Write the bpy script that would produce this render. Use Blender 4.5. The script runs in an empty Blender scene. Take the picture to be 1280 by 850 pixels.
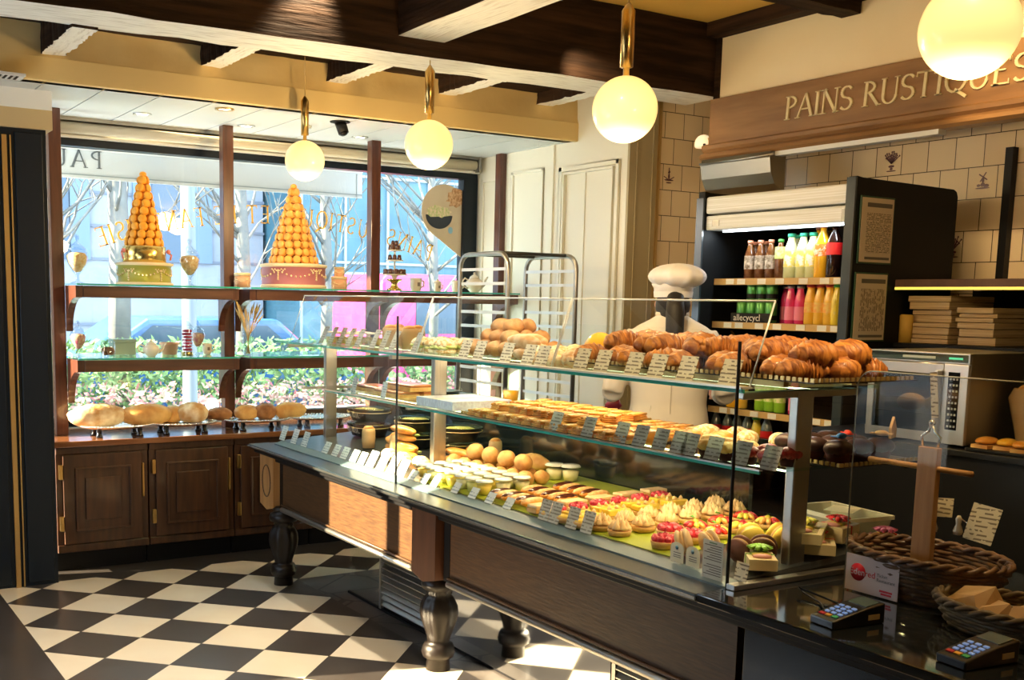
import bpy, bmesh, math, random
from mathutils import Vector, Matrix
random.seed(7)
PI = math.pi
SC = bpy.context.scene
COL = SC.collection
# ---------------------------------------------------------------- camera, world, sun, exposure
RIGHT = Vector((0.854968408, -0.518383460, 0.017538791))
DOWN = Vector((-0.053536534, -0.121830368, -0.991106049))
FWD = Vector((0.515909741, 0.846425395, -0.131913570))
EYE = Vector((0, 0, 1.6))
F, CX, CY = 1368.01, 548.82, 558.40
cam_d = bpy.data.cameras.new('camera'); cam = bpy.data.objects.new('camera', cam_d); COL.objects.link(cam)
cam.matrix_world = Matrix(((RIGHT.x, -DOWN.x, -FWD.x, 0), (RIGHT.y, -DOWN.y, -FWD.y, 0), (RIGHT.z, -DOWN.z, -FWD.z, 1.6), (0, 0, 0, 1)))
cam_d.sensor_width = 36; cam_d.lens = F / 1280 * 36
cam_d.shift_x = (640 - CX) / 1280; cam_d.shift_y = (CY - 425) / 1280
cam_d.clip_start = .05; cam_d.clip_end = 200
SC.camera = cam
w = bpy.data.worlds.new('sky'); SC.world = w; w.use_nodes = True
wn = w.node_tree.nodes; wb = wn['Background']
wb.inputs[0].default_value = (.74, .87, 1, 1); wb.inputs[1].default_value = 6.0
SUNDIR = Vector((.7, -.20, -.30))
sd = bpy.data.lights.new('sun', 'SUN'); sd.energy = 32; sd.angle = .01; sd.color = (1, .80, .50)
so = bpy.data.objects.new('sun', sd); COL.objects.link(so); so.rotation_euler = SUNDIR.to_track_quat('-Z', 'Y').to_euler()
SC.view_settings.view_transform = 'Standard'; SC.view_settings.look = 'None'
SC.view_settings.exposure = 0.5; SC.view_settings.gamma = 1.0; SC.view_settings.use_curve_mapping = False
SC.cycles.transparent_max_bounces = 24; SC.cycles.max_bounces = 8; SC.cycles.sample_clamp_indirect = 6

# ---------------------------------------------------------------- measuring: rays of the fitted camera on real planes
def ray(x, y): return RIGHT * ((x - CX) / F) + DOWN * ((y - CY) / F) + FWD
def PZ(x, y, z): d = ray(x, y); return EYE + d * ((z - 1.6) / d.z)
def PY(x, y, Y): d = ray(x, y); return EYE + d * (Y / d.y)
def PX(x, y, X): d = ray(x, y); return EYE + d * (X / d.x)
# display counter frame: lx across (to the staff side), ly along (to the window)
DA = .0149; DCO, DSI = math.cos(DA), math.sin(DA)
def D(lx, ly, z=0): return Vector((2.367 + DCO * lx + DSI * ly, 2.25 - DSI * lx + DCO * ly, z))
def Linv(P):
    dx, dy = P.x - 2.367, P.y - 2.25
    return (DCO * dx - DSI * dy, DSI * dx + DCO * dy)
def deckz(lx): return .79 + .07 * lx
def DK(px, py):                     # point of the sloping cake deck under a pixel
    z = .80
    for _ in range(8):
        P = PZ(px, py, z); lx, ly = Linv(P); z = deckz(lx)
    return lx, ly, z
def DXP(px, py, lx):                # ray on the vertical plane lx = const
    ly = 1.5
    for _ in range(6):
        P = PX(px, py, D(lx, ly).x); ly = Linv(P)[1]
    return ly, P.z

# ---------------------------------------------------------------- materials
MATS = {}
def nn(nt, t, **kw):
    n = nt.nodes.new(t)
    for k, v in kw.items(): setattr(n, k, v)
    return n
def mat(name, col=(.5, .5, .5), rough=.5, metal=0., col2=None, scale=8., detail=4., bump=0., bscale=None, stretch=(1, 1, 1),
        coat=0., emit=None, es=0., spec=.5, trans=0., lo=.35, hi=.65, sss=0., alpha=1.):
    if name in MATS: return MATS[name]
    m = bpy.data.materials.new(name); m.use_nodes = True; nt = m.node_tree; b = nt.nodes['Principled BSDF']
    b.inputs['Base Color'].default_value = (*col, 1); b.inputs['Roughness'].default_value = rough
    b.inputs['Metallic'].default_value = metal; b.inputs['Specular IOR Level'].default_value = spec
    b.inputs['Coat Weight'].default_value = coat; b.inputs['Coat Roughness'].default_value = .08
    b.inputs['Transmission Weight'].default_value = trans; b.inputs['Alpha'].default_value = alpha
    if sss: b.inputs['Subsurface Weight'].default_value = sss; b.inputs['Subsurface Scale'].default_value = .01
    if emit: b.inputs['Emission Color'].default_value = (*emit, 1); b.inputs['Emission Strength'].default_value = es
    if col2 or bump:
        tc = nn(nt, 'ShaderNodeTexCoord'); mp = nn(nt, 'ShaderNodeMapping'); mp.inputs['Scale'].default_value = stretch
        nt.links.new(tc.outputs['Object'], mp.inputs[0])
        no = nn(nt, 'ShaderNodeTexNoise'); no.inputs['Scale'].default_value = scale; no.inputs['Detail'].default_value = detail
        nt.links.new(mp.outputs[0], no.inputs['Vector'])
        if col2:
            r = nn(nt, 'ShaderNodeValToRGB'); r.color_ramp.elements[0].position = lo; r.color_ramp.elements[1].position = hi
            r.color_ramp.elements[0].color = (*col, 1); r.color_ramp.elements[1].color = (*col2, 1)
            nt.links.new(no.outputs[0], r.inputs[0]); nt.links.new(r.outputs[0], b.inputs['Base Color'])
        if bump:
            n2 = no
            if bscale:
                n2 = nn(nt, 'ShaderNodeTexNoise'); n2.inputs['Scale'].default_value = bscale; n2.inputs['Detail'].default_value = 6
                nt.links.new(mp.outputs[0], n2.inputs['Vector'])
            bu = nn(nt, 'ShaderNodeBump'); bu.inputs['Strength'].default_value = bump; bu.inputs['Distance'].default_value = .01
            nt.links.new(n2.outputs[0], bu.inputs['Height']); nt.links.new(bu.outputs[0], b.inputs['Normal'])
    MATS[name] = m; return m
def glass(name, tint=(.96, .99, .98), refl=1.0, ior=1.5, extra=0.):
    if name in MATS: return MATS[name]
    m = bpy.data.materials.new(name); m.use_nodes = True; nt = m.node_tree; nt.nodes.clear()
    o = nn(nt, 'ShaderNodeOutputMaterial'); mx = nn(nt, 'ShaderNodeMixShader'); t = nn(nt, 'ShaderNodeBsdfTransparent')
    g = nn(nt, 'ShaderNodeBsdfGlossy'); fr = nn(nt, 'ShaderNodeFresnel'); fr.inputs[0].default_value = ior
    ma = nn(nt, 'ShaderNodeMath', operation='MULTIPLY_ADD'); ma.inputs[1].default_value = refl; ma.inputs[2].default_value = extra
    t.inputs[0].default_value = (*tint, 1); g.inputs['Roughness'].default_value = .01; g.inputs[0].default_value = (1, 1, 1, 1)
    L = nt.links.new
    ge = nn(nt, 'ShaderNodeNewGeometry'); inv = nn(nt, 'ShaderNodeMath', operation='SUBTRACT'); inv.inputs[0].default_value = 1; m2 = nn(nt, 'ShaderNodeMath', operation='MULTIPLY')
    L(ge.outputs['Backfacing'], inv.inputs[1]); L(fr.outputs[0], ma.inputs[0]); L(ma.outputs[0], m2.inputs[0]); L(inv.outputs[0], m2.inputs[1]); L(m2.outputs[0], mx.inputs[0]); L(t.outputs[0], mx.inputs[1]); L(g.outputs[0], mx.inputs[2]); L(mx.outputs[0], o.inputs[0])
    MATS[name] = m; return m
def lined(name, base, ink, n=60., axis='Z', rough=.6, thick=.35):   # printed lines on paper
    if name in MATS: return MATS[name]
    m = bpy.data.materials.new(name); m.use_nodes = True; nt = m.node_tree; b = nt.nodes['Principled BSDF']
    b.inputs['Roughness'].default_value = rough
    tc = nn(nt, 'ShaderNodeTexCoord'); wv = nn(nt, 'ShaderNodeTexWave'); wv.bands_direction = axis; wv.inputs['Scale'].default_value = n
    no = nn(nt, 'ShaderNodeTexNoise'); no.inputs['Scale'].default_value = n * 2.2; no.inputs['Detail'].default_value = 1
    r = nn(nt, 'ShaderNodeValToRGB'); r.color_ramp.interpolation = 'CONSTANT'; r.color_ramp.elements[1].position = thick
    r.color_ramp.elements[0].color = (1, 1, 1, 1); r.color_ramp.elements[1].color = (0, 0, 0, 1)
    r2 = nn(nt, 'ShaderNodeValToRGB'); r2.color_ramp.interpolation = 'CONSTANT'; r2.color_ramp.elements[1].position = .47
    mu = nn(nt, 'ShaderNodeMath', operation='MULTIPLY'); mx = nn(nt, 'ShaderNodeMix', data_type='RGBA')
    L = nt.links.new
    L(tc.outputs['Object'], wv.inputs[0]); L(tc.outputs['Object'], no.inputs['Vector']); L(wv.outputs['Fac'], r.inputs[0]); L(no.outputs[0], r2.inputs[0])
    L(r.outputs[0], mu.inputs[0]); L(r2.outputs[0], mu.inputs[1]); L(mu.outputs[0], mx.inputs[0])
    mx.inputs[6].default_value = (*base, 1); mx.inputs[7].default_value = (*ink, 1); L(mx.outputs[2], b.inputs['Base Color'])
    MATS[name] = m; return m

# ---------------------------------------------------------------- mesh builder
class MB:
    def __init__(s): s.b = bmesh.new()
    def vf(s, vs, fs, smooth=False):
        V = [s.b.verts.new(v) for v in vs]
        for f in fs:
            try: s.b.faces.new([V[i] for i in f]).smooth = smooth
            except ValueError: pass
        return s
    def box(s, x0, x1, y0, y1, z0, z1):
        return s.vf([(x0, y0, z0), (x1, y0, z0), (x1, y1, z0), (x0, y1, z0), (x0, y0, z1), (x1, y0, z1), (x1, y1, z1), (x0, y1, z1)],
                    [(0, 3, 2, 1), (4, 5, 6, 7), (0, 1, 5, 4), (1, 2, 6, 5), (2, 3, 7, 6), (3, 0, 4, 7)])
    def cbox(s, c, d, R=None):
        vs = [Vector((sx * d[0] / 2, sy * d[1] / 2, sz * d[2] / 2)) for sz in (-1, 1) for sx, sy in ((-1, -1), (1, -1), (1, 1), (-1, 1))]
        vs = [Vector(c) + (R @ v if R else v) for v in vs]
        return s.vf(vs, [(0, 3, 2, 1), (4, 5, 6, 7), (0, 1, 5, 4), (1, 2, 6, 5), (2, 3, 7, 6), (3, 0, 4, 7)])
    def prism(s, pts, lo, hi, axis='z'):
        f = {'z': lambda a, b, t: (a, b, t), 'y': lambda a, b, t: (a, t, b), 'x': lambda a, b, t: (t, a, b)}[axis]
        n = len(pts)
        return s.vf([f(a, b, lo) for a, b in pts] + [f(a, b, hi) for a, b in pts],
                    [tuple(range(n))[::-1], tuple(range(n, 2 * n))] + [(i, (i + 1) % n, n + (i + 1) % n, n + i) for i in range(n)])
    def lathe(s, prof, c=(0, 0, 0), n=20, flute=None, sx=1, sy=1, cap=True):
        vs = []; m = len(prof)
        for k, (r, z) in enumerate(prof):
            for i in range(n):
                a = 2 * PI * i / n; rr = r * (flute(a, k / max(1, m - 1)) if flute else 1)
                vs.append((c[0] + rr * math.cos(a) * sx, c[1] + rr * math.sin(a) * sy, c[2] + z))
        fs = [(k * n + i, k * n + (i + 1) % n, (k + 1) * n + (i + 1) % n, (k + 1) * n + i) for k in range(m - 1) for i in range(n)]
        if cap: fs += [tuple(range(n))[::-1], tuple((m - 1) * n + i for i in range(n))]
        return s.vf(vs, fs, True)
    def tube(s, pts, r, n=8, cap=True, flat=1., closed=False):
        pts = [Vector(p) for p in pts]; m = len(pts); rs = r if isinstance(r, (list, tuple)) else [r] * m
        vs = []; up = Vector((0, 0, 1)); pv = None
        for k, p in enumerate(pts):
            if closed: t = pts[(k + 1) % m] - pts[k - 1]
            else: t = pts[min(k + 1, m - 1)] - pts[max(k - 1, 0)]
            t.normalize() if t.length else None
            if pv is None:
                a = t.cross(up)
                if a.length < .05: a = t.cross(Vector((1, 0, 0)))
            else:
                a = pv - t * pv.dot(t)
            a.normalize(); pv = a.copy(); b = t.cross(a)
            for i in range(n):
                th = 2 * PI * i / n; vs.append(p + (a * math.cos(th) + b * math.sin(th) * flat) * rs[k])
        mm = m if closed else m - 1
        fs = [(k * n + i, k * n + (i + 1) % n, ((k + 1) % m) * n + (i + 1) % n, ((k + 1) % m) * n + i) for k in range(mm) for i in range(n)]
        if cap and not closed: fs += [tuple(range(n))[::-1], tuple((m - 1) * n + i for i in range(n))]
        return s.vf(vs, fs, True)
    def ell(s, c, r, nu=14, nv=8, fn=None, R=None, flat=0.):
        c = Vector(c); vs = []
        for k in range(nv + 1):
            ph = PI * k / nv - PI / 2
            for i in range(nu):
                th = 2 * PI * i / nu; q = 1 + (fn(th, ph) if fn else 0)
                v = Vector((r[0] * math.cos(ph) * math.cos(th) * q, r[1] * math.cos(ph) * math.sin(th) * q, r[2] * math.sin(ph) * q))
                if flat: v.z = max(v.z, -r[2] * flat)
                vs.append(c + (R @ v if R else v))
        return s.vf(vs, [(k * nu + i, k * nu + (i + 1) % nu, (k + 1) * nu + (i + 1) % nu, (k + 1) * nu + i) for k in range(nv) for i in range(nu)], True)
    def build(s, name, m, parent=None, loc=None, rz=0, bevel=0, kind=None, weld=True, rot=None, recalc=True):
        if weld: bmesh.ops.remove_doubles(s.b, verts=s.b.verts, dist=1e-5)
        if recalc: bmesh.ops.recalc_face_normals(s.b, faces=s.b.faces)
        me = bpy.data.meshes.new(name); s.b.to_mesh(me); s.b.free()
        me.materials.append(m)
        o = bpy.data.objects.new(name, me); COL.objects.link(o)
        if loc is not None: o.location = loc
        if rot: o.rotation_euler = rot
        elif rz: o.rotation_euler = (0, 0, rz)
        if parent: o.parent = parent
        if bevel:
            b = o.modifiers.new('bevel', 'BEVEL'); b.width = bevel; b.segments = 2; b.limit_method = 'ANGLE'; b.angle_limit = .7
        if kind: o['kind'] = kind
        return o
def rbox(cx, cy, z0, sx, sy, sz): return MB().box(cx - sx / 2, cx + sx / 2, cy - sy / 2, cy + sy / 2, z0, z0 + sz)
def tag(o, label, cat, group=None, kind=None):
    o['label'] = label; o['category'] = cat
    if group: o['group'] = group
    if kind: o['kind'] = kind
    return o
def thing(name, label, cat, loc=(0, 0, 0), rz=0, group=None):
    o = bpy.data.objects.new(name, None); COL.objects.link(o); o.empty_display_size = .05
    o.location = loc; o.rotation_euler = (0, 0, rz); return tag(o, label, cat, group)
def dup(root, loc, rz=None, label=None, group=None, scale=None):
    r = root.copy(); COL.objects.link(r); r.location = loc
    if rz is not None: r.rotation_euler = (root.rotation_euler[0], root.rotation_euler[1], rz)
    if scale: r.scale = (scale,) * 3 if isinstance(scale, (int, float)) else scale
    if label: r['label'] = label
    if group: r['group'] = group
    for ch in list(root.children):
        c = ch.copy(); COL.objects.link(c); c.parent = r
        for g in list(ch.children):
            d = g.copy(); COL.objects.link(d); d.parent = c
    return r
PROTO = {}
def put(kind, maker, loc, rz, label, cat, group=None, scale=None):   # first of a kind is built, the others are copied with their parts
    if kind not in PROTO:
        o = maker(); PROTO[kind] = o; o.location = loc; o.rotation_euler = (0, 0, rz); tag(o, label, cat, group)
        if scale: o.scale = (scale,) * 3 if isinstance(scale, (int, float)) else scale
        return o
    o = dup(PROTO[kind], loc, rz, label, group, scale if scale else 1.0); o['category'] = cat
    if not group and 'group' in o: del o['group']
    return o
def struct(o, k='structure'): o['kind'] = k; return o

# ---------------------------------------------------------------- serif capitals
GL = {
 'P': [('s', .2), ('a', .2, .74, .42, .24, -90, 90, .09)], 'A': [('l', .05, 0, .42, 1, .07), ('l', .42, 1, .82, 0, .13), ('l', .2, .36, .66, .36, .05), ('f', .05, 0), ('f', .82, 0)],
 'I': [('s', .2)], 'N': [('s', .14, .07), ('l', .14, 1, .8, 0, .13), ('s', .8, .07)], 'S': [('a', .36, .74, .25, .22, 30, 270, .1), ('a', .36, .27, .27, .23, -150, 90, .1)],
 'R': [('s', .2), ('a', .2, .75, .38, .22, -90, 90, .09), ('l', .38, .52, .82, 0, .12), ('f', .84, 0)], 'U': [('h', .16, .3, 1, .13), ('a', .46, .3, .3, .3, 180, 360, .09), ('h', .76, .3, 1, .07)],
 'T': [('h', .42, 0, 1, .13), ('l', .02, .97, .82, .97, .07), ('l', .04, .98, .04, .82, .05), ('l', .8, .98, .8, .82, .05), ('f', .42, 0)],
 'Q': [('a', .5, .5, .42, .5, 0, 360, .1), ('l', .48, .1, .98, -.22, .11)], 'E': [('s', .2), ('l', .2, .97, .68, .97, .05), ('l', .2, .52, .56, .52, .05), ('l', .2, .03, .72, .03, .06), ('l', .68, .98, .68, .82, .05), ('l', .72, .0, .72, .18, .05)],
 'L': [('s', .2), ('l', .2, .03, .7, .03, .06), ('l', .7, 0, .7, .2, .05)], 'D': [('s', .2), ('a', .2, .5, .55, .48, -90, 90, .1)], 'F': [('s', .2), ('l', .2, .97, .66, .97, .05), ('l', .2, .52, .54, .52, .05), ('l', .66, .98, .66, .82, .05)]}
GW = {'P': .75, 'A': .9, 'I': .42, 'N': .98, 'S': .72, 'R': .9, 'U': .95, 'T': .88, 'Q': 1.02, 'E': .84, 'L': .8, 'D': .86, 'F': .76, ' ': .45}
def glyph(mb, ch, x0, hgt, fn, th):        # fn(u, v, w) -> 3D point; u along the line, v up, w out of the board
    def seg(x0_, y0_, x1_, y1_, wd):
        d = Vector((x1_ - x0_, y1_ - y0_)); d.normalize(); p = Vector((-d.y, d.x)) * wd / 2
        q = [(x0_ - p.x, y0_ - p.y), (x1_ - p.x, y1_ - p.y), (x1_ + p.x, y1_ + p.y), (x0_ + p.x, y0_ + p.y)]
        mb.vf([fn(x0 + a * hgt, b * hgt, 0) for a, b in q] + [fn(x0 + a * hgt, b * hgt, th) for a, b in q],
              [(0, 3, 2, 1), (4, 5, 6, 7), (0, 1, 5, 4), (1, 2, 6, 5), (2, 3, 7, 6), (3, 0, 4, 7)])
    for g in GL.get(ch, []):
        if g[0] == 'l': seg(*g[1:])
        elif g[0] == 'h': seg(g[1], g[2], g[1], g[3], g[4]); seg(g[1] - .13, .98, g[1] + .13, .98, .04)
        elif g[0] == 'f': seg(g[1] - .13, .02, g[1] + .13, .02, .04)
        elif g[0] == 's':
            wd = g[2] if len(g) > 2 else .13
            seg(g[1], 0, g[1], 1, wd); seg(g[1] - .15, .02, g[1] + .15, .02, .04); seg(g[1] - .15, .98, g[1] + .15, .98, .04)
        else:
            _, cx, cy, rx, ry, a0, a1, wd = g; k = 14
            P = [(cx + rx * math.cos(math.radians(a0 + (a1 - a0) * i / k)), cy + ry * math.sin(math.radians(a0 + (a1 - a0) * i / k))) for i in range(k + 1)]
            for i in range(k):
                mid = (P[i][0] + P[i + 1][0]) / 2 - cx; t = .55 + .75 * abs(mid) / rx
                seg(*P[i], *P[i + 1], wd * t)
def line_of(mb, text, hgt, fn, th, sp=1.0):
    x = 0
    for ch in text: glyph(mb, ch, x, hgt, fn, th); x += GW.get(ch, .8) * hgt * sp
    return x
def text_width(text, hgt, sp=1.0): return sum(GW.get(c, .8) for c in text) * hgt * sp
def sans(text, size, m, name, parent=None, loc=(0, 0, 0), rot=(PI / 2, 0, 0), ext=.0006, label=None):
    cu = bpy.data.curves.new(name, 'FONT'); cu.body = text; cu.size = size; cu.extrude = ext; cu.resolution_u = 2
    tmp = bpy.data.objects.new('t', cu); COL.objects.link(tmp)
    dg = bpy.context.evaluated_depsgraph_get(); dg.update()
    me = bpy.data.meshes.new_from_object(tmp.evaluated_get(dg)); bpy.data.objects.remove(tmp)
    me.materials.clear(); me.materials.append(m); me.name = name
    o = bpy.data.objects.new(name, me); COL.objects.link(o); o.location = loc; o.rotation_euler = rot
    if parent: o.parent = parent
    return o
# ================================================================ materials of the room
navy = mat('navy_paint', (.003, .009, .018), .4, spec=.3)
brass = mat('brass', (.62, .4, .14), .28, 1.)
brassdull = mat('dull_brass', (.55, .38, .16), .4, 1.)
steel = mat('steel', (.62, .63, .62), .28, 1.)
steelb = mat('brushed_steel', (.5, .49, .46), .38, 1., bump=.04, scale=120, stretch=(1, 1, .05))
mirror = mat('polished_steel', (.8, .84, .88), .06, 1.)
black = mat('black_plastic', (.005, .005, .006), .5, spec=.25)
blackgloss = mat('black_gloss', (.006, .008, .012), .08, coat=.6)
white = mat('white_paint', (.78, .79, .76), .5)
planks = mat('white_planks', (.60, .64, .65), .45)
creamw = mat('cream_panel', (.78, .76, .64), .38, coat=.25)
beigew = mat('beige_panel', (.4, .33, .19), .45)
mahog = mat('mahogany', (.060, .017, .009), .35, col2=(.115, .036, .018), scale=6, stretch=(6, 6, .6), coat=.3)
mahog_h = mat('mahogany_rail', (.07, .024, .012), .38, col2=(.11, .04, .02), scale=6, stretch=(.6, 6, 6), coat=.2)
walnut = mat('walnut', (.038, .013, .005), .42, col2=(.075, .027, .009), scale=5, stretch=(7, 7, .7), coat=.25)
oak = mat('oak_board', (.40, .18, .055), .45, col2=(.62, .30, .10), scale=5, stretch=(5, .5, 5), lo=.3, hi=.75, bump=.1)
oakapron = mat('apron_wood', (.055, .025, .010), .45, col2=(.095, .044, .015), scale=30, stretch=(4, .4, 4), bump=.12, coat=.15)
darkpost = mat('dark_post_wood', (.07, .028, .014), .42, col2=(.1, .04, .02), scale=9, stretch=(5, 5, .5), coat=.2)
turned = mat('turned_wood', (.007, .004, .003), .42, spec=.4)
beamd = mat('old_beam', (.018, .010, .006), .8, spec=.12, col2=(.05, .026, .014), scale=5, stretch=(.35, 5, 5), bump=.5, bscale=14, lo=.4, hi=.7)
beamy = mat('old_joist', (.022, .012, .007), .8, spec=.12, col2=(.06, .03, .015), scale=5, stretch=(5, .35, 5), bump=.4, bscale=14, lo=.4, hi=.7)
lime = mat('pale_wood', (.8, .8, .76), .6, col2=(.42, .4, .36), scale=14, stretch=(.5, 5, 5), lo=.5, hi=.78, bump=.5)  # paler wood tone for the beam underside
palewood_y = mat('pale_wood_long', (.82, .81, .76), .6, col2=(.5, .46, .4), scale=14, stretch=(5, .4, 5), lo=.52, hi=.8, bump=.5)
ochre = mat('ochre_plaster', (.72, .50, .20), .75, col2=(.78, .57, .25), scale=3, bump=.45, bscale=7)
ochres = mat('ochre_smooth', (.76, .55, .23), .6)
creamp = mat('cream_plaster', (.86, .70, .42), .7, col2=(.90, .75, .48), scale=2)
shelfglass = glass('shelf_glass', (.80, .95, .91), .9, 1.5)
clearglass = glass('clear_glass', (.985, .995, .99), .8, 1.45)
winglass = glass('window_glass', (.97, .99, 1), 1.0, 1.5)
jarglass = glass('jar_glass', (.80, .85, .89), .9, 1.5, .07)
plexi = glass('plexi', (.95, .96, .94), .12, 1.4, .004)
edge = mat('glass_edge', (.05, .42, .36), .15, emit=None, coat=.5)
gold = mat('gold_leaf', (.9, .62, .12), .5)
nt_ = gold.node_tree; tl_ = nt_.nodes.new('ShaderNodeBsdfTranslucent'); tl_.inputs[0].default_value = (.9, .62, .15, 1); ad_ = nt_.nodes.new('ShaderNodeMixShader'); ad_.inputs[0].default_value = .45
nt_.links.new(nt_.nodes['Principled BSDF'].outputs[0], ad_.inputs[1]); nt_.links.new(tl_.outputs[0], ad_.inputs[2]); nt_.links.new(ad_.outputs[0], nt_.nodes['Material Output'].inputs[0])

# floor: 45 degree chequer with dark border and slate pavers beside the counter
fm = bpy.data.materials.new('chequer_floor'); fm.use_nodes = True; nt = fm.node_tree; L = nt.links.new; fb = nt.nodes['Principled BSDF']
tc = nn(nt, 'ShaderNodeTexCoord'); sep = nn(nt, 'ShaderNodeSeparateXYZ'); L(tc.outputs['Object'], sep.inputs[0])
def mth(op, a, b=None, c=None):
    n = nn(nt, 'ShaderNodeMath', operation=op)
    for i, v in enumerate((a, b, c)):
        if v is None: continue
        if isinstance(v, (int, float)): n.inputs[i].default_value = v
        else: L(v, n.inputs[i])
    return n.outputs[0]
X_, Y_ = sep.outputs[0], sep.outputs[1]
T = .3135; K = .70711 / T
u = mth('MULTIPLY', mth('SUBTRACT', mth('SUBTRACT', X_, 1.4125), mth('SUBTRACT', Y_, 5.884)), K)
v = mth('MULTIPLY', mth('ADD', mth('SUBTRACT', X_, 1.4125), mth('SUBTRACT', Y_, 5.884)), -K)
fu, fv = mth('FLOOR', u), mth('FLOOR', v)
par = mth('MODULO', mth('ADD', mth('ADD', fu, fv), 400), 2)
par = mth('LESS_THAN', par, .5)                                         # 1 = cream
inside = mth('MULTIPLY', mth('LESS_THAN', Y_, 6.225), mth('GREATER_THAN', X_, .975))
slate = mth('MULTIPLY', mth('GREATER_THAN', X_, 2.51), mth('LESS_THAN', Y_, 5.66))
inside = mth('MULTIPLY', inside, mth('SUBTRACT', 1, slate))
cream_f = mth('MULTIPLY', par, inside)
fru, frv = mth('FRACT', u), mth('FRACT', v)
def lineat(f, wd): return mth('LESS_THAN', mth('ABSOLUTE', mth('SUBTRACT', f, .5)), .5 - wd)
nojoint = mth('MULTIPLY', lineat(fru, .007), lineat(frv, .007))
n1 = nn(nt, 'ShaderNodeTexNoise'); n1.inputs['Scale'].default_value = 5; n1.inputs['Detail'].default_value = 3; L(tc.outputs['Object'], n1.inputs['Vector'])
vo = nn(nt, 'ShaderNodeTexVoronoi', feature='DISTANCE_TO_EDGE'); vo.inputs['Scale'].default_value = 3.0; L(tc.outputs['Object'], vo.inputs['Vector'])
pav = mth('GREATER_THAN', vo.outputs['Distance'], .018)
def ramp(c0, c1, a=.35, b=.65):
    r = nn(nt, 'ShaderNodeValToRGB'); r.color_ramp.elements[0].color = (*c0, 1); r.color_ramp.elements[1].color = (*c1, 1)
    r.color_ramp.elements[0].position = a; r.color_ramp.elements[1].position = b; L(n1.outputs[0], r.inputs[0]); return r.outputs[0]
def mixc(f, a, b):
    m = nn(nt, 'ShaderNodeMix', data_type='RGBA'); L(f, m.inputs[0])
    for k, q in ((6, a), (7, b)):
        if isinstance(q, tuple): m.inputs[k].default_value = (*q, 1)
        else: L(q, m.inputs[k])
    return m.outputs[2]
cc = mixc(cream_f, ramp((.040, .034, .031), (.055, .048, .045)), ramp((.86, .74, .55), (.88, .78, .60)))
cc = mixc(nojoint, (.05, .04, .03), cc)
sl = mixc(pav, (.03, .03, .03), ramp((.10, .085, .075), (.16, .14, .125)))
cc = mixc(slate, cc, sl)
L(cc, fb.inputs['Base Color']); fb.inputs['Specular IOR Level'].default_value = .6
rr = nn(nt, 'ShaderNodeMapRange'); fb.inputs['Coat Weight'].default_value = .85; fb.inputs['Coat Roughness'].default_value = .24; fb.inputs['Coat IOR'].default_value = 1.65; rr.inputs[3].default_value = .28; rr.inputs[4].default_value = .42; L(n1.outputs[0], rr.inputs[0]); L(rr.outputs[0], fb.inputs['Roughness'])
struct(MB().box(-.3, 5.4, -3.1, 7.1, -.05, 0).build('floor', fm))

# tiled walls (brick bond of 16 cm glazed tiles)
def tilemat(name, axis, offz):
    m = bpy.data.materials.new(name); m.use_nodes = True; t = m.node_tree; b = t.nodes['Principled BSDF']
    tc = nn(t, 'ShaderNodeTexCoord'); s = nn(t, 'ShaderNodeSeparateXYZ'); c = nn(t, 'ShaderNodeCombineXYZ')
    t.links.new(tc.outputs['Object'], s.inputs[0]); t.links.new(s.outputs[axis], c.inputs[0])
    sb = nn(t, 'ShaderNodeMath', operation='SUBTRACT'); sb.inputs[1].default_value = offz; t.links.new(s.outputs[2], sb.inputs[0]); t.links.new(sb.outputs[0], c.inputs[1])
    br = nn(t, 'ShaderNodeTexBrick'); br.inputs['Scale'].default_value = 1; br.inputs['Brick Width'].default_value = .16; br.inputs['Row Height'].default_value = .16
    br.inputs['Mortar Size'].default_value = .0022; br.inputs['Mortar Smooth'].default_value = 0; br.offset = .5
    br.inputs['Color1'].default_value = (.76, .60, .38, 1); br.inputs['Color2'].default_value = (.82, .67, .45, 1); br.inputs['Mortar'].default_value = (.06, .045, .03, 1)
    t.links.new(c.outputs[0], br.inputs['Vector']); t.links.new(br.outputs['Color'], b.inputs['Base Color'])
    b.inputs['Roughness'].default_value = .22; b.inputs['Coat Weight'].default_value = .3
    bu = nn(t, 'ShaderNodeBump'); bu.invert = True; bu.inputs['Strength'].default_value = .4; bu.inputs['Distance'].default_value = .004
    t.links.new(br.outputs['Fac'], bu.inputs['Height']); t.links.new(bu.outputs[0], b.inputs['Normal'])
    return m
tile_r = tilemat('glazed_tiles_right', 1, 2.005 - .16 * 20 ); tile_b = tilemat('glazed_tiles_back', 0, 2.005 - .16 * 20)
wr = struct(MB().box(5.3, 5.4, -3.1, 5.44, 0, 3.26).build('wall_right', tile_r))
wt = struct(MB().box(4.84, 5.3, 5.34, 5.44, 0, 3.26).build('wall_back', tile_b))
struct(MB().box(4.6, 4.83, 5.34, 5.359, 0, 3.26).box(4.725, 4.9, 5.36, 5.96, 2.67, 3.26).build('trim_1', beigew))
struct(MB().box(4.826, 4.842, 5.325, 5.345, 0, 2.95).build('trim_2', brassdull))
struct(MB().box(4.655, 4.665, 5.334, 5.342, 0, 2.95).box(4.785, 4.792, 5.334, 5.342, 0, 2.95).build('trim_3', beigew))
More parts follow.
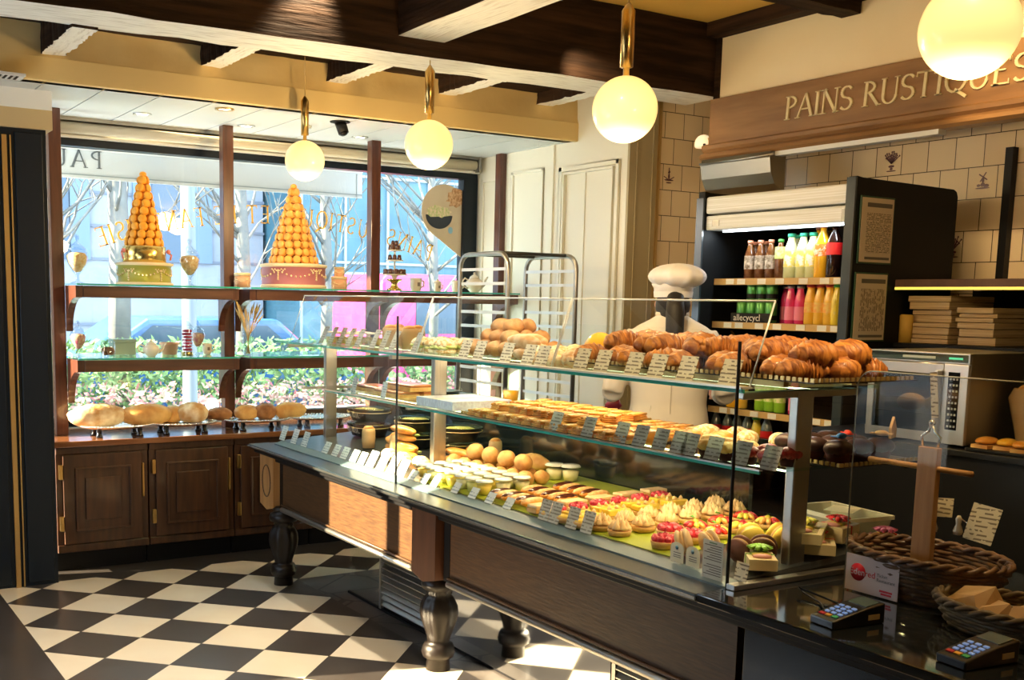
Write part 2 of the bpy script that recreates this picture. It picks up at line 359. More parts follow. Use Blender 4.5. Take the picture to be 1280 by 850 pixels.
# painted motifs on single tiles
purple = mat('manganese_ink', (.10, .03, .045), .3)
def motif(kind, plane, a, z, s=.055):
    mb = MB(); R = random.Random(int(a * 100))
    def f(uu, vv, t): return (5.2985 - t, a - uu, z + vv) if plane == 'x' else (a + uu, 5.3385 - t, z + vv)
    def blob(uu, vv, ru, rv):
        n = 8; mb.vf([f(uu, vv, .0012)] + [f(uu + ru * math.cos(2 * PI * i / n), vv + rv * math.sin(2 * PI * i / n), .0008) for i in range(n)], [(0, i + 1, (i + 1) % n + 1) for i in range(n)])
    def ln(u0, v0, u1, v1, wd=.0025):
        d = Vector((u1 - u0, v1 - v0)).normalized(); p = Vector((-d.y, d.x)) * wd
        mb.vf([f(u0 - p.x, v0 - p.y, .001), f(u1 - p.x, v1 - p.y, .001), f(u1 + p.x, v1 + p.y, .001), f(u0 + p.x, v0 + p.y, .001)], [(0, 1, 2, 3)])
    if kind == 'flowers':
        for k in range(11):
            an = math.radians(25 + 13 * k); l = s * R.uniform(.55, 1.0); ln(0, -.3 * s, l * math.cos(an), l * math.sin(an)); blob(l * math.cos(an), l * math.sin(an), .005, .0055)
            blob(l * .6 * math.cos(an), l * .6 * math.sin(an), .004, .003)
        blob(0, -.55 * s, .36 * s, .14 * s); blob(0, -.8 * s, .2 * s, .12 * s); blob(0, -1 * s, .6 * s, .07 * s)
    elif kind == 'windmill':
        for k in range(4): an = PI / 4 + k * PI / 2 + .2; ln(0, .4 * s, .5 * s * math.cos(an), .4 * s + .5 * s * math.sin(an), .003)
        blob(0, .1 * s, .13 * s, .3 * s); blob(0, -.3 * s, .24 * s, .2 * s); blob(.35 * s, -.4 * s, .3 * s, .16 * s); blob(-.4 * s, -.35 * s, .2 * s, .13 * s); blob(0, -.6 * s, .75 * s, .08 * s)
    else:
        ln(0, -.5 * s, 0, .9 * s, .004); ln(-.12 * s, .3 * s, .15 * s, .5 * s, .006); blob(0, -.1 * s, .14 * s, .35 * s)
        for q in (-1, 1): ln(0, -.5 * s, q * .8 * s, -.1 * s, .003)
        blob(0, -.5 * s, .75 * s, .1 * s); blob(0, -.8 * s, .45 * s, .08 * s)
    struct(mb.build('painted_motif', purple, wr if plane == 'x' else wt, recalc=False), 'structure')
motif('flowers', 'x', PX(1115, 200, 5.3).y, 2.405); motif('windmill', 'x', PX(1229, 226, 5.3).y, 2.25)
motif('flowers', 'x', PX(1192, 309, 5.3).y, 1.93); motif('boat', 'y', PY(836, 219, 5.34).x, 2.415)

# return wall, cream panelling with mouldings
rw = struct(MB().box(4.6, 4.72, 5.36, 7.2, 0, 2.66).box(4.6, 4.72, 5.36, 5.99, 2.66, 3.26).build('wall_side', creamw))
def frame_x(mb, x, y0, y1, z0, z1, wd=.022, d=.014):
    mb.box(x - d, x, y0, y0 + wd, z0, z1); mb.box(x - d, x, y1 - wd, y1, z0, z1); mb.box(x - d, x, y0, y1, z0, z0 + wd); mb.box(x - d, x, y0, y1, z1 - wd, z1)
mb = MB(); frame_x(mb, 4.6, 6.22, 6.60, .3, 2.52); frame_x(mb, 4.6, 6.70, 6.98, .3, 2.50); frame_x(mb, 4.6, 5.42, 6.03, .15, 2.50, .03, .02); frame_x(mb, 4.6, 5.47, 5.98, .2, 2.46, .012, .026)
struct(mb.build('trim_4', creamw, bevel=.003))
struct(MB().box(4.585, 4.6, 6.10, 6.135, 0, 2.66).box(4.592, 4.6, 5.76, 5.768, .2, 2.46).build('trim_5', creamw))
# bay ceiling of white planks, fascia with its smooth lower band, upper ceilings
mb = MB(); x = -.25
while x < 4.6:
    mb.box(x, min(x + .292, 4.6), 5.87, 7.3, 2.66, 2.70); x += .30
struct(mb.build('ceiling', planks)); struct(MB().box(-.3, 4.72, 5.87, 7.3, 2.668, 2.78).build('ceiling.001', mat('plank_gap', (.08, .09, .10), .8)))
fa = MB(); n = 60; m = 10; vs = []; fs = []
R5 = random.Random(5)
for j in range(m + 1):
    for i in range(n + 1):
        X = -.3 + 4.92 * i / n; Z = 2.765 + .5 * j / m
        vs.append((X, 5.872 + (R5.uniform(-.012, .012) if 0 < j < m else 0) - (.012 if j == 0 else 0), Z))
for j in range(m):
    for i in range(n): fs.append((j * (n + 1) + i, j * (n + 1) + i + 1, (j + 1) * (n + 1) + i + 1, (j + 1) * (n + 1) + i))
fa.vf(vs, fs, True); fa.box(-.3, 4.62, 5.9, 5.98, 2.66, 3.26)
struct(fa.build('wall_front', ochre, recalc=False)); struct(MB().box(-.3, 4.62, 5.86, 5.9, 2.655, 2.775).build('trim_6', ochres, bevel=.006))
struct(MB().box(-.3, 5.4, -3.1, 5.9, 3.25, 3.35).build('ceiling.002', mat('ochre_ceiling', (.82, .52, .11), .7, bump=.2, scale=5)))
struct(MB().box(-.3, 4.9, 5.2, 5.885, 2.93, 2.97).build('ceiling.003', beamd))
# main beam along the room, its pale underside, joists
ROUGH = random.Random(3)
def timber(name, p0, p1, wd, z0, z1, m, mu, axis, seed=1):
    Rr = random.Random(seed); mb = MB(); n = 26; vs = []; up = []
    a = Vector(p0); b = Vector(p1); d = (b - a).normalized(); s = Vector((-d.y, d.x, 0)) * wd / 2; fs = []
    for i in range(n + 1):
        c = a.lerp(b, i / n); j = lambda q=.006: Rr.uniform(-q, q); dz = (p1[2] - p0[2]) * i / n
        vs += [(c.x - s.x + j(), c.y - s.y + j(), z0 + dz + j(.004)), (c.x + s.x + j(), c.y + s.y + j(), z0 + dz + j(.004)), (c.x + s.x + j(), c.y + s.y + j(), z1 + dz), (c.x - s.x + j(), c.y - s.y + j(), z1 + dz)]
        if i: k = 4 * i; fs += [(k - 3, k - 2, k + 2, k + 1), (k - 2, k - 1, k + 3, k + 2), (k - 1, k - 4, k, k + 3)]; up.append((k - 4, k - 3, k + 1, k))
    fs += [(0, 1, 2, 3), (4 * n + 3, 4 * n + 2, 4 * n + 1, 4 * n)]
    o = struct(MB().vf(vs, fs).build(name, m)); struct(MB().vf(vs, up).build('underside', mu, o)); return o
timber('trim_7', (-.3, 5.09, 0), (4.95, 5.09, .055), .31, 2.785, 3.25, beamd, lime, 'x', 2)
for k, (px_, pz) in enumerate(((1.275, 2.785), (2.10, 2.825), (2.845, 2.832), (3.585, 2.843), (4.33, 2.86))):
    timber('trim_%d' % (8 + k), (px_, 5.22, 0), (px_, 5.9, 0), .115, pz, 3.0, beamy, palewood_y, 'y', 20 + k)
timber('trim_13', (2.86, -2.5, 0), (2.86, 4.95, 0), .27, 2.90, 3.25, beamy, palewood_y, 'y', 9)
timber('trim_14', (3.1, 3.98, 0), (4.89, 3.98, 0), .13, 3.11, 3.25, beamd, beamd, 'x', 12)
struct(MB().box(4.80, 4.9, 3.2, 4.94, 3.17, 3.25).box(4.885, 4.93, 4.9, 4.94, 2.8, 3.25).build('trim_15', beamy))
# cream bulkhead over the sign
struct(MB().box(4.9, 5.3, -3.1, 4.94, 2.56, 3.25).build('wall_bulkhead', creamp))
# left: navy door surround with brass strip, cream lintel, vent; unseen left wall, its slots shaped for the sun patches
struct(MB().box(-.3, 1.30, 6.2, 6.4, 0, 2.46).build('door_1', navy))
struct(MB().box(1.075, 1.10, 6.185, 6.2, 0, 2.42).box(1.115, 1.122, 6.188, 6.2, 0, 2.42).build('trim_16', brassdull))
struct(MB().box(1.14, 1.28, 6.19, 6.2, .02, 2.44).box(.8, 1.055, 6.19, 6.2, .02, 2.44).build('trim_17', navy, bevel=.004))
struct(MB().box(-.3, 1.33, 6.17, 6.42, 2.46, 2.56).build('trim_18', mat('lintel_cream', (.55, .42, .22), .6)))
struct(MB().box(-.3, 1.33, 6.17, 6.42, 2.56, 2.66).build('trim_19', white))
struct(MB().box(1.30, 1.42, 6.9, 7.1, 0, 2.66).box(-.3, 1.42, 7.1, 7.15, 0, 2.66).build('wall_corner', white))
mb = MB()
for z0, z1, y0, y1 in tuple((a_, b_, max(c_, 2.0), d_) for a_, b_, c_, d_ in ((0, .72, -3.1, 6.2), (.72, .9, -3.1, 3.7), (.72, .9, 4.75, 6.2), (1.4, 1.5, -3.1, 6.2), (2.15, 3.25, -3.1, 6.2), (.9, 1.4, 4.75, 6.2), (.9, 1.4, -3.1, 3.7), (1.5, 2.15, -3.1, 4.78), (1.5, 2.15, 4.95, 5.05), (1.5, 2.15, 5.70, 6.2))) + ((0, 3.25, -3.1, 2.0),): mb.box(-.3, -.2, y0, y1, z0, z1)
struct(mb.build('wall_left', navy))
struct(MB().box(-.3, 5.4, -3.2, -3.1, 0, 3.25).build('wall_rear', creamp))
# window: frame, glass, sill
WY = 7.06
wf = struct(MB().box(1.42, 4.58, WY - .03, WY + .05, 2.50, 2.56).box(4.46, 4.58, WY - .03, WY + .05, .80, 2.5).box(1.42, 1.47, WY - .03, WY + .05, .80, 2.5).box(1.42, 4.58, WY - .03, WY + .05, .775, .83).build('window_1', navy, bevel=.003))
struct(MB().box(1.42, 4.58, WY - .06, WY - .032, 2.545, 2.56).build('trim_20', white)); struct(MB().box(1.47, 4.46, WY, WY + .008, .83, 2.5).build('window_pane', winglass, wf))
struct(MB().box(1.42, 4.6, 7.0, 7.2, .0, .775).build('wall_sill', white)); struct(MB().box(1.42, 4.72, 7.03, 7.2, 2.56, 2.78).build('wall_lintel', white))
struct(MB().box(1.50, 4.44, WY + .3, WY + .42, .7, .80).build('trim_21', white))
pb = thing('roller_blind', 'beige roller blind rolled up above the shop window', 'blind', (3.0, 6.985, 2.6))
mb = MB(); mb.tube([(-1.56, 0, 0), (1.53, 0, 0)], .034, 14); mb.build('fabric_roll', mat('blind_fabric', (.66, .58, .42), .7), pb)
MB().box(-1.57, 1.55, -.03, .03, .04, .06).box(-1.57, -1.56, -.03, .03, -.04, .05).box(1.54, 1.56, -.04, .04, -.05, .06).build('bracket', mat('grey_metal', (.3, .3, .28), .4, .8), pb)
# ceiling fittings in the bay
led = mat('downlight_lens', (1, .95, .85), .4, emit=(1, .85, .6), es=14)
for k, (a, b, lab) in enumerate(((178, 142, 'round recessed downlight in the white plank ceiling, leftmost of the row'), (281, 136, 'small brass-rimmed recessed spotlight in the white planks beside the yellow fascia'), (308, 157, 'round recessed downlight above the left macaron shelf bay, right of the brass-rimmed spot'), (450, 171, 'round recessed downlight in the planks left of the second globe lamp'))):
    P = PZ(a, b, 2.66); t = thing('recessed_downlight', lab, 'ceiling light', P)
    MB().lathe([(.052, 0), (.055, -.006), (.04, -.008), (.036, -.002), (.036, .0)], n=24, cap=False).build('rim', steel if k != 1 else brass, t)
    MB().lathe([(.036, -.002), (.02, -.005), (.001, -.006)], n=20).build('lens', led, t)
P = PZ(425, 152, 2.66); t = thing('ceiling_spotlight', 'black gimbal spotlight tilted down from the white plank ceiling', 'spotlight', P)
MB().lathe([(.06, -.006), (.062, 0)], n=20).build('mount_plate', black, t); mb = MB(); mb.tube([(0, 0, 0), (.01, -.03, -.07)], [.035, .032], 16); mb.tube([(.01, -.03, -.07), (.012, -.034, -.08)], [.025, .02], 16); mb.build('lamp_head', black, t)
P = PZ(384, 157, 2.66); t = MB().lathe([(.001, -.02), (.025, -.018), (.03, 0)], n=16).build('smoke_detector', mat('detector_grey', (.5, .52, .52), .5), loc=P); tag(t, 'small grey smoke detector on the white plank ceiling', 'smoke detector')
P = PZ(10, 93, 2.66); t = thing('air_vent', 'white ceiling air vent with dark slots at the left edge', 'vent', P)
MB().box(-.11, .07, -.07, .07, -.012, 0).build('frame', white, t)
mb = MB()
for k in range(6): mb.box(-.1 + k * .026, -.088 + k * .026, -.045, .045, -.014, -.004)
mb.build('slot', black, t)

# ================================================================ street outside
struct(MB().box(-14, 40, 7.25, 60, -.25, -.15).build('ground', mat('pavement', (.56, .58, .58), .8, col2=(.66, .67, .66), scale=3)))
struct(MB().box(-8, 20, 9.38, 9.5, -.15, .36).build('trim_22', mat('kerb_stone', (.42, .45, .47), .8)))
stone = mat('pale_limestone', (.165, .20, .24), .8, col2=(.20, .24, .28), scale=1.2)
bz = thing('stone_building', 'pale limestone apartment building with tall windows and blue shutters across the street', 'building', (0, 26, 0))
MB().box(-16, 10.6, 0, 3, -.15, 16).build('facade', stone, bz)
mb = MB()
for k in range(20): mb.box(-16, 10.62, -.04, .0, .9 + k * .75, .96 + k * .75)
mb.build('stone_course', mat('limestone_joint', (.10, .13, .17), .8), bz)
gb = mat('window_blue', (.035, .075, .12), .2); sh = mat('shutter_blue', (.09, .15, .22), .6)
for fl in range(4):
    for k in range(8):
        X = -12 + k * 2.9
        wfz = MB().box(X - .5, X + .5, -.06, 0, 2.4 + fl * 3.1, 4.4 + fl * 3.1).build('window', gb, bz)
        MB().box(X - .95, X - .52, -.1, 0, 2.4 + fl * 3.1, 4.4 + fl * 3.1).box(X + .52, X + .95, -.1, 0, 2.4 + fl * 3.1, 4.4 + fl * 3.1).build('shutter', sh, wfz)
bz2 = thing('glass_building', 'blue glass office building with thin white bands behind the pink van', 'building', (14, 24, 0))
MB().box(-3.3, 14, 0, 3, -.15, 18).build('curtain_wall', mat('blue_facade_glass', (.02, .085, .125), .5, col2=(.045, .13, .17), scale=.8), bz2)
mb = MB()
for k in range(8): mb.box(-3.32, 14, -.06, 0, 2.2 + 2.3 * k, 2.26 + 2.3 * k); mb.box(-3.32, 14, -.06, 0, 2.45 + 2.3 * k, 2.51 + 2.3 * k)
for k in range(15): mb.box(-3.3 + k * 1.15, -3.24 + k * 1.15, -.05, 0, 0, 18)
mb.build('white_band', mat('white_metal', (.20, .26, .30), .5), bz2)
# hedge strip (leaves nobody could count)
def leaves(name, x0, x1, y0, y1, z0, z1, n, m, sz, seed, label, cat):
    Rr = random.Random(seed); mb = MB(); vs = []; fs = []
    for _ in range(n):
        c = Vector((Rr.uniform(x0, x1), Rr.uniform(y0, y1), Rr.uniform(z0, z1) * (1 if Rr.random() < .8 else .9)))
        a = Vector((Rr.uniform(-1, 1), Rr.uniform(-1, 1), Rr.uniform(-1, 1))).normalized(); b = a.orthogonal().normalized(); s = sz * Rr.uniform(.5, 1.3)
        k = len(vs); vs += [c - a * s, c + b * s * .5, c + a * s, c - b * s * .5]; fs.append((k, k + 1, k + 2, k + 3))
    mb.vf(vs, fs); return tag(mb.build(name, m, weld=False, recalc=False), label, cat, kind='stuff')
lg = mat('hedge_green', (.05, .14, .035), .6, col2=(.20, .32, .11), scale=3)
leaves('hedge', -1, 11, 10.6, 11.6, .50, 1.16, 13000, lg, .05, 4, 'bright green clipped hedge across the pavement', 'hedge')
leaves('low_shrubs', -1, 10, 9.6, 10.5, .3, .78, 7000, mat('red_twigs', (.22, .06, .075), .7, col2=(.28, .24, .17), scale=5), .04, 6, 'low reddish bare shrubs in the street planter', 'shrubs')
struct(MB().box(-2, 12, 9.5, 11.8, -.2, .34).build('ground.001', mat('soil', (.18, .15, .12), .9)))
bark = mat('pale_bark', (.14, .155, .15), .8, col2=(.09, .10, .10), scale=4)
def tree(x, y, h, r, seed, label):
    Rr = random.Random(seed); t = thing('bare_tree', label, 'tree', (x, y, -.15), group=None); mb = MB()
    mb.tube([(0, 0, 0), (.05, 0, h * .35), (-.03, 0, h * .7), (.05, 0, h)], [r, r * .85, r * .6, r * .3], 10); mb.build('trunk', bark, t); mb = MB()
    for k in range(40):
        z = h * Rr.uniform(.3, .98); a = Rr.uniform(0, 2 * PI); l = Rr.uniform(.8, 2.3) * (1.2 - z / h * .5); p = Vector((0, 0, z)); pts = [p.copy()]; d = Vector((math.cos(a), math.sin(a), .8)).normalized()
        for q in range(5):
            p = p + d * l / 5; d = (d + Vector((Rr.uniform(-.3, .3), Rr.uniform(-.3, .3), Rr.uniform(-.05, .3)))).normalized(); pts.append(p.copy())
            if q > 0:
                dd = (d + Vector((Rr.uniform(-.9, .9), Rr.uniform(-.9, .9), Rr.uniform(-.2, .5)))).normalized(); mb.tube([p, p + dd * l * .25, p + dd * l * .25 + Vector((Rr.uniform(-.15, .15), 0, .2)) * l], [.009, .006, .003], 4)
        mb.tube(pts, [.022, .018, .014, .01, .007, .004], 5)
    mb.build('branch', bark, t); return t
P = PY(145, 350, 12); tree(P.x, 12, 6.5, .13, 11, 'bare pale-barked street tree behind the left macaron tower')
P = PY(300, 330, 14); tree(P.x * 12.1 / 14, 12.1, 5.8, .09, 12, 'bare pale-barked street tree between the two macaron towers')
P = PY(405, 330, 14.5); tree(P.x * 12 / 14.5, 12.0, 5.4, .08, 13, 'bare pale-barked street tree right of the pink macaron tower')
P = PY(66, 330, 13); tree(P.x * 12 / 13, 12, 5.8, .08, 14, 'bare pale-barked street tree at the left end of the window')
P = PY(540, 330, 15); tree(P.x * .8, 12, 5, .07, 15, 'bare pale-barked street tree behind the chocolate stand')
P = PY(236, 350, 9.3); t = thing('lamp_post', 'pale grey street lamp post on the pavement outside', 'lamp post', (P.x, 9.3, -.2)); MB().lathe([(.1, 0), (.1, .1), (.065, .15), (.062, 4.2)], n=14).build('post', mat('post_grey', (.10, .135, .16), .5), t)
MB().lathe([(.09, 4.2), (.12, 4.3), (.1, 4.5), (.02, 4.6)], n=14).build('lantern', white, t)
P = PY(265, 475, 8.9); t = thing('bollard', 'short pale blue pavement bollard outside the window', 'bollard', (P.x, 8.9, -.15)); MB().lathe([(.055, 0), (.055, .85), (.03, .9)], n=14).build('post', mat('bollard_blue', (.5, .7, .82), .5), t); MB().lathe([(.058, .74), (.058, .8)], n=14).build('collar', white, t)
# pink van and blue car
def vehicle(name, label, X, Y, Lh, H, Wd, m, z0=-.15, van=True):
    t = thing(name, label, 'van' if van else 'car', (X, Y, z0))
    if van: prof = [(-Lh / 2, .35), (Lh / 2, .35), (Lh / 2, H * .55), (Lh / 2 - .5, H * .62), (Lh / 2 - 1.0, H), (-Lh / 2 + .1, H), (-Lh / 2, H - .1)]
    else: prof = [(-Lh / 2, .3), (Lh / 2, .3), (Lh / 2, .75), (Lh / 2 - .9, .9), (Lh / 2 - 1.6, H), (-Lh / 2 + 1.0, H), (-Lh / 2 + .2, .95), (-Lh / 2, .85)]
    MB().prism(prof, -Wd / 2, Wd / 2, 'y').build('body', m, t, bevel=.06)
    mb = MB()
    if van:
        for a, b in ((-Lh * .36, -Lh * .1), (-Lh * .06, Lh * .2), (Lh * .24, Lh * .36)): mb.box(a, b, -Wd / 2 - .01, -Wd / 2 + .02, H * .58, H * .88)
    else: mb.prism([(-Lh / 2 + .5, .95), (Lh / 2 - 1.2, .95), (Lh / 2 - 1.75, H - .08), (-Lh / 2 + 1.05, H - .08)], -Wd / 2 - .01, -Wd / 2 + .02, 'y')
    mb.build('window', gb, t)
    for sx in (-1, 1):
        for sy in (-1, 1):
            mb = MB(); mb.tube([(sx * Lh * .32, sy * (Wd / 2 - .1), .33), (sx * Lh * .32, sy * (Wd / 2 + .02), .33)], .33, 20); wh = mb.build('wheel', black, t)
            mb = MB(); mb.tube([(sx * Lh * .32, sy * (Wd / 2 + .02), .33), (sx * Lh * .32, sy * (Wd / 2 + .03), .33)], .18, 12); mb.build('hubcap', steel, wh)
P = PY(560, 400, 15.5); vehicle('delivery_van', 'bright pink van parked across the street', P.x + .35, 15.5, 4.2, 2.15, 1.9, mat('pink_paint', (.50, .03, .17), .3, coat=.5))
P = PY(262, 395, 13.2); vehicle('parked_car', 'blue car parked behind the hedge, seen between the two shelf levels', P.x + .1, 13.3, 4.2, 1.5, 1.75, mat('blue_paint', (.03, .12, .30), .25, coat=.5), -.15, False)
P = PY(95, 380, 13.6); vehicle('parked_car', 'dark grey car parked behind the hedge at the left end of the window', P.x - 2.6, 13.3, 4.2, 1.45, 1.75, mat('grey_paint', (.1, .13, .18), .25, coat=.5), -.15, False)
# awning with the shop's name on its valance
aw = thing('awning', 'white fabric shop awning outside the window with the shop name on its edge', 'awning', (0, 0, 0))
A0, A1 = PY(70, 208, 7.75), PY(452, 230, 7.75)
cloth = mat('awning_cloth', (.52, .56, .57), .8)
MB().vf([(1.1, 7.16, 2.95), (A1.x, 7.16, 2.95), (A1.x, 7.75, 2.56), (1.1, 7.75, 2.56), (1.1, 7.16, 2.955), (A1.x, 7.16, 2.955), (A1.x, 7.75, 2.565), (1.1, 7.75, 2.565)], [(0, 1, 2, 3), (7, 6, 5, 4), (0, 4, 5, 1), (1, 5, 6, 2), (2, 6, 7, 3), (3, 7, 4, 0)]).build('canopy', cloth, aw)
va = MB().box(1.1, A1.x, 7.74, 7.752, 2.38, 2.566).build('valance', cloth, aw)
MB().box(1.1, A1.x, 7.736, 7.756, 2.40, 2.408).box(A1.x - .05, A1.x - .045, 7.736, 7.756, 2.38, 2.56).build('piping', mat('piping_grey', (.25, .30, .31), .7), va)
mb = MB(); x1 = PY(126, 190, 7.74).x + .01; line_of(mb, 'PAUL', .115, lambda a, b, c: (x1 - a, 7.739 - c, 2.452 + b), .003, 1.25); mb.build('lettering', mat('awning_ink', (.10, .12, .13), .7), va)
# gold lettering on the window glass, read from the street
mb = MB(); txt = 'PAINS RUSTIQUES ET DE FANTAISIE'; hgt = .12; sp = 1.2
tot = text_width(txt, hgt, sp); Rr_ = 3.6; xc = 2.98; zc = 1.93 - Rr_
def arc(uu, vv, c):
    th = (uu - tot / 2) / Rr_ * .74; r = Rr_ + vv; return (xc - r * math.sin(th) * 1.0, WY - .003 + c, zc + r * math.cos(th) + .17)
wl = thing('window_lettering', 'arched line of gold capitals applied to the shop window glass', 'lettering', (0, 0, 0)); ux = 0
for ch in txt:
    if ch != ' ': mb = MB(); glyph(mb, ch, ux, hgt, arc, .001); mb.build('letter', gold, wl)
    ux += GW[ch] * hgt * sp
# drop-shaped poster on the glass
st = thing('window_poster', 'beige drop-shaped poster of a salad bowl on the window glass', 'poster', (0, 0, 0))
c0 = PY(556, 264, WY - .012); pt = PY(577, 315, WY - .012); r0 = .195; pts = []
tip = PY(577, 322, WY - .012); dx, dz = tip.x - c0.x, tip.z - c0.z; an0 = math.atan2(dz, dx); dd = math.hypot(dx, dz); be = math.acos(r0 / dd)
for k in range(41):
    a = an0 + be + (2 * PI - 2 * be) * k / 40; pts.append((c0.x + r0 * math.cos(a), c0.z + r0 * math.sin(a)))
pts.append((tip.x, tip.z))
MB().prism(pts, WY - .006, WY - .002, 'y').build('sheet', mat('poster_beige', (.60, .50, .36), .6, col2=(.66, .56, .42), scale=6), st)
def disc_y(cx, cz, rx, rz, y, m, name, a0=0, a1=360, jit=0):
    n = 24; Rr = random.Random(int(cx * 999)); mb = MB(); P = []
    for i in range(n): a = math.radians(a0 + (a1 - a0) * i / (n - 1)); q = 1 + Rr.uniform(-jit, jit); P.append((cx + rx * q * math.cos(a), cz + rz * q * math.sin(a)))
    mb.prism(P, y, y + .001, 'y'); return mb.build(name, m, st)
q = PY(549, 268, WY - .008); disc_y(q.x, q.z - .005, .115, .10, WY - .0085, mat('bowl_navy', (.02, .03, .05), .5), 'printed_bowl', 180, 360)
disc_y(q.x, q.z + .02, .11, .045, WY - .0095, mat('salad_print', (.45, .55, .2), .6, col2=(.85, .7, .55), scale=60), 'printed_salad', jit=.2)
q = PY(573, 250, WY - .008); disc_y(q.x - .01, q.z + .01, .10, .06, WY - .0085, mat('seed_bread_print', (.42, .2, .08), .6, col2=(.75, .5, .3), scale=70), 'printed_bread', jit=.25)
q = PY(563, 288, WY - .008); disc_y(q.x, q.z, .02, .025, WY - .0085, mat('print_blue', (.25, .5, .7), .6), 'printed_drop')
# ================================================================ cabinets under the window
CT = .77
wtop = MB().box(1.31, 4.59, 6.36, 6.999, .735, CT).build('worktop', mat('varnished_top', (.16, .06, .025), .18, col2=(.24, .10, .04), scale=5, stretch=(.6, 6, 6), coat=.6), bevel=.006)
tag(wtop, 'long varnished dark wood worktop under the shop window, bread trays on it', 'worktop')
def cabinet():
    t = thing('base_cabinet', '', '', (0, 0, 0)); Wd = .525
    MB().box(0, Wd, 0, .55, .12, .735).build('carcass', walnut, t); MB().box(0, Wd, .06, .55, 0, .12).build('kick_board', black, t)
    MB().box(-.001, Wd + .001, -.012, 0, .695, .733).build('top_moulding', walnut, t, bevel=.004); MB().box(-.001, Wd + .001, -.012, 0, .12, .165).build('base_moulding', walnut, t, bevel=.004)
    d = MB().box(.035, .485, -.022, 0, .17, .69).build('door', walnut, t, bevel=.004)
    mb = MB(); frame = (.035 + .075, .485 - .075, .17 + .085, .69 - .085)
    a, b, c, e = frame
    for q, y in ((0, -.028), (.016, -.02)): pass
    mb.vf([(a, -.023, c), (b, -.023, c), (b, -.023, e), (a, -.023, e), (a + .03, -.012, c + .03), (b - .03, -.012, c + .03), (b - .03, -.012, e - .03), (a + .03, -.012, e - .03)],
          [(0, 1, 5, 4), (1, 2, 6, 5), (2, 3, 7, 6), (3, 0, 4, 7)])
    for x0, x1, z0, z1 in ((a - .012, b + .012, c - .012, c), (a - .012, b + .012, e, e + .012), (a - .012, a, c, e), (b, b + .012, c, e)): mb.box(x0, x1, -.034, -.02, z0, z1)
    mb.box(a + .045, b - .045, -.032, -.02, c + .05, e - .05); mb.build('raised_panel', walnut, d, bevel=.004)
    for z in (.25, .55): MB().box(.012, .034, -.026, -.004, z, z + .085).build('hinge', brass, t, bevel=.003)
    MB().box(.488, .500, -.024, -.004, .42, .62).build('latch', brass, t, bevel=.002)
    return t
cl = ['carved-panel walnut cabinet at the left end under the shop window, beside the navy door surround', 'carved-panel walnut cabinet under the window, second from the navy door surround', 'carved-panel walnut cabinet under the window, half hidden by the front leg of the glass counter',
      'carved-panel walnut cabinet under the window behind the glass counter, third from its right end', 'carved-panel walnut cabinet under the window behind the glass counter, second from its right end', 'carved-panel walnut cabinet in the corner by the cream panelled wall']
for k in range(6): put('cab', cabinet, (1.345 + .535 * k, 6.40, 0), 0, cl[k], 'cabinet', 'panelled cabinets under the window')

# ================================================================ shelving: posts, brackets, rails, glass shelves
su = thing('window_shelving', 'mahogany shelving with four tall posts and two glass levels in front of the shop window', 'shelving', (1.45, 6.7, CT))
PO = [0, 1.045, 2.09, 3.135]; PYY = 0
for k, x in enumerate(PO):
    MB().box(x - .035, x + .035, -.02, .05, 0, 2.66 - CT).build('post', mahog, su, bevel=.004)
creambr = mat('bracket_side', (.62, .42, .22), .4)
SH = [(1.235, 0), (1.66, 0)]
for zt, _ in SH:
    for x in PO:
        prof = []
        for i in range(9):
            a = PI / 2 * i / 8; prof.append((-.27 + .25 * math.sin(a) * 1.0, zt - CT - .075 - .20 * (1 - math.cos(a))))
        pts = [(-.28, zt - CT - .008), (-.28, zt - CT - .075)] + prof + [(-.02, zt - CT - .27), (-.02, zt - CT - .008)]
        for sx in ((-.075, -.0351) if x > 0 else (), (.0351, .075) if x < 3 else ()):
            if sx: MB().prism(pts, x + sx[0], x + sx[1], 'x').build('bracket', mahog, su)
for zt, _ in SH:
    for k in range(3):
        x0, x1 = PO[k] + .076, PO[k + 1] - .076
        MB().box(x0, x1, -.285, -.25, zt - CT - .075, zt - CT - .008).build('rail', mahog_h, su, bevel=.003)
        g = MB().box(PO[k] + .037, PO[k + 1] - .037, -.30, .29, zt - CT - .006, zt - CT + .004).build('glass_shelf', shelfglass, su)
        MB().box(PO[k] + .037, PO[k + 1] - .037, -.304, -.3005, zt - CT - .006, zt - CT + .004).build('polished_edge', edge, g)
Z1, Z2 = 1.239 + .0005, 1.664 + .0005

# ================================================================ bread trays and loaves on the worktop
crust = mat('golden_crust', (.50, .22, .05), .6, col2=(.80, .50, .17), scale=9, bump=.35, bscale=30)
floury = mat('floury_crust', (.55, .28, .09), .8, col2=(.86, .72, .48), scale=12, bump=.3, bscale=40)
darkcrust = mat('dark_crust', (.20, .07, .02), .6, col2=(.48, .22, .07), scale=14, bump=.4, bscale=30)
silverm = mat('silver_plate', (.8, .78, .72), .18, 1.)
def tray():
    t = thing('footed_tray', '', '', (0, 0, 0)); a, b = .26, .17
    mb = MB(); mb.lathe([(.001, .052), (.235, .052), (.262, .060), (.266, .064), (.262, .066), (.235, .058), (.001, .058)], n=36, sy=.68); mb.build('plate', silverm, t)
    mb = MB()
    for i in range(64):
        an = 2 * PI * i / 64; mb.ell((.265 * math.cos(an), .265 * .68 * math.sin(an), .066), (.007, .007, .007), 6, 4)
    mb.build('beading', silverm, t)
    for sx in (-1, 1):
        for sy in (-1, 1): MB().lathe([(.026, 0), (.028, .01), (.018, .02), (.018, .053)], c=(sx * .15, sy * .08, 0), n=12).build('foot', blackgloss, t)
    return t
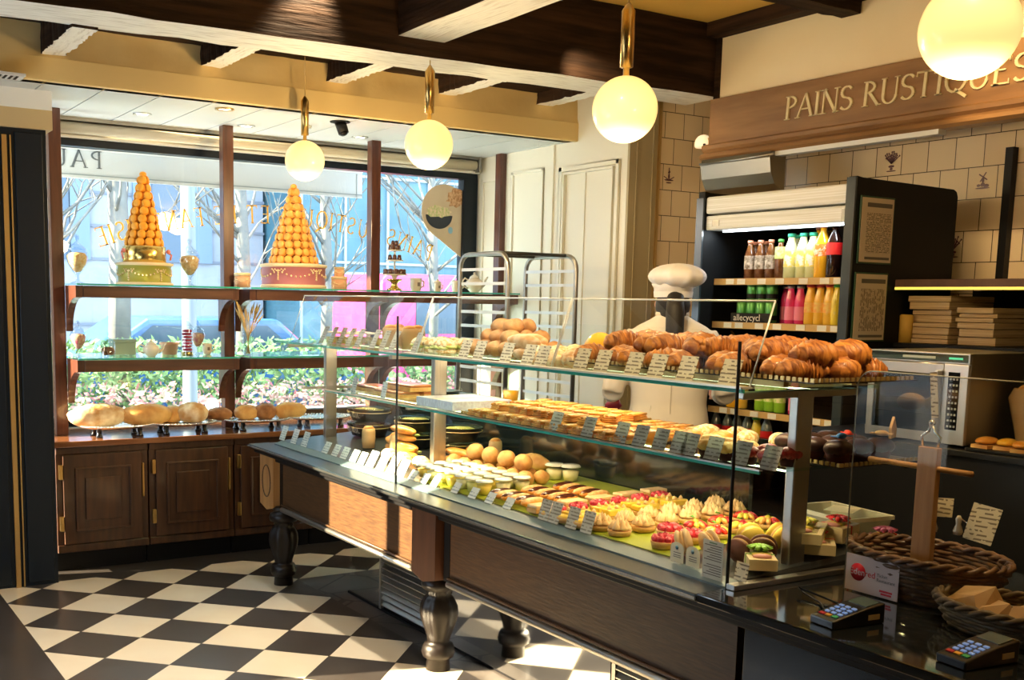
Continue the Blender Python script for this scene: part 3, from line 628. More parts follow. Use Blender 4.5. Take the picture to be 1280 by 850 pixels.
tl = ['oval silver tray on black feet under the two long loaves beside the navy surround', 'oval silver tray on black feet under the scored round country loaf', 'oval silver tray on black feet under the braided loaves beside the second post', 'oval silver tray on black feet holding the long loaf seen through the counter glass']
TX = [(175, 542), (245, 535), (330, 528), (393, 520)]
tr = []
for k, (a, b) in enumerate(TX):
    P = PZ(a, b - 2, CT); P.y = 6.62 + .02 * k; P.x = [1.73, 2.13, 2.62, 3.06][k]
    tr.append(put('ftray', tray, (P.x, 6.53, CT), 0, tl[k], 'tray', 'footed silver bread trays', (.80, .75, 1)))
def loaf(kind, Lx, Wy, Hz, m, scores=0, seed=1, slant=.4):
    Rr = random.Random(seed)
    def mk():
        t = thing('bread_loaf', '', '', (0, 0, 0))
        ph = [Rr.uniform(0, 6) for _ in range(4)]
        def fn(th, p):
            q = .03 * math.sin(3 * th + ph[0]) * math.cos(p) + .02 * math.sin(5 * th + ph[1] + 2 * p)
            if scores and p > .1:
                xx = math.cos(th) * math.cos(p); q += .11 * abs(math.sin(scores * PI * (xx + slant * math.sin(th) * math.cos(p)))) - .03
            return q
        MB().ell((0, 0, Hz * .45), (Lx / 2, Wy / 2, Hz * .55), 40, 16, fn, flat=.8).build('crumb_body', m, t); return t
    return mk
def on_tray(px, py, Y=6.57): return PY(px, py, Y).x
ZT = CT + .0585 + .0005
def bread(kind, mk, px, Y, rz, lab, z=ZT, sc=1, grp=None):
    return put(kind, mk, (PY(px, 525, Y).x, Y, z), rz, lab, 'bread', grp, sc)
bread('lo1', loaf('a', .34, .16, .13, floury, 3, 1), 122, 6.55, .05, 'large floury golden loaf at the left end of the worktop')
bread('lo2', loaf('b', .32, .15, .12, crust, 4, 2), 184, 6.55, .05, 'large golden oblong loaf beside the floury one, second from the left end')
bread('lo3', loaf('c', .18, .10, .10, darkcrust, 5, 3), 200, 6.61, 0, 'small dark seeded loaf behind the golden oblong loaf')
bread('lo4', loaf('d', .19, .19, .12, floury, 3, 4, 0), 241, 6.56, .6, 'round country loaf with floury scored segments on the second tray')
bread('lo5', loaf('e', .13, .12, .10, crust, 2, 5), 216, 6.60, .3, 'small golden round loaf tucked behind the scored country loaf')
bread('lo6', loaf('f', .17, .12, .08, darkcrust, 3, 6), 274, 6.60, 0, 'small brown seeded loaf against the second shelving post')
bread('lo7', loaf('g', .16, .12, .09, crust, 6, 7), 308, 6.60, 0, 'small ridged golden loaf right of the second shelving post')
bread('lo8', loaf('h', .14, .12, .10, darkcrust, 3, 8), 332, 6.57, 0, 'glazed brown brioche loaf with a pale base beside the ridged loaf')
bread('lo9', loaf('i', .22, .12, .10, crust, 5, 9), 362, 6.57, 0, 'long golden brown loaf on the tray behind the counter glass')

# ================================================================ macaron towers
orange = mat('orange_macaron', (.86, .34, .015), .55, col2=(.94, .42, .03), scale=20)
orange2 = mat('apricot_macaron', (.84, .38, .06), .55, col2=(.92, .46, .10), scale=20)
def tower(name, label, P, H, R0, R1, rows, m, base):
    t = thing(name, label, 'macaron tower', P)
    z0 = base(t)
    MB().lathe([(R0 - .028, 0), (max(R1 - .028, .008), H)], c=(0, 0, z0), n=24).build('cone_core', mat('caramel_gap', (.30, .10, .01), .6), t)
    cnt = 0; extra = MB()
    for k in range(rows):
        z = z0 + H * (k + .5) / rows; r = R0 + (R1 - R0) * (k + .5) / rows; n = max(3, int(2 * PI * r / .0545)); 
        for i in range(n):
            a = 2 * PI * (i + .5 * (k % 2)) / n; R = Matrix.Rotation(a, 3, 'Z') @ Matrix.Rotation(PI / 2 - .2, 3, 'Y')
            c = Vector(((r - .012) * math.cos(a), (r - .012) * math.sin(a), z))
            front = math.sin(a) < .25
            mb = MB() if (front and cnt < 96) else extra
            for o_, s_ in ((-.009, .6), (.010, .6)): mb.ell(c + R @ Vector((0, 0, o_)), (.0262, .0262, .0115), 16, 6, R=R)
            mb.ell(c, (.023, .023, .006), 10, 4, R=R)
            if mb is not extra: mb.build('macaron', m, t); cnt += 1
    o = extra.build('macaron', m, t); o['kind'] = 'stuff'
    P3 = Vector((0, 0, z0 + H + .012)); MB().ell(P3, (.022, .022, .018), 12, 8).build('top_macaron', m, t); return t
goldbox = mat('gold_foil', (.72, .52, .16), .22, .9); olive = mat('olive_box', (.36, .34, .05), .45); mauve = mat('mauve_box', (.48, .17, .20), .5); rimc = mat('cream_trim', (.85, .68, .42), .5)
def garland(mb, r, z, n, drop, rad=.0055):
    for s in range(n):
        for i in range(10):
            f = i / 9; a = 2 * PI * (s + f) / n - PI / 2 + .35; mb.ell((r * math.cos(a), r * math.sin(a), z - drop * math.sin(PI * f)), (rad, rad, rad), 6, 4)
        a = 2 * PI * s / n - PI / 2 + .35
        for i in range(5): mb.ell((r * math.cos(a), r * math.sin(a), z - i * .013 - .005), (rad * 1.1, rad, rad), 6, 4)
        for q in (-1, 1):
            for i in range(4): mb.ell((r * math.cos(a + q * .055 * (i + 1)), r * math.sin(a + q * .055 * (i + 1)), z + .006 * (1 if i % 2 else -.4)), (rad, rad, rad * .7), 6, 4)
def base1(t):
    MB().lathe([(.16, 0), (.165, .004), (.165, .01), (.155, .014), (.155, .11), (.165, .115), (.165, .128), (.13, .132)], n=40).build('round_box', olive, t)
    MB().lathe([(.168, .0), (.168, .012), (.160, .016)], n=40).lathe([(.158, .112), (.169, .116), (.169, .128), (.14, .133)], n=40).build('box_rim', rimc, t)
    mb = MB(); garland(mb, .158, .085, 5, .03); mb.build('moulded_garland', rimc, t)
    MB().lathe([(.125, .13), (.130, .135), (.128, .225), (.118, .232)], n=12).build('gold_collar', goldbox, t)
    mb = MB(); mb.tube([(-.128, -.03, .20), (-.15, -.05, .19), (-.14, -.05, .15)], .006, 6); mb.tube([(.128, -.03, .20), (.15, -.05, .18), (.142, -.05, .15)], .006, 6); mb.ell((-.135, -.04, .20), (.014, .014, .014), 8, 6); mb.ell((.135, -.04, .20), (.014, .014, .014), 8, 6)
    mb.build('ribbon', mat('pink_ribbon', (.7, .25, .25), .5), t); return .228
def base2(t):
    MB().lathe([(.205, 0), (.21, .006), (.205, .02), (.205, .13), (.212, .135), (.212, .15), (.17, .156)], n=48).build('round_box', mauve, t)
    MB().lathe([(.213, .0), (.213, .018), (.206, .024)], n=48).lathe([(.207, .132), (.217, .137), (.217, .152), (.18, .158)], n=48).build('box_rim', rimc, t)
    mb = MB(); garland(mb, .208, .112, 5, .04, .007); mb.build('moulded_garland', rimc, t); return .156
Q = PY(181, 353, 6.62); tower('macaron_tower', 'orange macaron tower with a gold collar on an olive green round box', (Q.x, 6.62, Z2), .41, .112, .022, 9, orange, base1)
Q = PY(371, 356, 6.60); t2 = tower('macaron_tower', 'tall tower of apricot macarons on a mauve round box with cream garlands, middle shelf bay', (Q.x, 6.65, Z2), .48, .160, .022, 10, orange2, base2)

# ================================================================ jars, pots and stands on the glass shelves
nuts = mat('golden_sweets', (.78, .42, .12), .5, col2=(.95, .74, .42), scale=60, bump=.5)
pinks = mat('pink_sweets', (.60, .10, .16), .5, col2=(.85, .62, .35), scale=50, bump=.4)
cocoa = mat('brown_sweets', (.20, .08, .04), .5, col2=(.5, .28, .16), scale=50)
china = mat('old_china', (.72, .64, .50), .25, col2=(.80, .73, .60), scale=6, coat=.5)
def goblet(label, px, Y, z, s, fill, name='apothecary_jar'):
    t = thing(name, label, 'glass jar', (PY(px, 350, Y).x, Y, z)); 
    MB().lathe([(r * s, h * s) for r, h in ((.045, 0), (.04, .006), (.012, .015), (.01, .05), (.03, .075), (.055, .12), (.066, .165), (.06, .195), (.052, .20))], n=28, cap=False).build('bowl', jarglass, t)
    MB().lathe([(r * s, h * s) for r, h in ((.055, .201), (.056, .208), (.03, .235), (.01, .25), (.009, .262), (.018, .275), (.012, .29), (.001, .297))], n=24).build('lid', jarglass, t)
    MB().lathe([(r * s, h * s) for r, h in ((.012, .068), (.026, .08), (.05, .12), (.060, .165), (.045, .185), (.01, .19))], n=20, flute=lambda a, k: 1 + .05 * math.sin(5 * a + 9 * k)).build('sweets', fill, t)
    return t
goblet('tall glass candy goblet of golden sweets left of the olive box macaron tower', 97, 6.6, Z2, .95, nuts)
goblet('slim glass candy goblet of golden sweets right of the olive box macaron tower', 237, 6.62, Z2, .98, nuts)
goblet('low lidded glass goblet of pink and yellow sweets beside the leftmost shelving post', 96, 6.55, Z1, .72, pinks)
goblet('lidded glass sweet jar with dark sweets standing behind the red macaron jar', 246, 6.72, Z1, .72, pinks)
def jar(label, px, Y, z, r, h, fill, mk=None):
    t = thing('glass_jar', label, 'glass jar', (PY(px, 440, Y).x, Y, z))
    MB().lathe([(r, 0), (r, h), (r * .9, h + .006)], n=28, cap=False).build('body', jarglass, t)
    MB().lathe([(r * 1.02, h + .007), (r * .95, h + .015), (r * .4, h + .04), (r * .16, h + .05), (r * .2, h + .065), (.001, h + .075)], n=24).build('lid', jarglass, t)
    mk(t); return t
def cookies(t):
    for k in range(7):
        a = k * .9; R = Matrix.Rotation(a, 3, 'Z') @ Matrix.Rotation(1.2 + .1 * k, 3, 'X'); MB().ell((.014 * math.cos(a), .014 * math.sin(a), .034), (.026, .026, .008), 14, 6, R=R).build('cookie', cocoa, t)
jar('squat lidded glass jar of striped brown biscuits, left of the teapot', 135, 6.56, Z1, .043, .07, None, cookies)
def reds(t):
    for k in range(7): MB().lathe([(.001, 0), (.026, .002), (.03, .006), (.027, .009), (.03, .012), (.026, .016), (.001, .018)], c=(.002 * (-1) ** k, 0, .03 + k * .019), n=16).build('red_macaron', mat('raspberry_macaron', (.50, .02, .07), .5), t)
    MB().lathe([(.036, .001), (.036, .026), (.001, .028)], n=20).build('gold_base', goldbox, t)
jar('cylindrical glass jar holding a stack of raspberry red macarons', 234, 6.54, Z1, .037, .165, None, reds)
def teapot(label, px, Y, z, s, m, tall=1.):
    t = thing('teapot', label, 'teapot', (PY(px, 440, Y).x, Y, z))
    MB().lathe([(r * s, h * s * tall) for r, h in ((.03, 0), (.033, .006), (.05, .02), (.062, .045), (.058, .07), (.04, .085), (.034, .09))], n=28).build('body', m, t)
    MB().lathe([(r * s, h * s * tall) for r, h in ((.036, .0905), (.032, .098), (.016, .108), (.006, .112), (.01, .12), (.001, .127))], n=20).build('lid', m, t)
    q = tall
    MB().tube([(.05 * s, 0, .03 * s * q), (.085 * s, 0, .05 * s * q), (.095 * s, 0, .08 * s * q), (.115 * s, 0, .098 * s * q)], [.014 * s, .01 * s, .007 * s, .006 * s], 10).build('spout', m, t)
    MB().tube([(-.05 * s, 0, .075 * s * q), (-.08 * s, 0, .088 * s * q), (-.10 * s, 0, .07 * s * q), (-.095 * s, 0, .04 * s * q), (-.055 * s, 0, .025 * s * q)], .006 * s, 8).build('handle', m, t)
    return t
teapot('round cream china teapot with handle and spout on the lower glass shelf', 189, 6.54, Z1, .82, china)
t = teapot('tall cream china coffee pot with a painted sprig behind the tray trolley', 591, 6.66, Z2, 1.0, china, 1.15)
def cup(label, px, Y, z, s, m, name='china_mug', lid=False):
    t = thing(name, label, 'mug' if not lid else 'sugar bowl', (PY(px, 350, Y).x, Y, z))
    MB().lathe([(r * s, h * s) for r, h in ((.026, 0), (.03, .004), (.038, .03), (.037, .07), (.040, .085), (.036, .086), (.033, .02), (.001, .014))], n=26).build('body', m, t)
    MB().tube([(.036 * s, 0, .07 * s), (.06 * s, 0, .065 * s), (.06 * s, 0, .035 * s), (.036 * s, 0, .025 * s)], .005 * s, 8).build('handle', m, t)
    if lid: MB().lathe([(r * s, h * s) for r, h in ((.040, .087), (.03, .1), (.008, .108), (.011, .118), (.001, .124))], n=20).build('lid', m, t)
    MB().cbox((0, -.0385 * s, .045 * s), (.02 * s, .002, .025 * s)).build('painted_sprig', mat('sprig_ink', (.2, .15, .12), .5), t)
    return t
cup('cream china mug with a painted sprig right of the chocolate stand', 520, 6.62, Z2, 1.05, china)
cup('small lidded china sugar bowl between the two mugs on the upper shelf', 547, 6.62, Z2, .72, china, 'sugar_bowl', True)
cup('cream china mug with a painted sprig seen between the trolley frames', 571, 6.62, Z2, .95, china)
cup('pale china cup with a handle right of the red macaron jar on the lower shelf', 258, 6.72, Z1, .8, china)
# peach tins
peach = mat('peach_tin', (.75, .40, .24), .5, col2=(.80, .48, .30), scale=8)
def tin(label, px, Y, z, r, h, name='round_tin'):
    t = thing(name, label, 'tin', (PY(px, 350, Y).x, Y, z)); MB().lathe([(r, 0), (r, h * .78)], n=28).build('body', peach, t); MB().lathe([(r * 1.05, h * .781), (r * 1.05, h * .97), (r * .95, h)], n=28).build('lid', rimc, t)
    mb = MB(); garland(mb, r, h * .55, 4, h * .15, .004); mb.build('moulded_garland', rimc, t); return t
tin('peach round tin between the second shelving post and the mauve cake box', 303, 6.62, Z2, .05, .09)
tin('wide peach round tin right of the mauve macaron tower box', 424, 6.62, Z2, .052, .085)
tin('small peach tin standing on top of the wide peach tin', 424, 6.62, Z2 + .0855, .034, .062)
P = PY(213, 430, 6.72); t = thing('china_planter', 'small terracotta-pink china planter right of the teapot spout', 'planter', (P.x, 6.74, Z1)); MB().lathe([(.045, 0), (.055, .06), (.062, .062), (.062, .075), (.05, .075), (.045, .02), (.001, .015)], n=24).build('pot', peach, t)
P = PY(153, 430, 6.78); t = thing('gift_tin', 'pale green lidded tin box behind the biscuit jar', 'tin', (P.x, 6.78, Z1)); MB().box(-.07, .07, -.05, .05, 0, .075).build('body', mat('pale_green_tin', (.35, .5, .42), .5), t, bevel=.004); MB().box(-.073, .073, -.053, .053, .0755, .095).build('lid', mat('pale_green_tin', ()), t, bevel=.004)
# vase of dried wheat
P = PY(305, 430, 6.62); t = thing('wheat_vase', 'clear glass vase with a sheaf of dried wheat right of the second post', 'vase', (P.x, 6.55, Z1))
MB().lathe([(.028, 0), (.03, .01), (.032, .14), (.036, .15)], n=20, cap=False).build('vase', jarglass, t)
straw = mat('dry_straw', (.68, .42, .12), .7, col2=(.85, .62, .28), scale=30); Rr = random.Random(2)
for k in range(26):
    a = Rr.uniform(0, 2 * PI); s = Rr.uniform(.02, .09); h = Rr.uniform(.24, .33); e = Vector((s * math.cos(a) * 1.1, s * math.sin(a) * .6, h))
    mb = MB(); mb.tube([(.012 * math.cos(a + 3), .012 * math.sin(a + 3), .01), (.01 * math.cos(a), .01 * math.sin(a), .13), e], .0016, 5); d = (e - Vector((0, 0, .13))).normalized(); mb.tube([e - d * .06, e - d * .03, e + d * .015], [.002, .0065, .001], 6); mb.build('wheat_stalk', straw, t)
# three-tier chocolate stand on a gold footed base
P = PY(493, 358, 6.57); t = thing('tiered_stand', 'three-tier china stand piled with chocolate canelés left of the china mugs', 'cake stand', (P.x, 6.57, Z2))
MB().lathe([(.05, 0), (.05, .01), (.03, .02), (.018, .045), (.03, .06), (.05, .07), (.05, .078)], n=24).build('gold_foot', goldbox, t)
MB().lathe([(.006, .078), (.02, .09), (.02, .10), (.006, .105), (.006, .29), (.001, .30)], n=12).build('stem', china, t)
tz = [(.10, .082), (.195, .055), (.262, .048)]
choc = mat('chocolate', (.06, .018, .008), .3, col2=(.12, .04, .018), scale=20, coat=.4)
for z, r in tz: MB().lathe([(.007, z), (r, z + .003), (r + .006, z + .01), (r, z + .008), (.007, z + .006)], n=28).build('tier_plate', china, t)
can = None
for z, r in tz:
    n = max(5, int(2 * PI * (r - .02) / .036))
    for i in range(n):
        a = 2 * PI * i / n
        MB().lathe([(.016, 0), (.015, .015), (.012, .034), (.006, .036)], c=((r - .018) * math.cos(a), (r - .018) * math.sin(a), z + .0085), n=12, flute=lambda a_, k: 1 + .12 * math.cos(8 * a_)).build('canele', choc, t)
for i in range(4): MB().lathe([(.015, 0), (.013, .02), (.006, .034)], c=(.016 * math.cos(i * 1.6), .016 * math.sin(i * 1.6), .3), n=12, flute=lambda a_, k: 1 + .12 * math.cos(8 * a_)).build('canele', choc, t)
# globe pendants
globe = mat('opal_globe', (.9, .75, .45), .35, emit=(1, .70, .24), es=.80, coat=.4)
def pendant(px, py, rpx, r, stem_px, top_z, label, Y=None):
    d = ray(px, py)
    t = r * F / rpx / d.dot(FWD); P = EYE + d * t
    if Y is not None: P = PY(px, py, Y); r = rpx / F * (P - EYE).dot(FWD)
    th = thing('globe_pendant', label, 'pendant lamp', P); s = r / .125
    MB().ell((0, 0, 0), (r, r, r), 40, 24).build('globe', globe, th)
    MB().lathe([(.012 * s, r - .002), (.012 * s, r + .03 * s), (.026 * s, r + .032 * s), (.026 * s, r + .24 * s), (.02 * s, r + .25 * s), (.006 * s, r + .27 * s)], n=8).build('brass_stem', brass, th)
    top = top_z - P.z
    MB().lathe([(.003, r + .27 * s), (.003, max(top, r + .28 * s))], n=6).build('cord', brassdull, th)
    l = bpy.data.lights.new('globe_bulb', 'POINT'); l.energy = 19; l.color = (1, .70, .34); l.shadow_soft_size = .07
    lo = bpy.data.objects.new('globe_bulb', l); COL.objects.link(lo); lo.parent = th; lo.location = (0, 0, -r - .09)
    return th
pendant(381, 201, 24.7, .11, 0, 3.2, 'small brass-stemmed opal globe lamp nearest the window, in front of the pink cake tower', Y=5.78)
pendant(536, 181, 30.3, .125, 0, 2.82, 'opal globe lamp on a thick brass stem hanging straight from the dark beam')
pendant(781, 137, 40.5, .125, 0, 3.25, 'large opal globe lamp on a brass stem in front of the dark beam end')
pendant(1212, 37, 60, .125, 0, 3.25, 'largest opal globe lamp at the top right in front of the wooden bread sign')
# ================================================================ the glass display counter
RZ = -DA
dc = thing('display_counter', 'long glass pastry display counter with wood apron, turned legs and two glass shelves', 'display counter', D(0, 0), RZ)
granite = mat('dark_granite', (.006, .011, .014), .3, col2=(.014, .022, .027), scale=60, spec=.4)
YE = 3.56
MB().box(0, .67, 0, YE, .45, .765).build('cooling_base', black, dc)
mb = MB()
for (y0, y1) in ((1.80, 3.30), (-.10, 1.50)): mb = MB().box(-.04, -.001, y0, y1, .45, .742).build('apron_panel', oakapron, dc)
MB().box(-.041, -.001, 1.502, 1.55, .44, .742).build('dark_recess', black, dc); MB().box(-.041, -.001, 3.302, 3.345, .44, .742).build('dark_recess', black, dc)
for (y0, y1) in ((1.80, 3.30), (-1.3, 1.50)):
    MB().tube([(-.048, y0, .437), (-.048, y1, .437)], .014, 12).box(-.052, -.001, y0, y1, .424, .438).build('steel_moulding', steelb, dc)
    MB().tube([(-.05, y0, .462), (-.05, y1, .462)], .006, 8).build('wood_bead', oakapron, dc)
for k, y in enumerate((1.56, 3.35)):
    pl = MB().prism([(y, .742), (y + .2, .742), (y + .2, .44), (y + .1, .415), (y, .44)], -.078, -.001, 'x').build('pilaster', darkpost if k == 0 else mat('sunlit_pilaster_wood', (.40, .19, .06), .4, col2=(.5, .26, .09), scale=6, stretch=(5, 5, .5)), dc)  # sunlight on the far pilaster is painted in as a lighter wood
    mb = MB()
    for i in range(20):
        a, b = 2 * PI * i / 20, 2 * PI * (i + 1) / 20
        mb.tube([(-.079, y + .1 + .06 * math.cos(a), .58 + .09 * math.sin(a)), (-.079, y + .1 + .06 * math.cos(b), .58 + .09 * math.sin(b))], .004, 5)
    if k: mb.build('carved_oval', darkpost, pl)
prof = [(.045, .45), (.06, .44), (.06, .425), (.05, .42), (.075, .405), (.082, .385), (.075, .365), (.05, .355), (.056, .345), (.05, .338), (.066, .32), (.08, .29), (.083, .26), (.078, .225), (.064, .185), (.052, .15), (.05, .13), (.046, .125), (.062, .118), (.07, .10), (.074, .08), (.068, .06), (.056, .052), (.05, .05), (.054, 0)]
for q in (Linv(Vector((2.40, 5.60, 0))), Linv(Vector((2.425, 3.955, 0)))):
    MB().lathe(prof[::-1], c=(q[0], q[1], 0), n=48, flute=lambda a, k: 1 + (.055 * math.cos(8 * a) if .36 < k < .72 else 0)).build('leg', turned, dc)
MB().lathe(prof[::-1], c=(.60, 1.25, 0), n=32).build('leg', turned, dc)
# rim and cornices
MB().box(-.088, .0, -1.3, YE + .06, .722, .744).build('cornice', black, dc, bevel=.004); MB().box(-.066, .0, -1.3, YE + .04, .698, .7215).build('cornice', black, dc, bevel=.006)
MB().box(-.112, .012, 0, YE + .09, .745, .768).box(.012, .68, YE + .001, YE + .09, .745, .768).build('stone_rim', granite, dc, bevel=.006)
MB().box(-.118, -.1125, 0, YE + .09, .753, .761).build('rim_highlight', steel, dc)
MB().vf([(.014, 0, .7655), (.062, 0, .7655), (.062, 0, .79), (.014, 0, .773), (.014, YE, .7655), (.062, YE, .7655), (.062, YE, .79), (.014, YE, .773)], [(0, 1, 2, 3), (4, 7, 6, 5), (0, 3, 7, 4), (1, 5, 6, 2), (3, 2, 6, 7), (0, 4, 5, 1)]).build('inner_ledge', mat('ledge_metal', (.10, .15, .18), .42), dc)
def slope(y0, y1, x0, x1, off, th, name, m, par=dc):
    z0, z1 = deckz(x0) + off, deckz(x1) + off
    return MB().vf([(x0, y0, z0 - th), (x1, y0, z1 - th), (x1, y1, z1 - th), (x0, y1, z0 - th), (x0, y0, z0), (x1, y0, z1), (x1, y1, z1), (x0, y1, z0)], [(0, 3, 2, 1), (4, 5, 6, 7), (0, 1, 5, 4), (1, 2, 6, 5), (2, 3, 7, 6), (3, 0, 4, 7)]).build(name, m, par)
slope(.0, YE, .0625, .67, -.004, .02, 'deck', mat('deck_grey', (.05, .055, .06), .35, coat=.3))
slope(.32, 1.95, .075, .66, -.0005, .003, 'green_board', mat('leaf_green_board', (.30, .36, .02), .45))
MB().box(.671, .69, .56, YE, .47, 1.08).build('back_panel', mat('dark_glass_back', (.01, .015, .018), .12, coat=.8), dc)
# plinth below: louvred steel, polished steel, clear pane
MB().box(.24, .66, -.3, 2.64, 0, .449).build('plinth', black, dc)
MB().box(.232, .2395, .78, 2.03, .015, .445).build('mirror_panel', mirror, dc)
for y0, y1 in ((2.05, 2.64), (-.2, .76)):
    g = MB().box(.222, .2395, y0, y0 + .02, .01, .449).box(.222, .2395, y1 - .02, y1, .01, .449).build('louvre_frame', steelb, dc)
    for k in range(13):
        z = .03 + k * .033
        MB().vf([(.224, y0 + .02, z), (.2395, y0 + .02, z + .018), (.2395, y1 - .02, z + .018), (.224, y1 - .02, z), (.224, y0 + .02, z + .004), (.2395, y0 + .02, z + .022), (.2395, y1 - .02, z + .022), (.224, y1 - .02, z + .004)], [(0, 1, 2, 3), (7, 6, 5, 4), (0, 4, 5, 1), (1, 5, 6, 2), (2, 6, 7, 3), (3, 7, 4, 0)]).build('slat', steel, g)
MB().box(.236, .244, 2.645, 3.02, 0, .449).box(.244, .55, 3.012, 3.02, 0, .449).build('clear_skirt', clearglass, dc)
MB().box(.226, .236, 1.9, 3.02, 0, .012).build('skirt_seal', black, dc)
# posts and shelves
for y in (.02, 2.22, 3.46):
    p = MB().box(.29, .36, y, y + .035, .80, 1.352).build('support_post', steelb, dc, bevel=.004)
    MB().box(.06, .56, y + .002, y + .033, 1.328, 1.3505).build('shelf_arm', steelb, p, bevel=.003)
    if y > 1: MB().box(.15, .62, y + .006, y + .029, 1.088, 1.1035).build('shelf_arm', steelb, p)
ts = MB().box(.03, .62, -.01, 3.60, 1.352, 1.362).build('glass_shelf', shelfglass, dc)
MB().box(.022, .0295, -.01, 3.60, 1.351, 1.3625).build('polished_edge', edge, ts)
MB().box(.018, .06, -.01, 2.05, 1.3625, 1.3685).build('edge_profile', mat('pale_profile', (.72, .72, .66), .3, .5), ts)
ms = MB().box(.135, .80, .01, 3.12, 1.104, 1.112).build('glass_shelf', shelfglass, dc)
MB().box(.128, .1345, .01, 3.12, 1.1035, 1.1125).build('polished_edge', edge, ms)
MB().box(.127, .142, .01, 3.12, 1.1126, 1.1165).build('edge_profile', steel, ms)
MB().box(.80, .815, .01, 3.1, 1.08, 1.104).build('shelf_rail', black, ms)
# glazing
g = MB().prism([(.0, .7685), (2.07, .7685), (2.07, 1.53), (.035, 1.53), (.0, 1.50)], .004, .012, 'x').build('front_glass', clearglass, dc)
MB().box(.0035, .0125, 2.0705, 2.0745, .7685, 1.53).build('dark_glass_edge', black, g); MB().box(.003, .0135, -.004, -.0005, .7685, 1.50).build('dark_glass_edge', black, g)
MB().prism([(2.075, .7685), (3.50, .7685), (3.50, 1.53), (2.075, 1.53)], .004, .012, 'x').build('front_glass', clearglass, dc)
MB().box(.0125, .60, 3.485, 3.493, .7685, 1.34).build('end_glass', clearglass, dc)
MB().box(.013, .66, -.002, .004, .79, 1.35).build('end_glass', clearglass, dc)
MB().box(.671, 1.05, .0, .555, .45, .80).build('staff_ledge', black, dc)
def guard(y0, y1, nm):
    bx, tx, z0, z1 = .055, .14, 1.3695, 1.617
    t = .003
    gg = MB().vf([(bx, y0, z0), (bx, y1, z0), (tx, y1, z1), (tx, y0, z1), (bx + .008, y0, z0), (bx + .008, y1, z0), (tx + .008, y1, z1), (tx + .008, y0, z1)], [(0, 1, 2, 3), (7, 6, 5, 4), (0, 4, 5, 1), (1, 5, 6, 2), (2, 6, 7, 3), (3, 7, 4, 0)]).build('guard_glass', clearglass, dc)
    ed = mat('guard_edge', (.75, .78, .74), .3, .3)
    mb = MB(); mb.tube([(tx + .004, y0, z1), (tx + .004, y1, z1)], .0035, 6); mb.tube([(bx + .004, y0, z0), (tx + .004, y0, z1)], .0028, 6); mb.tube([(bx + .004, y1, z0), (tx + .004, y1, z1)], .002, 6); mb.build('polished_edge', ed, gg)
guard(0.0, .965, 'a'); guard(.975, 1.985, 'b'); guard(1.995, 3.43, 'c')
MB().box(.0, .86, -.04, -.006, .7725, .79).build('end_rail', steelb, dc, bevel=.003)
# LED strips under the shelves light the pastries
lm = mat('led_strip', (1, .9, .7), .4, emit=(1, .82, .52), es=6)
for z, x, y0, y1, pw in ((1.346, .42, .06, 3.4, 8), (1.098, .30, .06, 3.05, 8)):
    MB().box(x - .006, x + .006, y0, y1, z - .004, z).build('led_strip', lm, dc)
    l = bpy.data.lights.new('led_light', 'AREA'); l.shape = 'RECTANGLE'; l.size = .03; l.size_y = y1 - y0; l.energy = pw; l.color = (1, .74, .40)
    lo = bpy.data.objects.new('led_light', l); COL.objects.link(lo); lo.parent = dc; lo.location = (x, (y0 + y1) / 2, z - .006)

# ================================================================ the dark cash counter in front
cc_ = thing('cash_counter', 'dark glossy cash counter continuing the pastry display towards the right foreground', 'counter', D(0, 0), RZ)
MB().box(-.112, 1.0, -1.35, -.0, .7445, .772).build('counter_top', mat('black_glass_top', (.012, .016, .02), .06, coat=1), cc_, bevel=.004)
MB().box(-.03, .95, -1.30, -.31, .0, .744).box(.0, .95, -.31, -.002, .46, .744).build('carcass', navy, cc_)
MB().box(-.045, -.031, -1.29, -.13, .455, .742).build('front_panel', mat('navy_panel', (.010, .022, .034), .25, coat=.4), cc_, bevel=.003)
# ================================================================ pastry materials
croi = mat('croissant', (.24, .065, .009), .5, col2=(.60, .23, .035), scale=22, stretch=(4, .6, 1), bump=.4, bscale=30, coat=.08)
puff = mat('puff_pastry', (.50, .18, .03), .5, col2=(.85, .46, .11), scale=24, bump=.5, bscale=40)
puff2 = mat('glazed_pastry', (.66, .25, .03), .32, col2=(.90, .48, .10), scale=14, bump=.3, coat=.5)
roll_m = mat('roll_crust', (.48, .21, .05), .6, col2=(.78, .48, .17), scale=14, bump=.25)
seedm = mat('sesame_crust', (.72, .46, .16), .6, col2=(.93, .82, .55), scale=60, lo=.45, hi=.52, bump=.5)
bag = mat('kraft_paper', (.50, .32, .15), .7, col2=(.60, .42, .22), scale=5, bump=.4)
bagp = mat('pale_paper', (.72, .60, .38), .7, col2=(.82, .70, .48), scale=4, bump=.3)
green = mat('lettuce', (.38, .50, .06), .5, col2=(.75, .78, .32), scale=30, bump=.5)
tart = mat('tart_shell', (.60, .32, .09), .6, col2=(.78, .50, .20), scale=20)
rasp = mat('raspberry', (.55, .015, .03), .35, col2=(.80, .06, .10), scale=90, bump=.7, coat=.4)
strawb = mat('strawberry', (.85, .05, .02), .25, coat=.6)
lemon = mat('lemon_cream', (.90, .60, .05), .3, col2=(.95, .72, .16), scale=10, coat=.5)
mering = mat('toasted_meringue', (.78, .48, .20), .5, col2=(.93, .74, .44), scale=18)
chocp = mat('chocolate_icing', (.09, .025, .012), .2, coat=.7); almond = mat('almond_flakes', (.70, .36, .12), .5, col2=(.92, .66, .32), scale=50, bump=.6)
yellowf = mat('citrus_fruit', (.95, .78, .10), .3, coat=.5); blueb = mat('blueberry', (.03, .03, .08), .35); leafm = mat('mint_leaf', (.12, .50, .04), .5)
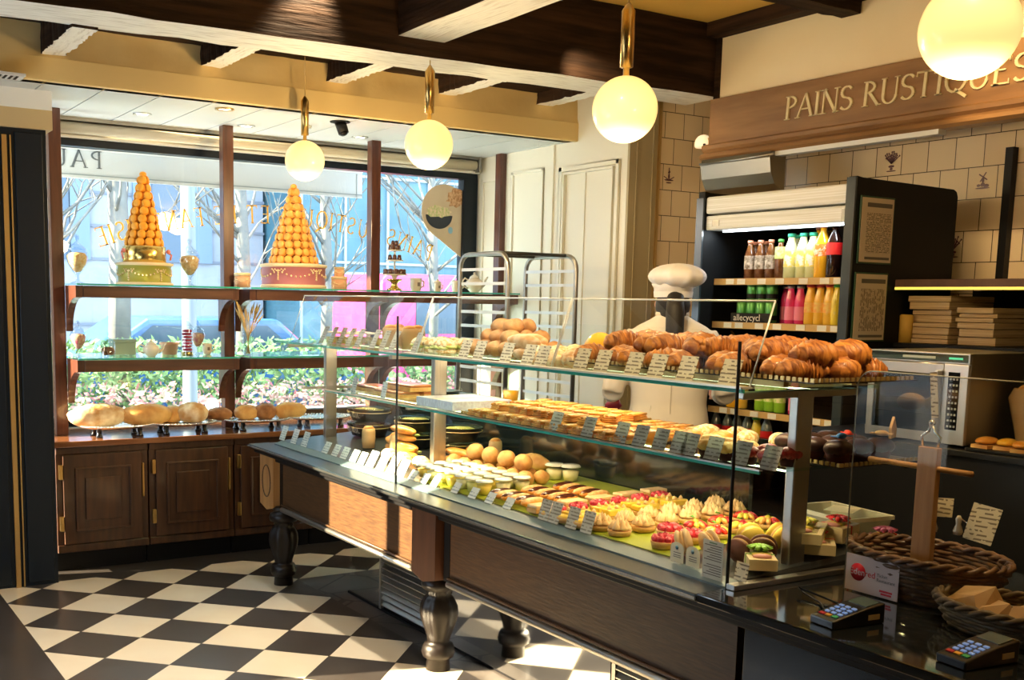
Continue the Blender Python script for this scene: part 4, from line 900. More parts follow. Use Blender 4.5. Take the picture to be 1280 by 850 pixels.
cardm = lined('price_card_print', (.72, .64, .45), (.22, .18, .12), 26, 'Z'); cardw = lined('pale_card_print', (.74, .78, .76), (.35, .42, .45), 26, 'Z')
cardg = lined('grey_card_print', (.46, .44, .36), (.2, .18, .14), 26, 'Z')
plas = glass('cup_plastic', (.95, .96, .93), .5, 1.45, .02)

def sheetcard(w_, h_, m, lean=.35, acc=None):
    def mk():
        t = thing('price_card', '', '', (0, 0, 0)); s, c = math.sin(lean), math.cos(lean)
        R = Matrix.Rotation(lean, 3, 'Y')
        MB().cbox(R @ Vector((0, 0, h_ / 2)) + Vector((0, 0, .0015)), (.0012, w_, h_), R).build('card', m, t)
        MB().cbox((.009, 0, .0012), (.02, w_ * .8, .0022)).build('card_foot', plexi, t)
        if acc: MB().cbox(R @ Vector((-.0009, 0, h_ * .78)), (.0006, w_ * .96, h_ * .22), R).build('colour_band', acc, t)
        return t
    return mk
def rows_label(base, n, k): return base

# ---------------------------------------------------------------- makers
def mk_croissant(sd=0, Lc=.155, Wc=.052, m=croi):
    def mk():
        Rr = random.Random(sd); t = thing('croissant', '', '', (0, 0, 0)); mb = MB(); n = 64; vs = []; nr = 16
        bend = .45 + .25 * Rr.random()
        for k in range(n + 1):
            f = k / n; u = (f - .5) * 2; a = u * bend * 1.25; R_ = Lc / 2 / math.sin(bend * 1.25) if bend else 9
            cx, cy = R_ * math.sin(a), R_ * (math.cos(a) - math.cos(bend * 1.25))
            r = Wc * (1 - abs(u) ** 2.2) ** .62 * .92 + .006
            st = (abs(u) * 4.2) % 1.0; r *= 1 + .26 * (1 - st) - .08
            tx, ty = math.cos(a), -math.sin(a)
            for i in range(nr):
                th = 2 * PI * i / nr; q = 1 + .05 * math.sin(7 * th + 20 * f)
                y, z = r * q * math.cos(th), r * q * math.sin(th) * .82
                vs.append((cx - ty * y * -1 * -1, cy + tx * y, max(z, -r * .55) + Wc * .5))
        fs = [(k * nr + i, k * nr + (i + 1) % nr, (k + 1) * nr + (i + 1) % nr, (k + 1) * nr + i) for k in range(n) for i in range(nr)]
        fs += [tuple(range(nr))[::-1], tuple(n * nr + i for i in range(nr))]
        mb.vf(vs, fs, True); mb.build('pastry', m, t); return t
    return mk
def mk_ell(name, part, L_, W_, H_, m, scores=0, sd=1, sink=.62):
    def mk():
        Rr = random.Random(sd); ph = [Rr.uniform(0, 6) for _ in range(4)]; t = thing(name, '', '', (0, 0, 0))
        def fn(th, p):
            q = .04 * math.sin(3 * th + ph[0]) * math.cos(p) + .03 * math.sin(5 * th + ph[1] + 3 * p)
            if scores and p > 0: q += .07 * abs(math.sin(scores * PI * .5 * (math.cos(th) * math.cos(p) + .35 * math.sin(th)))) - .04
            return q
        MB().ell((0, 0, H_ * sink), (L_ / 2, W_ / 2, H_ * (1 - .38)), 28, 12, fn, flat=sink / .62).build(part, m, t); return t
    return mk
def mk_baguette_sandwich(sd=0):
    def mk():
        Rr = random.Random(sd); t = thing('baguette_sandwich', '', '', (0, 0, 0)); Ls = .24
        MB().ell((0, 0, .022), (Ls / 2, .036, .022), 30, 10, lambda a, p: .03 * math.sin(6 * a)).build('lower_half', puff2, t)
        mb = MB()
        for k in range(16): mb.ell((-Ls * .42 + Ls * .84 * k / 15, Rr.uniform(-.03, -.024), .038 + Rr.uniform(-.002, .004)), (.014, .016, .006), 8, 4)
        mb.build('salad', green, t); MB().ell((0, 0, .058), (Ls / 2, .034, .022), 30, 10, lambda a, p: .05 * abs(math.sin(7 * a))).build('upper_half', puff2, t); return t
    return mk
def mk_cup(fill, col):
    def mk():
        t = thing('dessert_cup', '', '', (0, 0, 0))
        MB().lathe([(.026, 0), (.036, .052)], n=20, cap=False).lathe([(.001, .0005), (.026, .0005)], n=20, cap=False).build('cup', plas, t)
        MB().lathe([(.0245, .0015), (.0325, .038), (.001, .042)], n=18).build('filling', fill, t)
        MB().lathe([(.0385, .0525), (.0385, .056), (.032, .062), (.001, .063)], n=20).build('lid', mat('clear_lid', (.8, .82, .76), .2, coat=.5), t); return t
    return mk
def mk_eclair(top):
    def mk():
        t = thing('eclair', '', '', (0, 0, 0)); MB().ell((0, 0, .017), (.066, .019, .018), 24, 10, flat=.9).build('choux', puff2, t)
        MB().ell((0, 0, .024), (.060, .0165, .0145), 24, 10, lambda a, p: .04 * math.sin(9 * a)).build('icing', top, t); return t
    return mk
def shell(t, r=.042, h=.02): MB().lathe([(r * .86, 0), (r, h), (r * .96, h + .001), (r * .9, h * .6), (.001, h * .6)], n=28, flute=lambda a, k: 1 + .02 * math.cos(24 * a)).build('shell', tart, t)
def mk_rasp(r=.042, dark=False):
    def mk():
        t = thing('raspberry_tart', '', '', (0, 0, 0)); shell(t, r); Rr = random.Random(4)
        for ring, n in ((r * .66, 8), (r * .28, 3)):
            for i in range(n):
                a = 2 * PI * i / n + ring * 50
                MB().ell((ring * math.cos(a), ring * math.sin(a), .026 + (r * .66 - ring) * .35), (.0115, .0115, .0125), 10, 7, lambda th, p: .07 * math.sin(6 * th) * math.cos(4 * p)).build('raspberry', rasp, t)
        if dark:
            for i in range(3): MB().ell((.012 * math.cos(i * 2.1), .012 * math.sin(i * 2.1), .045), (.007, .007, .007), 8, 6).build('blueberry', blueb, t)
        return t
    return mk
def mk_lemon():
    t = thing('lemon_tart', '', '', (0, 0, 0)); shell(t); MB().lathe([(.037, .014), (.038, .024), (.034, .030), (.001, .033)], n=28).build('lemon_cream', lemon, t); return t
def mk_lemon_slice():
    t = thing('lemon_cake', '', '', (0, 0, 0)); MB().box(-.055, .055, -.024, .024, 0, .014).build('base', tart, t, bevel=.002); MB().box(-.054, .054, -.023, .023, .0145, .038).build('cream', lemon, t, bevel=.005)
    for k in range(3): MB().lathe([(.009, 0), (.006, .008), (.001, .014)], c=(-.035 + .035 * k, 0, .0385), n=10).build('cream_dot', mering, t)
    return t
def mk_mering(m=mering, nuts_=False):
    def mk():
        t = thing('meringue_tart', '', '', (0, 0, 0)); shell(t, .044, .018)
        mb = MB(); Rr = random.Random(3)
        for ring, n, z, s in ((.026, 7, .022, .014), (.012, 4, .032, .013), (0, 1, .042, .011)):
            for i in range(n):
                a = 2 * PI * i / n; mb = MB(); mb.lathe([(s, 0), (s * 1.05, s * .5), (s * .5, s * 1.3), (.0006, s * 2.2)], c=(ring * math.cos(a), ring * math.sin(a), z), n=14, flute=lambda b, k: 1 + .14 * math.cos(6 * b + 6 * k)); mb.build('piped_peak', m, t)
        if nuts_:
            for i in range(7): MB().ell((.03 * math.cos(i * .9), .03 * math.sin(i * .9), .04), (.008, .005, .002), 6, 4).build('almond', almond, t)
        return t
    return mk
def mk_fruit(sd=0):
    def mk():
        Rr = random.Random(sd); t = thing('fruit_tart', '', '', (0, 0, 0)); shell(t, .048, .018)
        for i in range(9):
            a = 2 * PI * i / 9; m = [strawb, yellowf, mat('peach_slice', (.95, .50, .12), .3, coat=.5), rasp][(i + sd) % 4]; R = Matrix.Rotation(a, 3, 'Z') @ Matrix.Rotation(.5, 3, 'Y')
            MB().ell((.028 * math.cos(a), .028 * math.sin(a), .028), (.018, .010, .009), 10, 6, R=R).build('fruit_piece', m, t)
        MB().ell((0, 0, .036), (.012, .012, .010), 10, 6).build('fruit_piece', [strawb, rasp, yellowf][sd % 3], t)
        MB().vf([(0, 0, .047), (.014, .008, .056), (.026, 0, .052), (.014, -.008, .056)], [(0, 1, 2, 3)]).build('mint_leaf', leafm, t)
        return t
    return mk
def mk_slice(topm, basem=tart, Ls=.11, Wd=.05, H=.03, name='cake_slice'):
    def mk():
        t = thing(name, '', '', (0, 0, 0)); MB().box(-Ls / 2, Ls / 2, -Wd / 2, Wd / 2, 0, H * .6).build('base', basem, t, bevel=.003)
        MB().box(-Ls / 2 + .001, Ls / 2 - .001, -Wd / 2 + .001, Wd / 2 - .001, H * .6 + .0002, H).build('topping', topm, t, bevel=.004); return t
    return mk
def mk_puff(sd=0):
    def mk():
        Rr = random.Random(sd); t = thing('puff_pastry', '', '', (0, 0, 0)); Ls, Wd = .12, .058
        for k in range(3): MB().box(-Ls / 2 + .003 * k, Ls / 2 - .003 * k, -Wd / 2 + .002 * k, Wd / 2 - .002 * k, .007 * k, .007 * k + .0064).build('layer', puff, t, bevel=.002)
        mb = MB()
        for k in range(5): mb.tube([(-Ls / 2 + .012 + k * .022, -Wd / 2 + .006, .023), (-Ls / 2 + .024 + k * .022, Wd / 2 - .006, .023)], .0045, 6)
        for s_ in (-1, 1): mb.tube([(-Ls / 2 + .005, s_ * (Wd / 2 - .006), .022), (Ls / 2 - .005, s_ * (Wd / 2 - .006), .022)], .005, 6)
        mb.build('lattice', puff2, t); MB().ell((0, 0, .0225), (Ls * .42, Wd * .36, .006), 20, 6, lambda a, p: .1 * math.sin(7 * a)).build('filling', mat('cheese_filling', (.85, .42, .10), .5, col2=(.95, .72, .32), scale=50), t); return t
    return mk
def mk_muffin(top):
    def mk():
        t = thing('muffin', '', '', (0, 0, 0)); MB().lathe([(.024, 0), (.033, .035)], n=32, flute=lambda a, k: 1 + .04 * math.cos(16 * a)).build('paper_case', mat('dark_case', (.08, .015, .02), .6), t)
        MB().ell((0, 0, .038), (.038, .038, .022), 20, 10, lambda a, p: .05 * math.sin(5 * a) * math.cos(p)).build('top', top, t); return t
    return mk
def mk_macaron(m):
    def mk():
        t = thing('large_macaron', '', '', (0, 0, 0)); R = Matrix.Rotation(1.25, 3, 'Y')
        for o_ in (-.012, .012): MB().ell(Vector((0, 0, .038)) + R @ Vector((0, 0, o_)), (.040, .040, .013), 24, 10, R=R).build('shell', m, t)
        MB().ell((0, 0, .038), (.037, .037, .007), 20, 6, R=R).build('filling', mering, t); return t
    return mk
def mk_bowl():
    t = thing('salad_bowl', '', '', (0, 0, 0)); bk = mat('bowl_black', (.012, .012, .012), .35, coat=.3)
    MB().lathe([(.062, 0), (.085, .052), (.088, .054), (.084, .054), (.06, .006), (.001, .006)], n=36).build('bowl', bk, t)
    MB().lathe([(.075, .038), (.05, .05), (.001, .054)], n=24, flute=lambda a, k: 1 + .05 * math.sin(7 * a)).build('salad', mat('salad_mix', (.70, .52, .10), .5, col2=(.88, .78, .4), scale=60, bump=.5), t)
    MB().lathe([(.089, .0545), (.089, .058), (.06, .064), (.001, .065)], n=36).build('clear_lid', plas, t)
    mb = MB(); tot = text_width('PAUL', .02, 1.1)
    def fn(u_, v_, w_):
        a = -PI + (u_ - tot / 2) / .08; r = .074 + .0008 + (v_ + .012) * .36 + w_; return (r * math.cos(a), r * math.sin(a), .017 + v_)
    line_of(mb, 'PAUL', .02, fn, .0004, 1.1); mb.build('lettering', mat('label_white', (.8, .76, .66), .5), t)
    mb = MB(); mb.tube([(.086 * math.cos(2 * PI * i / 30), .086 * math.sin(2 * PI * i / 30), .040) for i in range(30)], .0016, 5, closed=True); mb.ell((-.088, 0, .038), (.004, .008, .005), 8, 5); mb.build('string', mat('raffia', (.72, .55, .3), .7), t)
    return t
def crumple(mb, c, r, sd, n=(12, 8), amp=.18):
    Rr = random.Random(sd); T_ = {}
    def fn(a, p):
        k = (round(a, 2), round(p, 2)); T_.setdefault(k, Rr.uniform(-amp, amp)); return T_[k]
    mb.ell(c, r, n[0], n[1], fn)
def mk_paperwrap(h=.11, r=.032, sd=0, m=None):
    def mk():
        t = thing('paper_wrapped_sandwich', '', '', (0, 0, 0)); Rr = random.Random(sd)
        MB().lathe([(r, 0), (r * 1.08, h * .4), (r, h * .8), (r * .96, h)], n=14, flute=lambda a, k: 1 + .06 * math.sin(4 * a + 5 * k), sy=.75).build('paper_bag', m or bag, t)
        MB().ell((0, 0, h), (r * .85, r * .62, .016), 14, 8).build('bread_end', roll_m, t); return t
    return mk
def mk_salad_sandwich(sd=0):
    def mk():
        Rr = random.Random(sd); t = thing('filled_bun', '', '', (0, 0, 0)); MB().lathe([(.042, 0), (.046, .012), (.04, .02)], n=24).build('lower_bun', seedm, t)
        mb = MB()
        for k in range(22):
            a = Rr.uniform(0, 2 * PI); mb.ell((.038 * math.cos(a), .038 * math.sin(a), .024 + Rr.uniform(-.003, .006)), (.014, .012, .006), 7, 4)
        mb.build('lettuce', green, t); MB().ell((0, 0, .036), (.044, .044, .026), 24, 10, flat=.3).build('upper_bun', seedm, t); return t
    return mk
TG = {}
def at_deck(px, py, dz=0.0006): lx, ly, z = DK(px, py); return D(lx, ly, z + dz)
def dp(lx, ly, dz=0): return D(lx, ly, deckz(lx) + .0006 + dz)
TILT = math.atan(.07)

# ---------------------------------------------------------------- on the deck: far half (bowls, sandwiches, rolls, cups)
def sput(kind, mk, lx, ly, rz, label, cat, group=None, scale=None, dz=0):
    if lx > .64: return None
    o = put(kind, mk, D(lx, ly, deckz(lx) + .0008 + dz), rz + RZ, label, cat, group, scale); return o
bn = 0
for (px, py) in ((575, 0), (519, 0), (464, 0), (412, 0)):
    ly = DXP(px, 535, .50)[0]; ly = min(ly, 3.36)
    for k in range(2):
        nm = ['by the middle steel post', 'second from the middle steel post', 'third from the middle steel post', 'at the window end'][bn]
        sput('bowl', mk_bowl, .50, ly, 0, 'black lidded salad bowl %s, %s of its stack of two' % (nm, ['lower', 'upper'][k]), 'salad bowl', 'black salad bowls at the far end of the deck', scale=1.3, dz=k * .0868)
    bn += 1
for k, (lx, ly, s_) in enumerate(((.30, 2.93, 1), (.30, 2.62, 1.0))):
    sput('wrapA', mk_paperwrap(.105, .036, 3), lx, ly, .3 * k, ['sandwich standing in a brown paper bag in front of the far salad bowls', 'sandwich standing in a brown paper bag beside the glass seam'][k], 'sandwich', scale=s_)
sput('wrapB', mk_paperwrap(.10, .034, 5), .58, 2.12, 0, 'upright brown paper-wrapped sandwich behind the round rolls', 'sandwich')
for k in range(5):
    lab = 'baguette sandwich with pale green salad in the %s' % ['row left of the middle post, front', 'row left of the middle post, back', 'row right of the middle post, front', 'row right of the middle post, back', 'top of the pile beside the middle post']
    lx, ly, dz = [(.30, 2.52, 0), (.34, 2.72, 0), (.40, 2.16, 0), (.48, 2.14, 0), (.32, 2.58, .075)][k]
    lab = 'golden baguette sandwich ' + ['nearest the seam of the front glass', 'behind the one nearest the glass seam', 'just right of the middle steel post', 'behind the middle steel post', 'lying on top of the other baguette sandwiches'][k]
    sput('bagsand', mk_baguette_sandwich(2), lx, ly, PI / 2 - .25 * (k % 2), lab, 'sandwich', 'baguette sandwiches', dz=dz)
for k, (lx, ly) in enumerate(((.20, 2.50), (.20, 2.36), (.21, 2.20))):
    sput('seedroll', mk_ell('seeded_roll', 'crust', .13, .075, .05, seedm, 2, 4), lx, ly, PI / 2, ['sesame roll nearest the salad tins in the front row', 'sesame roll in the middle of the three behind the white cards', 'sesame roll beside the middle post base'][k], 'bread roll', 'sesame rolls')
Rr = random.Random(8)
for k in range(14):
    row = k // 7; i = k % 7; lx = .34 + .085 * row; ly = 1.52 + .098 * i
    if lx < .4 and 1.42 < ly < 1.5: continue
    sput('rroll', mk_ell('round_roll', 'crust', .088, .082, .06, roll_m, 2, 6), lx, ly, Rr.uniform(0, 3), 'round golden bread roll in the %s row behind the dessert cups' % ['front', 'rear'][row], 'bread roll', 'round rolls, %s row' % ['front', 'rear'][row], Rr.uniform(.8, .95))
for k in range(4):
    sput('rroll', None, .385, 1.60 + .13 * k, Rr.uniform(0, 3), 'round golden bread roll resting on top of the two rows of rolls', 'bread roll', 'round rolls, upper layer', dz=.052)
sput('obl', mk_ell('oblong_loaf', 'crust', .24, .08, .062, roll_m, 3, 9), .59, 1.80, PI / 2 - .1, 'long pale oblong loaf lying behind the round rolls', 'bread')
fills = [('cupA', lemon), ('cupB', mat('cream_filling', (.82, .74, .42), .5, col2=(.92, .86, .62), scale=30)), ('cupC', mat('compote', (.70, .66, .16), .4, col2=(.85, .80, .35), scale=30))]
for r_ in range(3):
    for i in range(7):
        lx = .13 + .082 * r_; ly = 2.02 - .084 * i - .02 * r_
        if abs(ly - 2.23) < .04: continue
        kd, m = fills[(i + r_) % 3] if r_ < 2 else fills[1]
        sput(kd, mk_cup(m, 0), lx, ly, 0, 'clear lidded dessert cup of %s in the %s row behind the front ledge' % ({'cupA': 'yellow cream', 'cupB': 'pale cream', 'cupC': 'green-gold compote'}[kd], ['front', 'second', 'third'][r_]), 'dessert cup', 'dessert cups of %s, %s row' % ({'cupA': 'yellow cream', 'cupB': 'pale cream', 'cupC': 'compote'}[kd], ['front', 'second', 'third'][r_]))
for i, (px, py) in enumerate(((693, 598), (713, 600))):
    lx, ly, z = DK(px, py + 1); sput('cupB', None, lx, ly, 0, ['clear lidded cup of pale cream standing apart, left of the last one', 'clear lidded cup of pale cream, last at the right behind the éclairs'][i], 'dessert cup', scale=1.15)
# eclairs: slanting row from the glass to the back
ek = 0
for r_ in range(3):
    for i in range(6):
        lx = .15 + .135 * r_; ly = 1.42 - .046 * i - .035 * r_
        kd = ['ecA', 'ecB'][(i + r_) % 2]
        sput(kd, mk_eclair(chocp if kd == 'ecA' else almond), lx, ly, .12, '%s éclair in the %s rank of éclairs' % ({'ecA': 'chocolate-iced', 'ecB': 'almond-topped'}[kd], ['front', 'middle', 'back'][r_]), 'éclair', '%s éclairs, %s rank' % ({'ecA': 'chocolate', 'ecB': 'almond'}[kd], ['front', 'middle', 'back'][r_]))
for i in range(6):
    lx = .13 + .125 * i; ly = 1.095 - .018 * i
    sput('flan', mk_slice(mat('pale_flan', (.88, .62, .30), .4, col2=(.93, .72, .42), scale=8), tart, .115, .06, .032, 'flan_slice'), lx, ly, .05, 'flat pale flan slice between the éclairs and the raspberry tarts, %s from the glass' % ['first', 'second', 'third', 'fourth', 'fifth', 'sixth'][i], 'flan slice', 'flan slices')
for i in range(8):
    lx = .13 + .09 * i; ly = 1.005 - .014 * i
    sput('rasp', mk_rasp(.040), lx, ly, i, 'red raspberry tart in the straight line behind the lemon cakes, %s from the glass' % ['first', 'second', 'third', 'fourth', 'fifth', 'sixth', 'seventh', 'eighth'][i], 'raspberry tart', 'raspberry tarts in a line')
for r_ in range(2):
    for i in range(5):
        lx = .14 + .13 * i; ly = .90 - .062 * r_ - .012 * i
        sput('lemc', mk_lemon_slice, lx, ly, .04, 'bright yellow lemon cake in the %s line, %s from the glass' % (['farther', 'nearer'][r_], ['first', 'second', 'third', 'fourth', 'fifth'][i]), 'lemon cake', 'lemon cakes')
for i in range(3): sput('lemt', mk_lemon, .10, 1.0 - .1 * i, 0, 'round yellow lemon tart at the glass, %s from the window end' % ['first', 'second', 'third'][i], 'lemon tart')
for r_ in range(2):
    for i in range(7):
        lx = .125 + .10 * i; ly = .73 - .098 * r_ - .010 * i
        kd = 'merA' if (i + r_) % 2 else 'merB'
        sput(kd, mk_mering(mering, kd == 'merB'), lx, ly, i * .7, '%s meringue tart in the %s line, %s from the glass' % ({'merA': 'swirled', 'merB': 'almond-flaked'}[kd], ['farther', 'nearer'][r_], ['first', 'second', 'third', 'fourth', 'fifth', 'sixth', 'seventh'][i]), 'meringue tart', 'meringue tarts')
for r_ in range(2):
    for i in range(6):
        if r_ == 0 and i == 0: continue
        lx = .13 + .112 * i; ly = .515 - .105 * r_ - .008 * i
        if i < 2: sput('rasp', None, lx, ly, i, 'plump raspberry tart by the printed notice, %s line, %s from the glass' % (['farther', 'nearer'][r_], ['first', 'second'][i]), 'raspberry tart', scale=1.15)
        else:
            kd = 'fru%d' % ((i + r_) % 3); sput(kd, mk_fruit((i + r_) % 3), lx, ly, i, 'mixed fruit tart in the %s line near the steel end post, %s from the glass' % (['farther', 'nearer'][r_], ['first', 'second', 'third', 'fourth', 'fifth', 'sixth'][i]), 'fruit tart', 'mixed fruit tarts')
brownmac = mat('chocolate_macaron', (.16, .05, .02), .5, col2=(.24, .09, .04), scale=20); beigemac = mat('praline_macaron', (.66, .44, .22), .5, col2=(.75, .54, .30), scale=20); yelmac = mat('yellow_macaron', (.82, .60, .10), .5)
for k, (lx, ly, m, lab) in enumerate(((.115, .30, beigemac, 'large beige macaron leaning behind the two round cards'), (.17, .24, beigemac, 'large beige macaron beside the printed notice'), (.19, .125, brownmac, 'large chocolate macaron left of the corner glass edge'), (.25, .09, brownmac, 'large chocolate macaron right of the corner glass edge'), (.33, .22, yelmac, 'large yellow macaron left of the steel end post'), (.40, .17, yelmac, 'large yellow macaron half behind the steel end post'), (.52, .16, yelmac, 'small olive-yellow macaron right of the steel end post'), (.60, .17, yelmac, 'olive-yellow macaron in front of the plastic tub'))):
    sput('mac%d' % (id(m) % 99991), mk_macaron(m), lx, ly, .5 * k - .8, lab, 'macaron', scale=1.1 if k < 6 else .7)
# gift boxes of macarons with ribbons
gbm = mat('gift_card_cream', (.80, .66, .36), .5); win = glass('box_window', (.95, .95, .93), .8, 1.45, .02)
def ribbon(mb, c, s, sd):
    Rr = random.Random(sd)
    for k in range(9):
        a = 2 * PI * k / 9; p = [Vector(c), Vector(c) + Vector((math.cos(a), math.sin(a), .9)) * s * .45, Vector(c) + Vector((math.cos(a), math.sin(a), .35)) * s * .85, Vector(c) + Vector((math.cos(a), math.sin(a), 0.02)) * s * .4]
        mb.tube(p, [s * .10, s * .2, s * .18, s * .06], 6, flat=.35)
def gift(label, lx, ly, z, rz, tiltx, rm, L_=.20, W_=.11, H_=.035):
    t = thing('macaron_gift_box', label, 'gift box', D(lx, ly, z), RZ + rz); 
    b = MB().box(-L_ / 2, L_ / 2, -W_ / 2, W_ / 2, 0, H_).build('box', gbm, t, bevel=.002)
    MB().box(-L_ / 2 + .015, L_ / 2 - .015, -W_ / 2 + .015, W_ / 2 - .015, H_ + .0002, H_ + .001).build('window', win, t)
    mb = MB(); 
    for k in range(5): MB().ell((-L_ / 2 + .03 + k * (L_ - .06) / 4, 0, H_ + .004), (.016, .03, .007), 12, 5).build('macaron', [mat('pink_macaron', (.85, .4, .36), .5), yelmac, mat('green_macaron', (.42, .52, .12), .5), mering, strawb][k], b)
    ribbon(mb, (.01, 0, H_ + .008), .045, 3); mb.build('bow', rm, t)
    MB().box(-.004, .004, -W_ / 2 - .0012, W_ / 2 + .0012, -.0, H_ + .0012).build('band', rm, t)
    mb = MB(); line_of(mb, 'PAUL', .014, lambda u_, v_, w_: (.03 + u_, -W_ / 2 - .0006 - w_, .010 + v_), .0004, 1.1); mb.build('lettering', mat('label_brown', (.3, .2, .1), .5), t)
    t.rotation_euler = (0, 0, RZ + rz); return t
yr = mat('yellow_ribbon', (.75, .72, .08), .4); rr_ = mat('red_ribbon', (.80, .03, .03), .35); pr = mat('pink_bow', (.85, .18, .42), .4); gr = mat('green_ribbon', (.28, .60, .05), .4)
zb = deckz(.45) + .008
gift('long cream macaron box with a green bow by the glass corner', .19, .045, deckz(.2) + .008, .9, 0, gr, .15, .085, .035)
gift('lower cream macaron box lying under the yellow-bowed one beside the steel end post', .47, .075, deckz(.55) + .002, .75, 0, rr_, .20, .115)
gift('cream macaron box with a yellow bow lying on another box', .43, .085, deckz(.55) + .040, .62, 0, yr, .22, .12)
gift('cream macaron box with a red ribbon in front of the plastic tub', .61, .11, deckz(.66) + .006, .3, 0, rr_, .14, .10, .05)
gift('cream macaron box with a pink bow farthest right in the display', .79, .065, .8005, .1, 0, pr, .13, .10, .045)
t = thing('plastic_tub', 'long translucent plastic food tub at the back corner of the pastry display', 'tub', D(.85, .30, .8005), RZ + PI / 2 - .1)
tubm = mat('frosted_plastic', (.62, .60, .46), .35, alpha=.72)
MB().vf([(-.13, -.09, 0), (.13, -.09, 0), (.13, .09, 0), (-.13, .09, 0), (-.145, -.105, .085), (.145, -.105, .085), (.145, .105, .085), (-.145, .105, .085), (-.138, -.098, .085), (.138, -.098, .085), (.138, .098, .085), (-.138, .098, .085), (-.125, -.085, .004), (.125, -.085, .004), (.125, .085, .004), (-.125, .085, .004)],
        [(0, 3, 2, 1), (0, 1, 5, 4), (1, 2, 6, 5), (2, 3, 7, 6), (3, 0, 4, 7), (4, 5, 9, 8), (5, 6, 10, 9), (6, 7, 11, 10), (7, 4, 8, 11), (8, 9, 13, 12), (9, 10, 14, 13), (10, 11, 15, 14), (11, 8, 12, 15), (12, 13, 14, 15)]).build('tub', tubm, t)
MB().box(-.15, .15, -.11, -.1055, .072, .086).box(-.15, .15, .1055, .11, .072, .086).box(-.15, -.1455, -.11, .11, .072, .086).box(.1455, .15, -.11, .11, .072, .086).build('rim', mat('frosted_rim', (.8, .78, .62), .4), t)
# cards along the front ledge
def ledge_card(kd, px, py, w_, h_, m, label, lean=.35, acc=None, g=None):
    P = PZ(px, py, .785); lx, ly = Linv(P); lx = .055
    ly = DXP(px, py, .055)[0]
    put(kd, sheetcard(w_, h_, m, lean, acc), D(lx, ly, .7905), RZ, label, 'price card', g)
LC = [(352, 553), (366, 560), (379, 566)]
tint = [mat('band_orange', (.8, .35, .15), .6), mat('band_green', (.5, .65, .3), .6)]
for k, (a, b) in enumerate(LC): ledge_card('lc1', a, b, .075, .085, cardw, 'pale printed card on the ledge at the far glass corner, %s from the window end' % ['first', 'second', 'third'][k])
for k, a in enumerate((405, 417, 428, 440, 450)): ledge_card('lc2', a, 575, .07, .065, cardw, 'pale printed card before the salad bowls, %s from the window end' % ['first', 'second', 'third', 'fourth', 'fifth'][k], .5, tint[1])
for k, a in enumerate((461, 474, 487, 499)): ledge_card('lc3', a, 585, .08, .085, cardw, 'pale card with a coloured band by the glass seam, %s from the window end' % ['first', 'second', 'third', 'fourth'][k], .5, tint[0])
for k, a in enumerate((513, 528, 541, 567, 589, 610, 633)): ledge_card('lc4', a, 610, .055, .05, cardw if k < 3 else cardm, 'small price card on the front ledge %s' % ['just right of the glass seam', 'left of the middle post', 'in front of the middle post', 'first in front of the dessert cups', 'second in front of the dessert cups', 'third in front of the dessert cups', 'below the éclairs'][k], .6)
for k, a in enumerate((678, 691, 713, 732)): ledge_card('lc5', a, 650, .062, .08, cardg, 'grey price card before the tarts, %s from the window end' % ['first', 'second', 'third', 'fourth'][k], .3)
def roundcard():
    t = thing('price_card', '', '', (0, 0, 0)); pts = [(-.03, 0), (.03, 0), (.03, .045)] + [(.03 * math.cos(a), .045 + .02 * math.sin(a)) for a in [PI * i / 10 for i in range(1, 10)]] + [(-.03, .045)]
    MB().prism(pts, -.001, .0, 'x').build('card', mat('ivory_card', (.74, .68, .50), .6), t); MB().lathe([(.001, 0), (.007, .001)], n=12).build('blue_mark', mat('print_blue', ()), t, loc=(-.0015, 0, .048), rot=(0, -PI / 2, 0))
    for z in (.016, .022, .03): MB().box(-.0018, -.0011, -.018, .016, z, z + .0022).build('printed_line', mat('ink', (.15, .12, .1), .6), t)
    return t
for k, a in enumerate((846, 866)): put('rc', roundcard, D(.052, DXP(a, 690, .05)[0], .7905), RZ, ['ivory card with a rounded top and blue mark, left of the printed notice', 'ivory card with a blue mark half behind the printed notice'][k], 'price card')
ly = DXP(891, 700, .03)[0]; t = thing('printed_notice', 'tall printed allergen notice leaning inside the front glass near the corner', 'notice', D(.03, ly, .779), RZ)
MB().box(-.0008, .0, -.042, .042, 0, .118).build('sheet', mat('grey_paper', (.60, .58, .50), .6), t)
for k in range(13):
    if k == 5: continue
    MB().box(-.0014, -.0009, -.036, .036 - .012 * (k % 3), .012 + k * .0075, .0135 + k * .0075 + .0012).build('printed_line', mat('ink', ()), t)
MB().box(-.0014, -.0009, -.016, .016, .109, .1125).build('heading', mat('ink_green', (.12, .25, .12), .6), t)
ledge_card('lc6', 925, 722, .05, .055, cardm, 'small price card behind the corner glass beside the green-bowed box', .2)

# ---------------------------------------------------------------- middle glass shelf
MZ = 1.1135
def mput(kind, mk, lx, ly, rz, label, cat, group=None, scale=None, dz=0): return put(kind, mk, D(lx, ly, MZ + dz), rz + RZ, label, cat, group, scale)
goldtray = mat('gold_tray_edge', (.60, .42, .16), .35, .7)
def beadtray(name, label, lx0, lx1, ly0, ly1, z, par=None, tilt=0):
    t = thing(name, label, 'tray', D(0, 0, z), RZ)
    MB().box(lx0, lx1, ly0, ly1, 0, .004).build('plate', mat('dark_tray', (.04, .025, .015), .4, .4), t)
    mb = MB()
    n = int((ly1 - ly0) / .022)
    for k in range(n): mb.box(lx0 - .002, lx0 + .003, ly0 + k * .022, ly0 + k * .022 + .013, .0042, .016)
    n = int((lx1 - lx0) / .022)
    for k in range(n): mb.box(lx0 + k * .022, lx0 + k * .022 + .013, ly0 - .002, ly0 + .003, .0042, .016)
    mb.build('pierced_rim', goldtray, t); return t
Rr = random.Random(12)
SY0 = .66
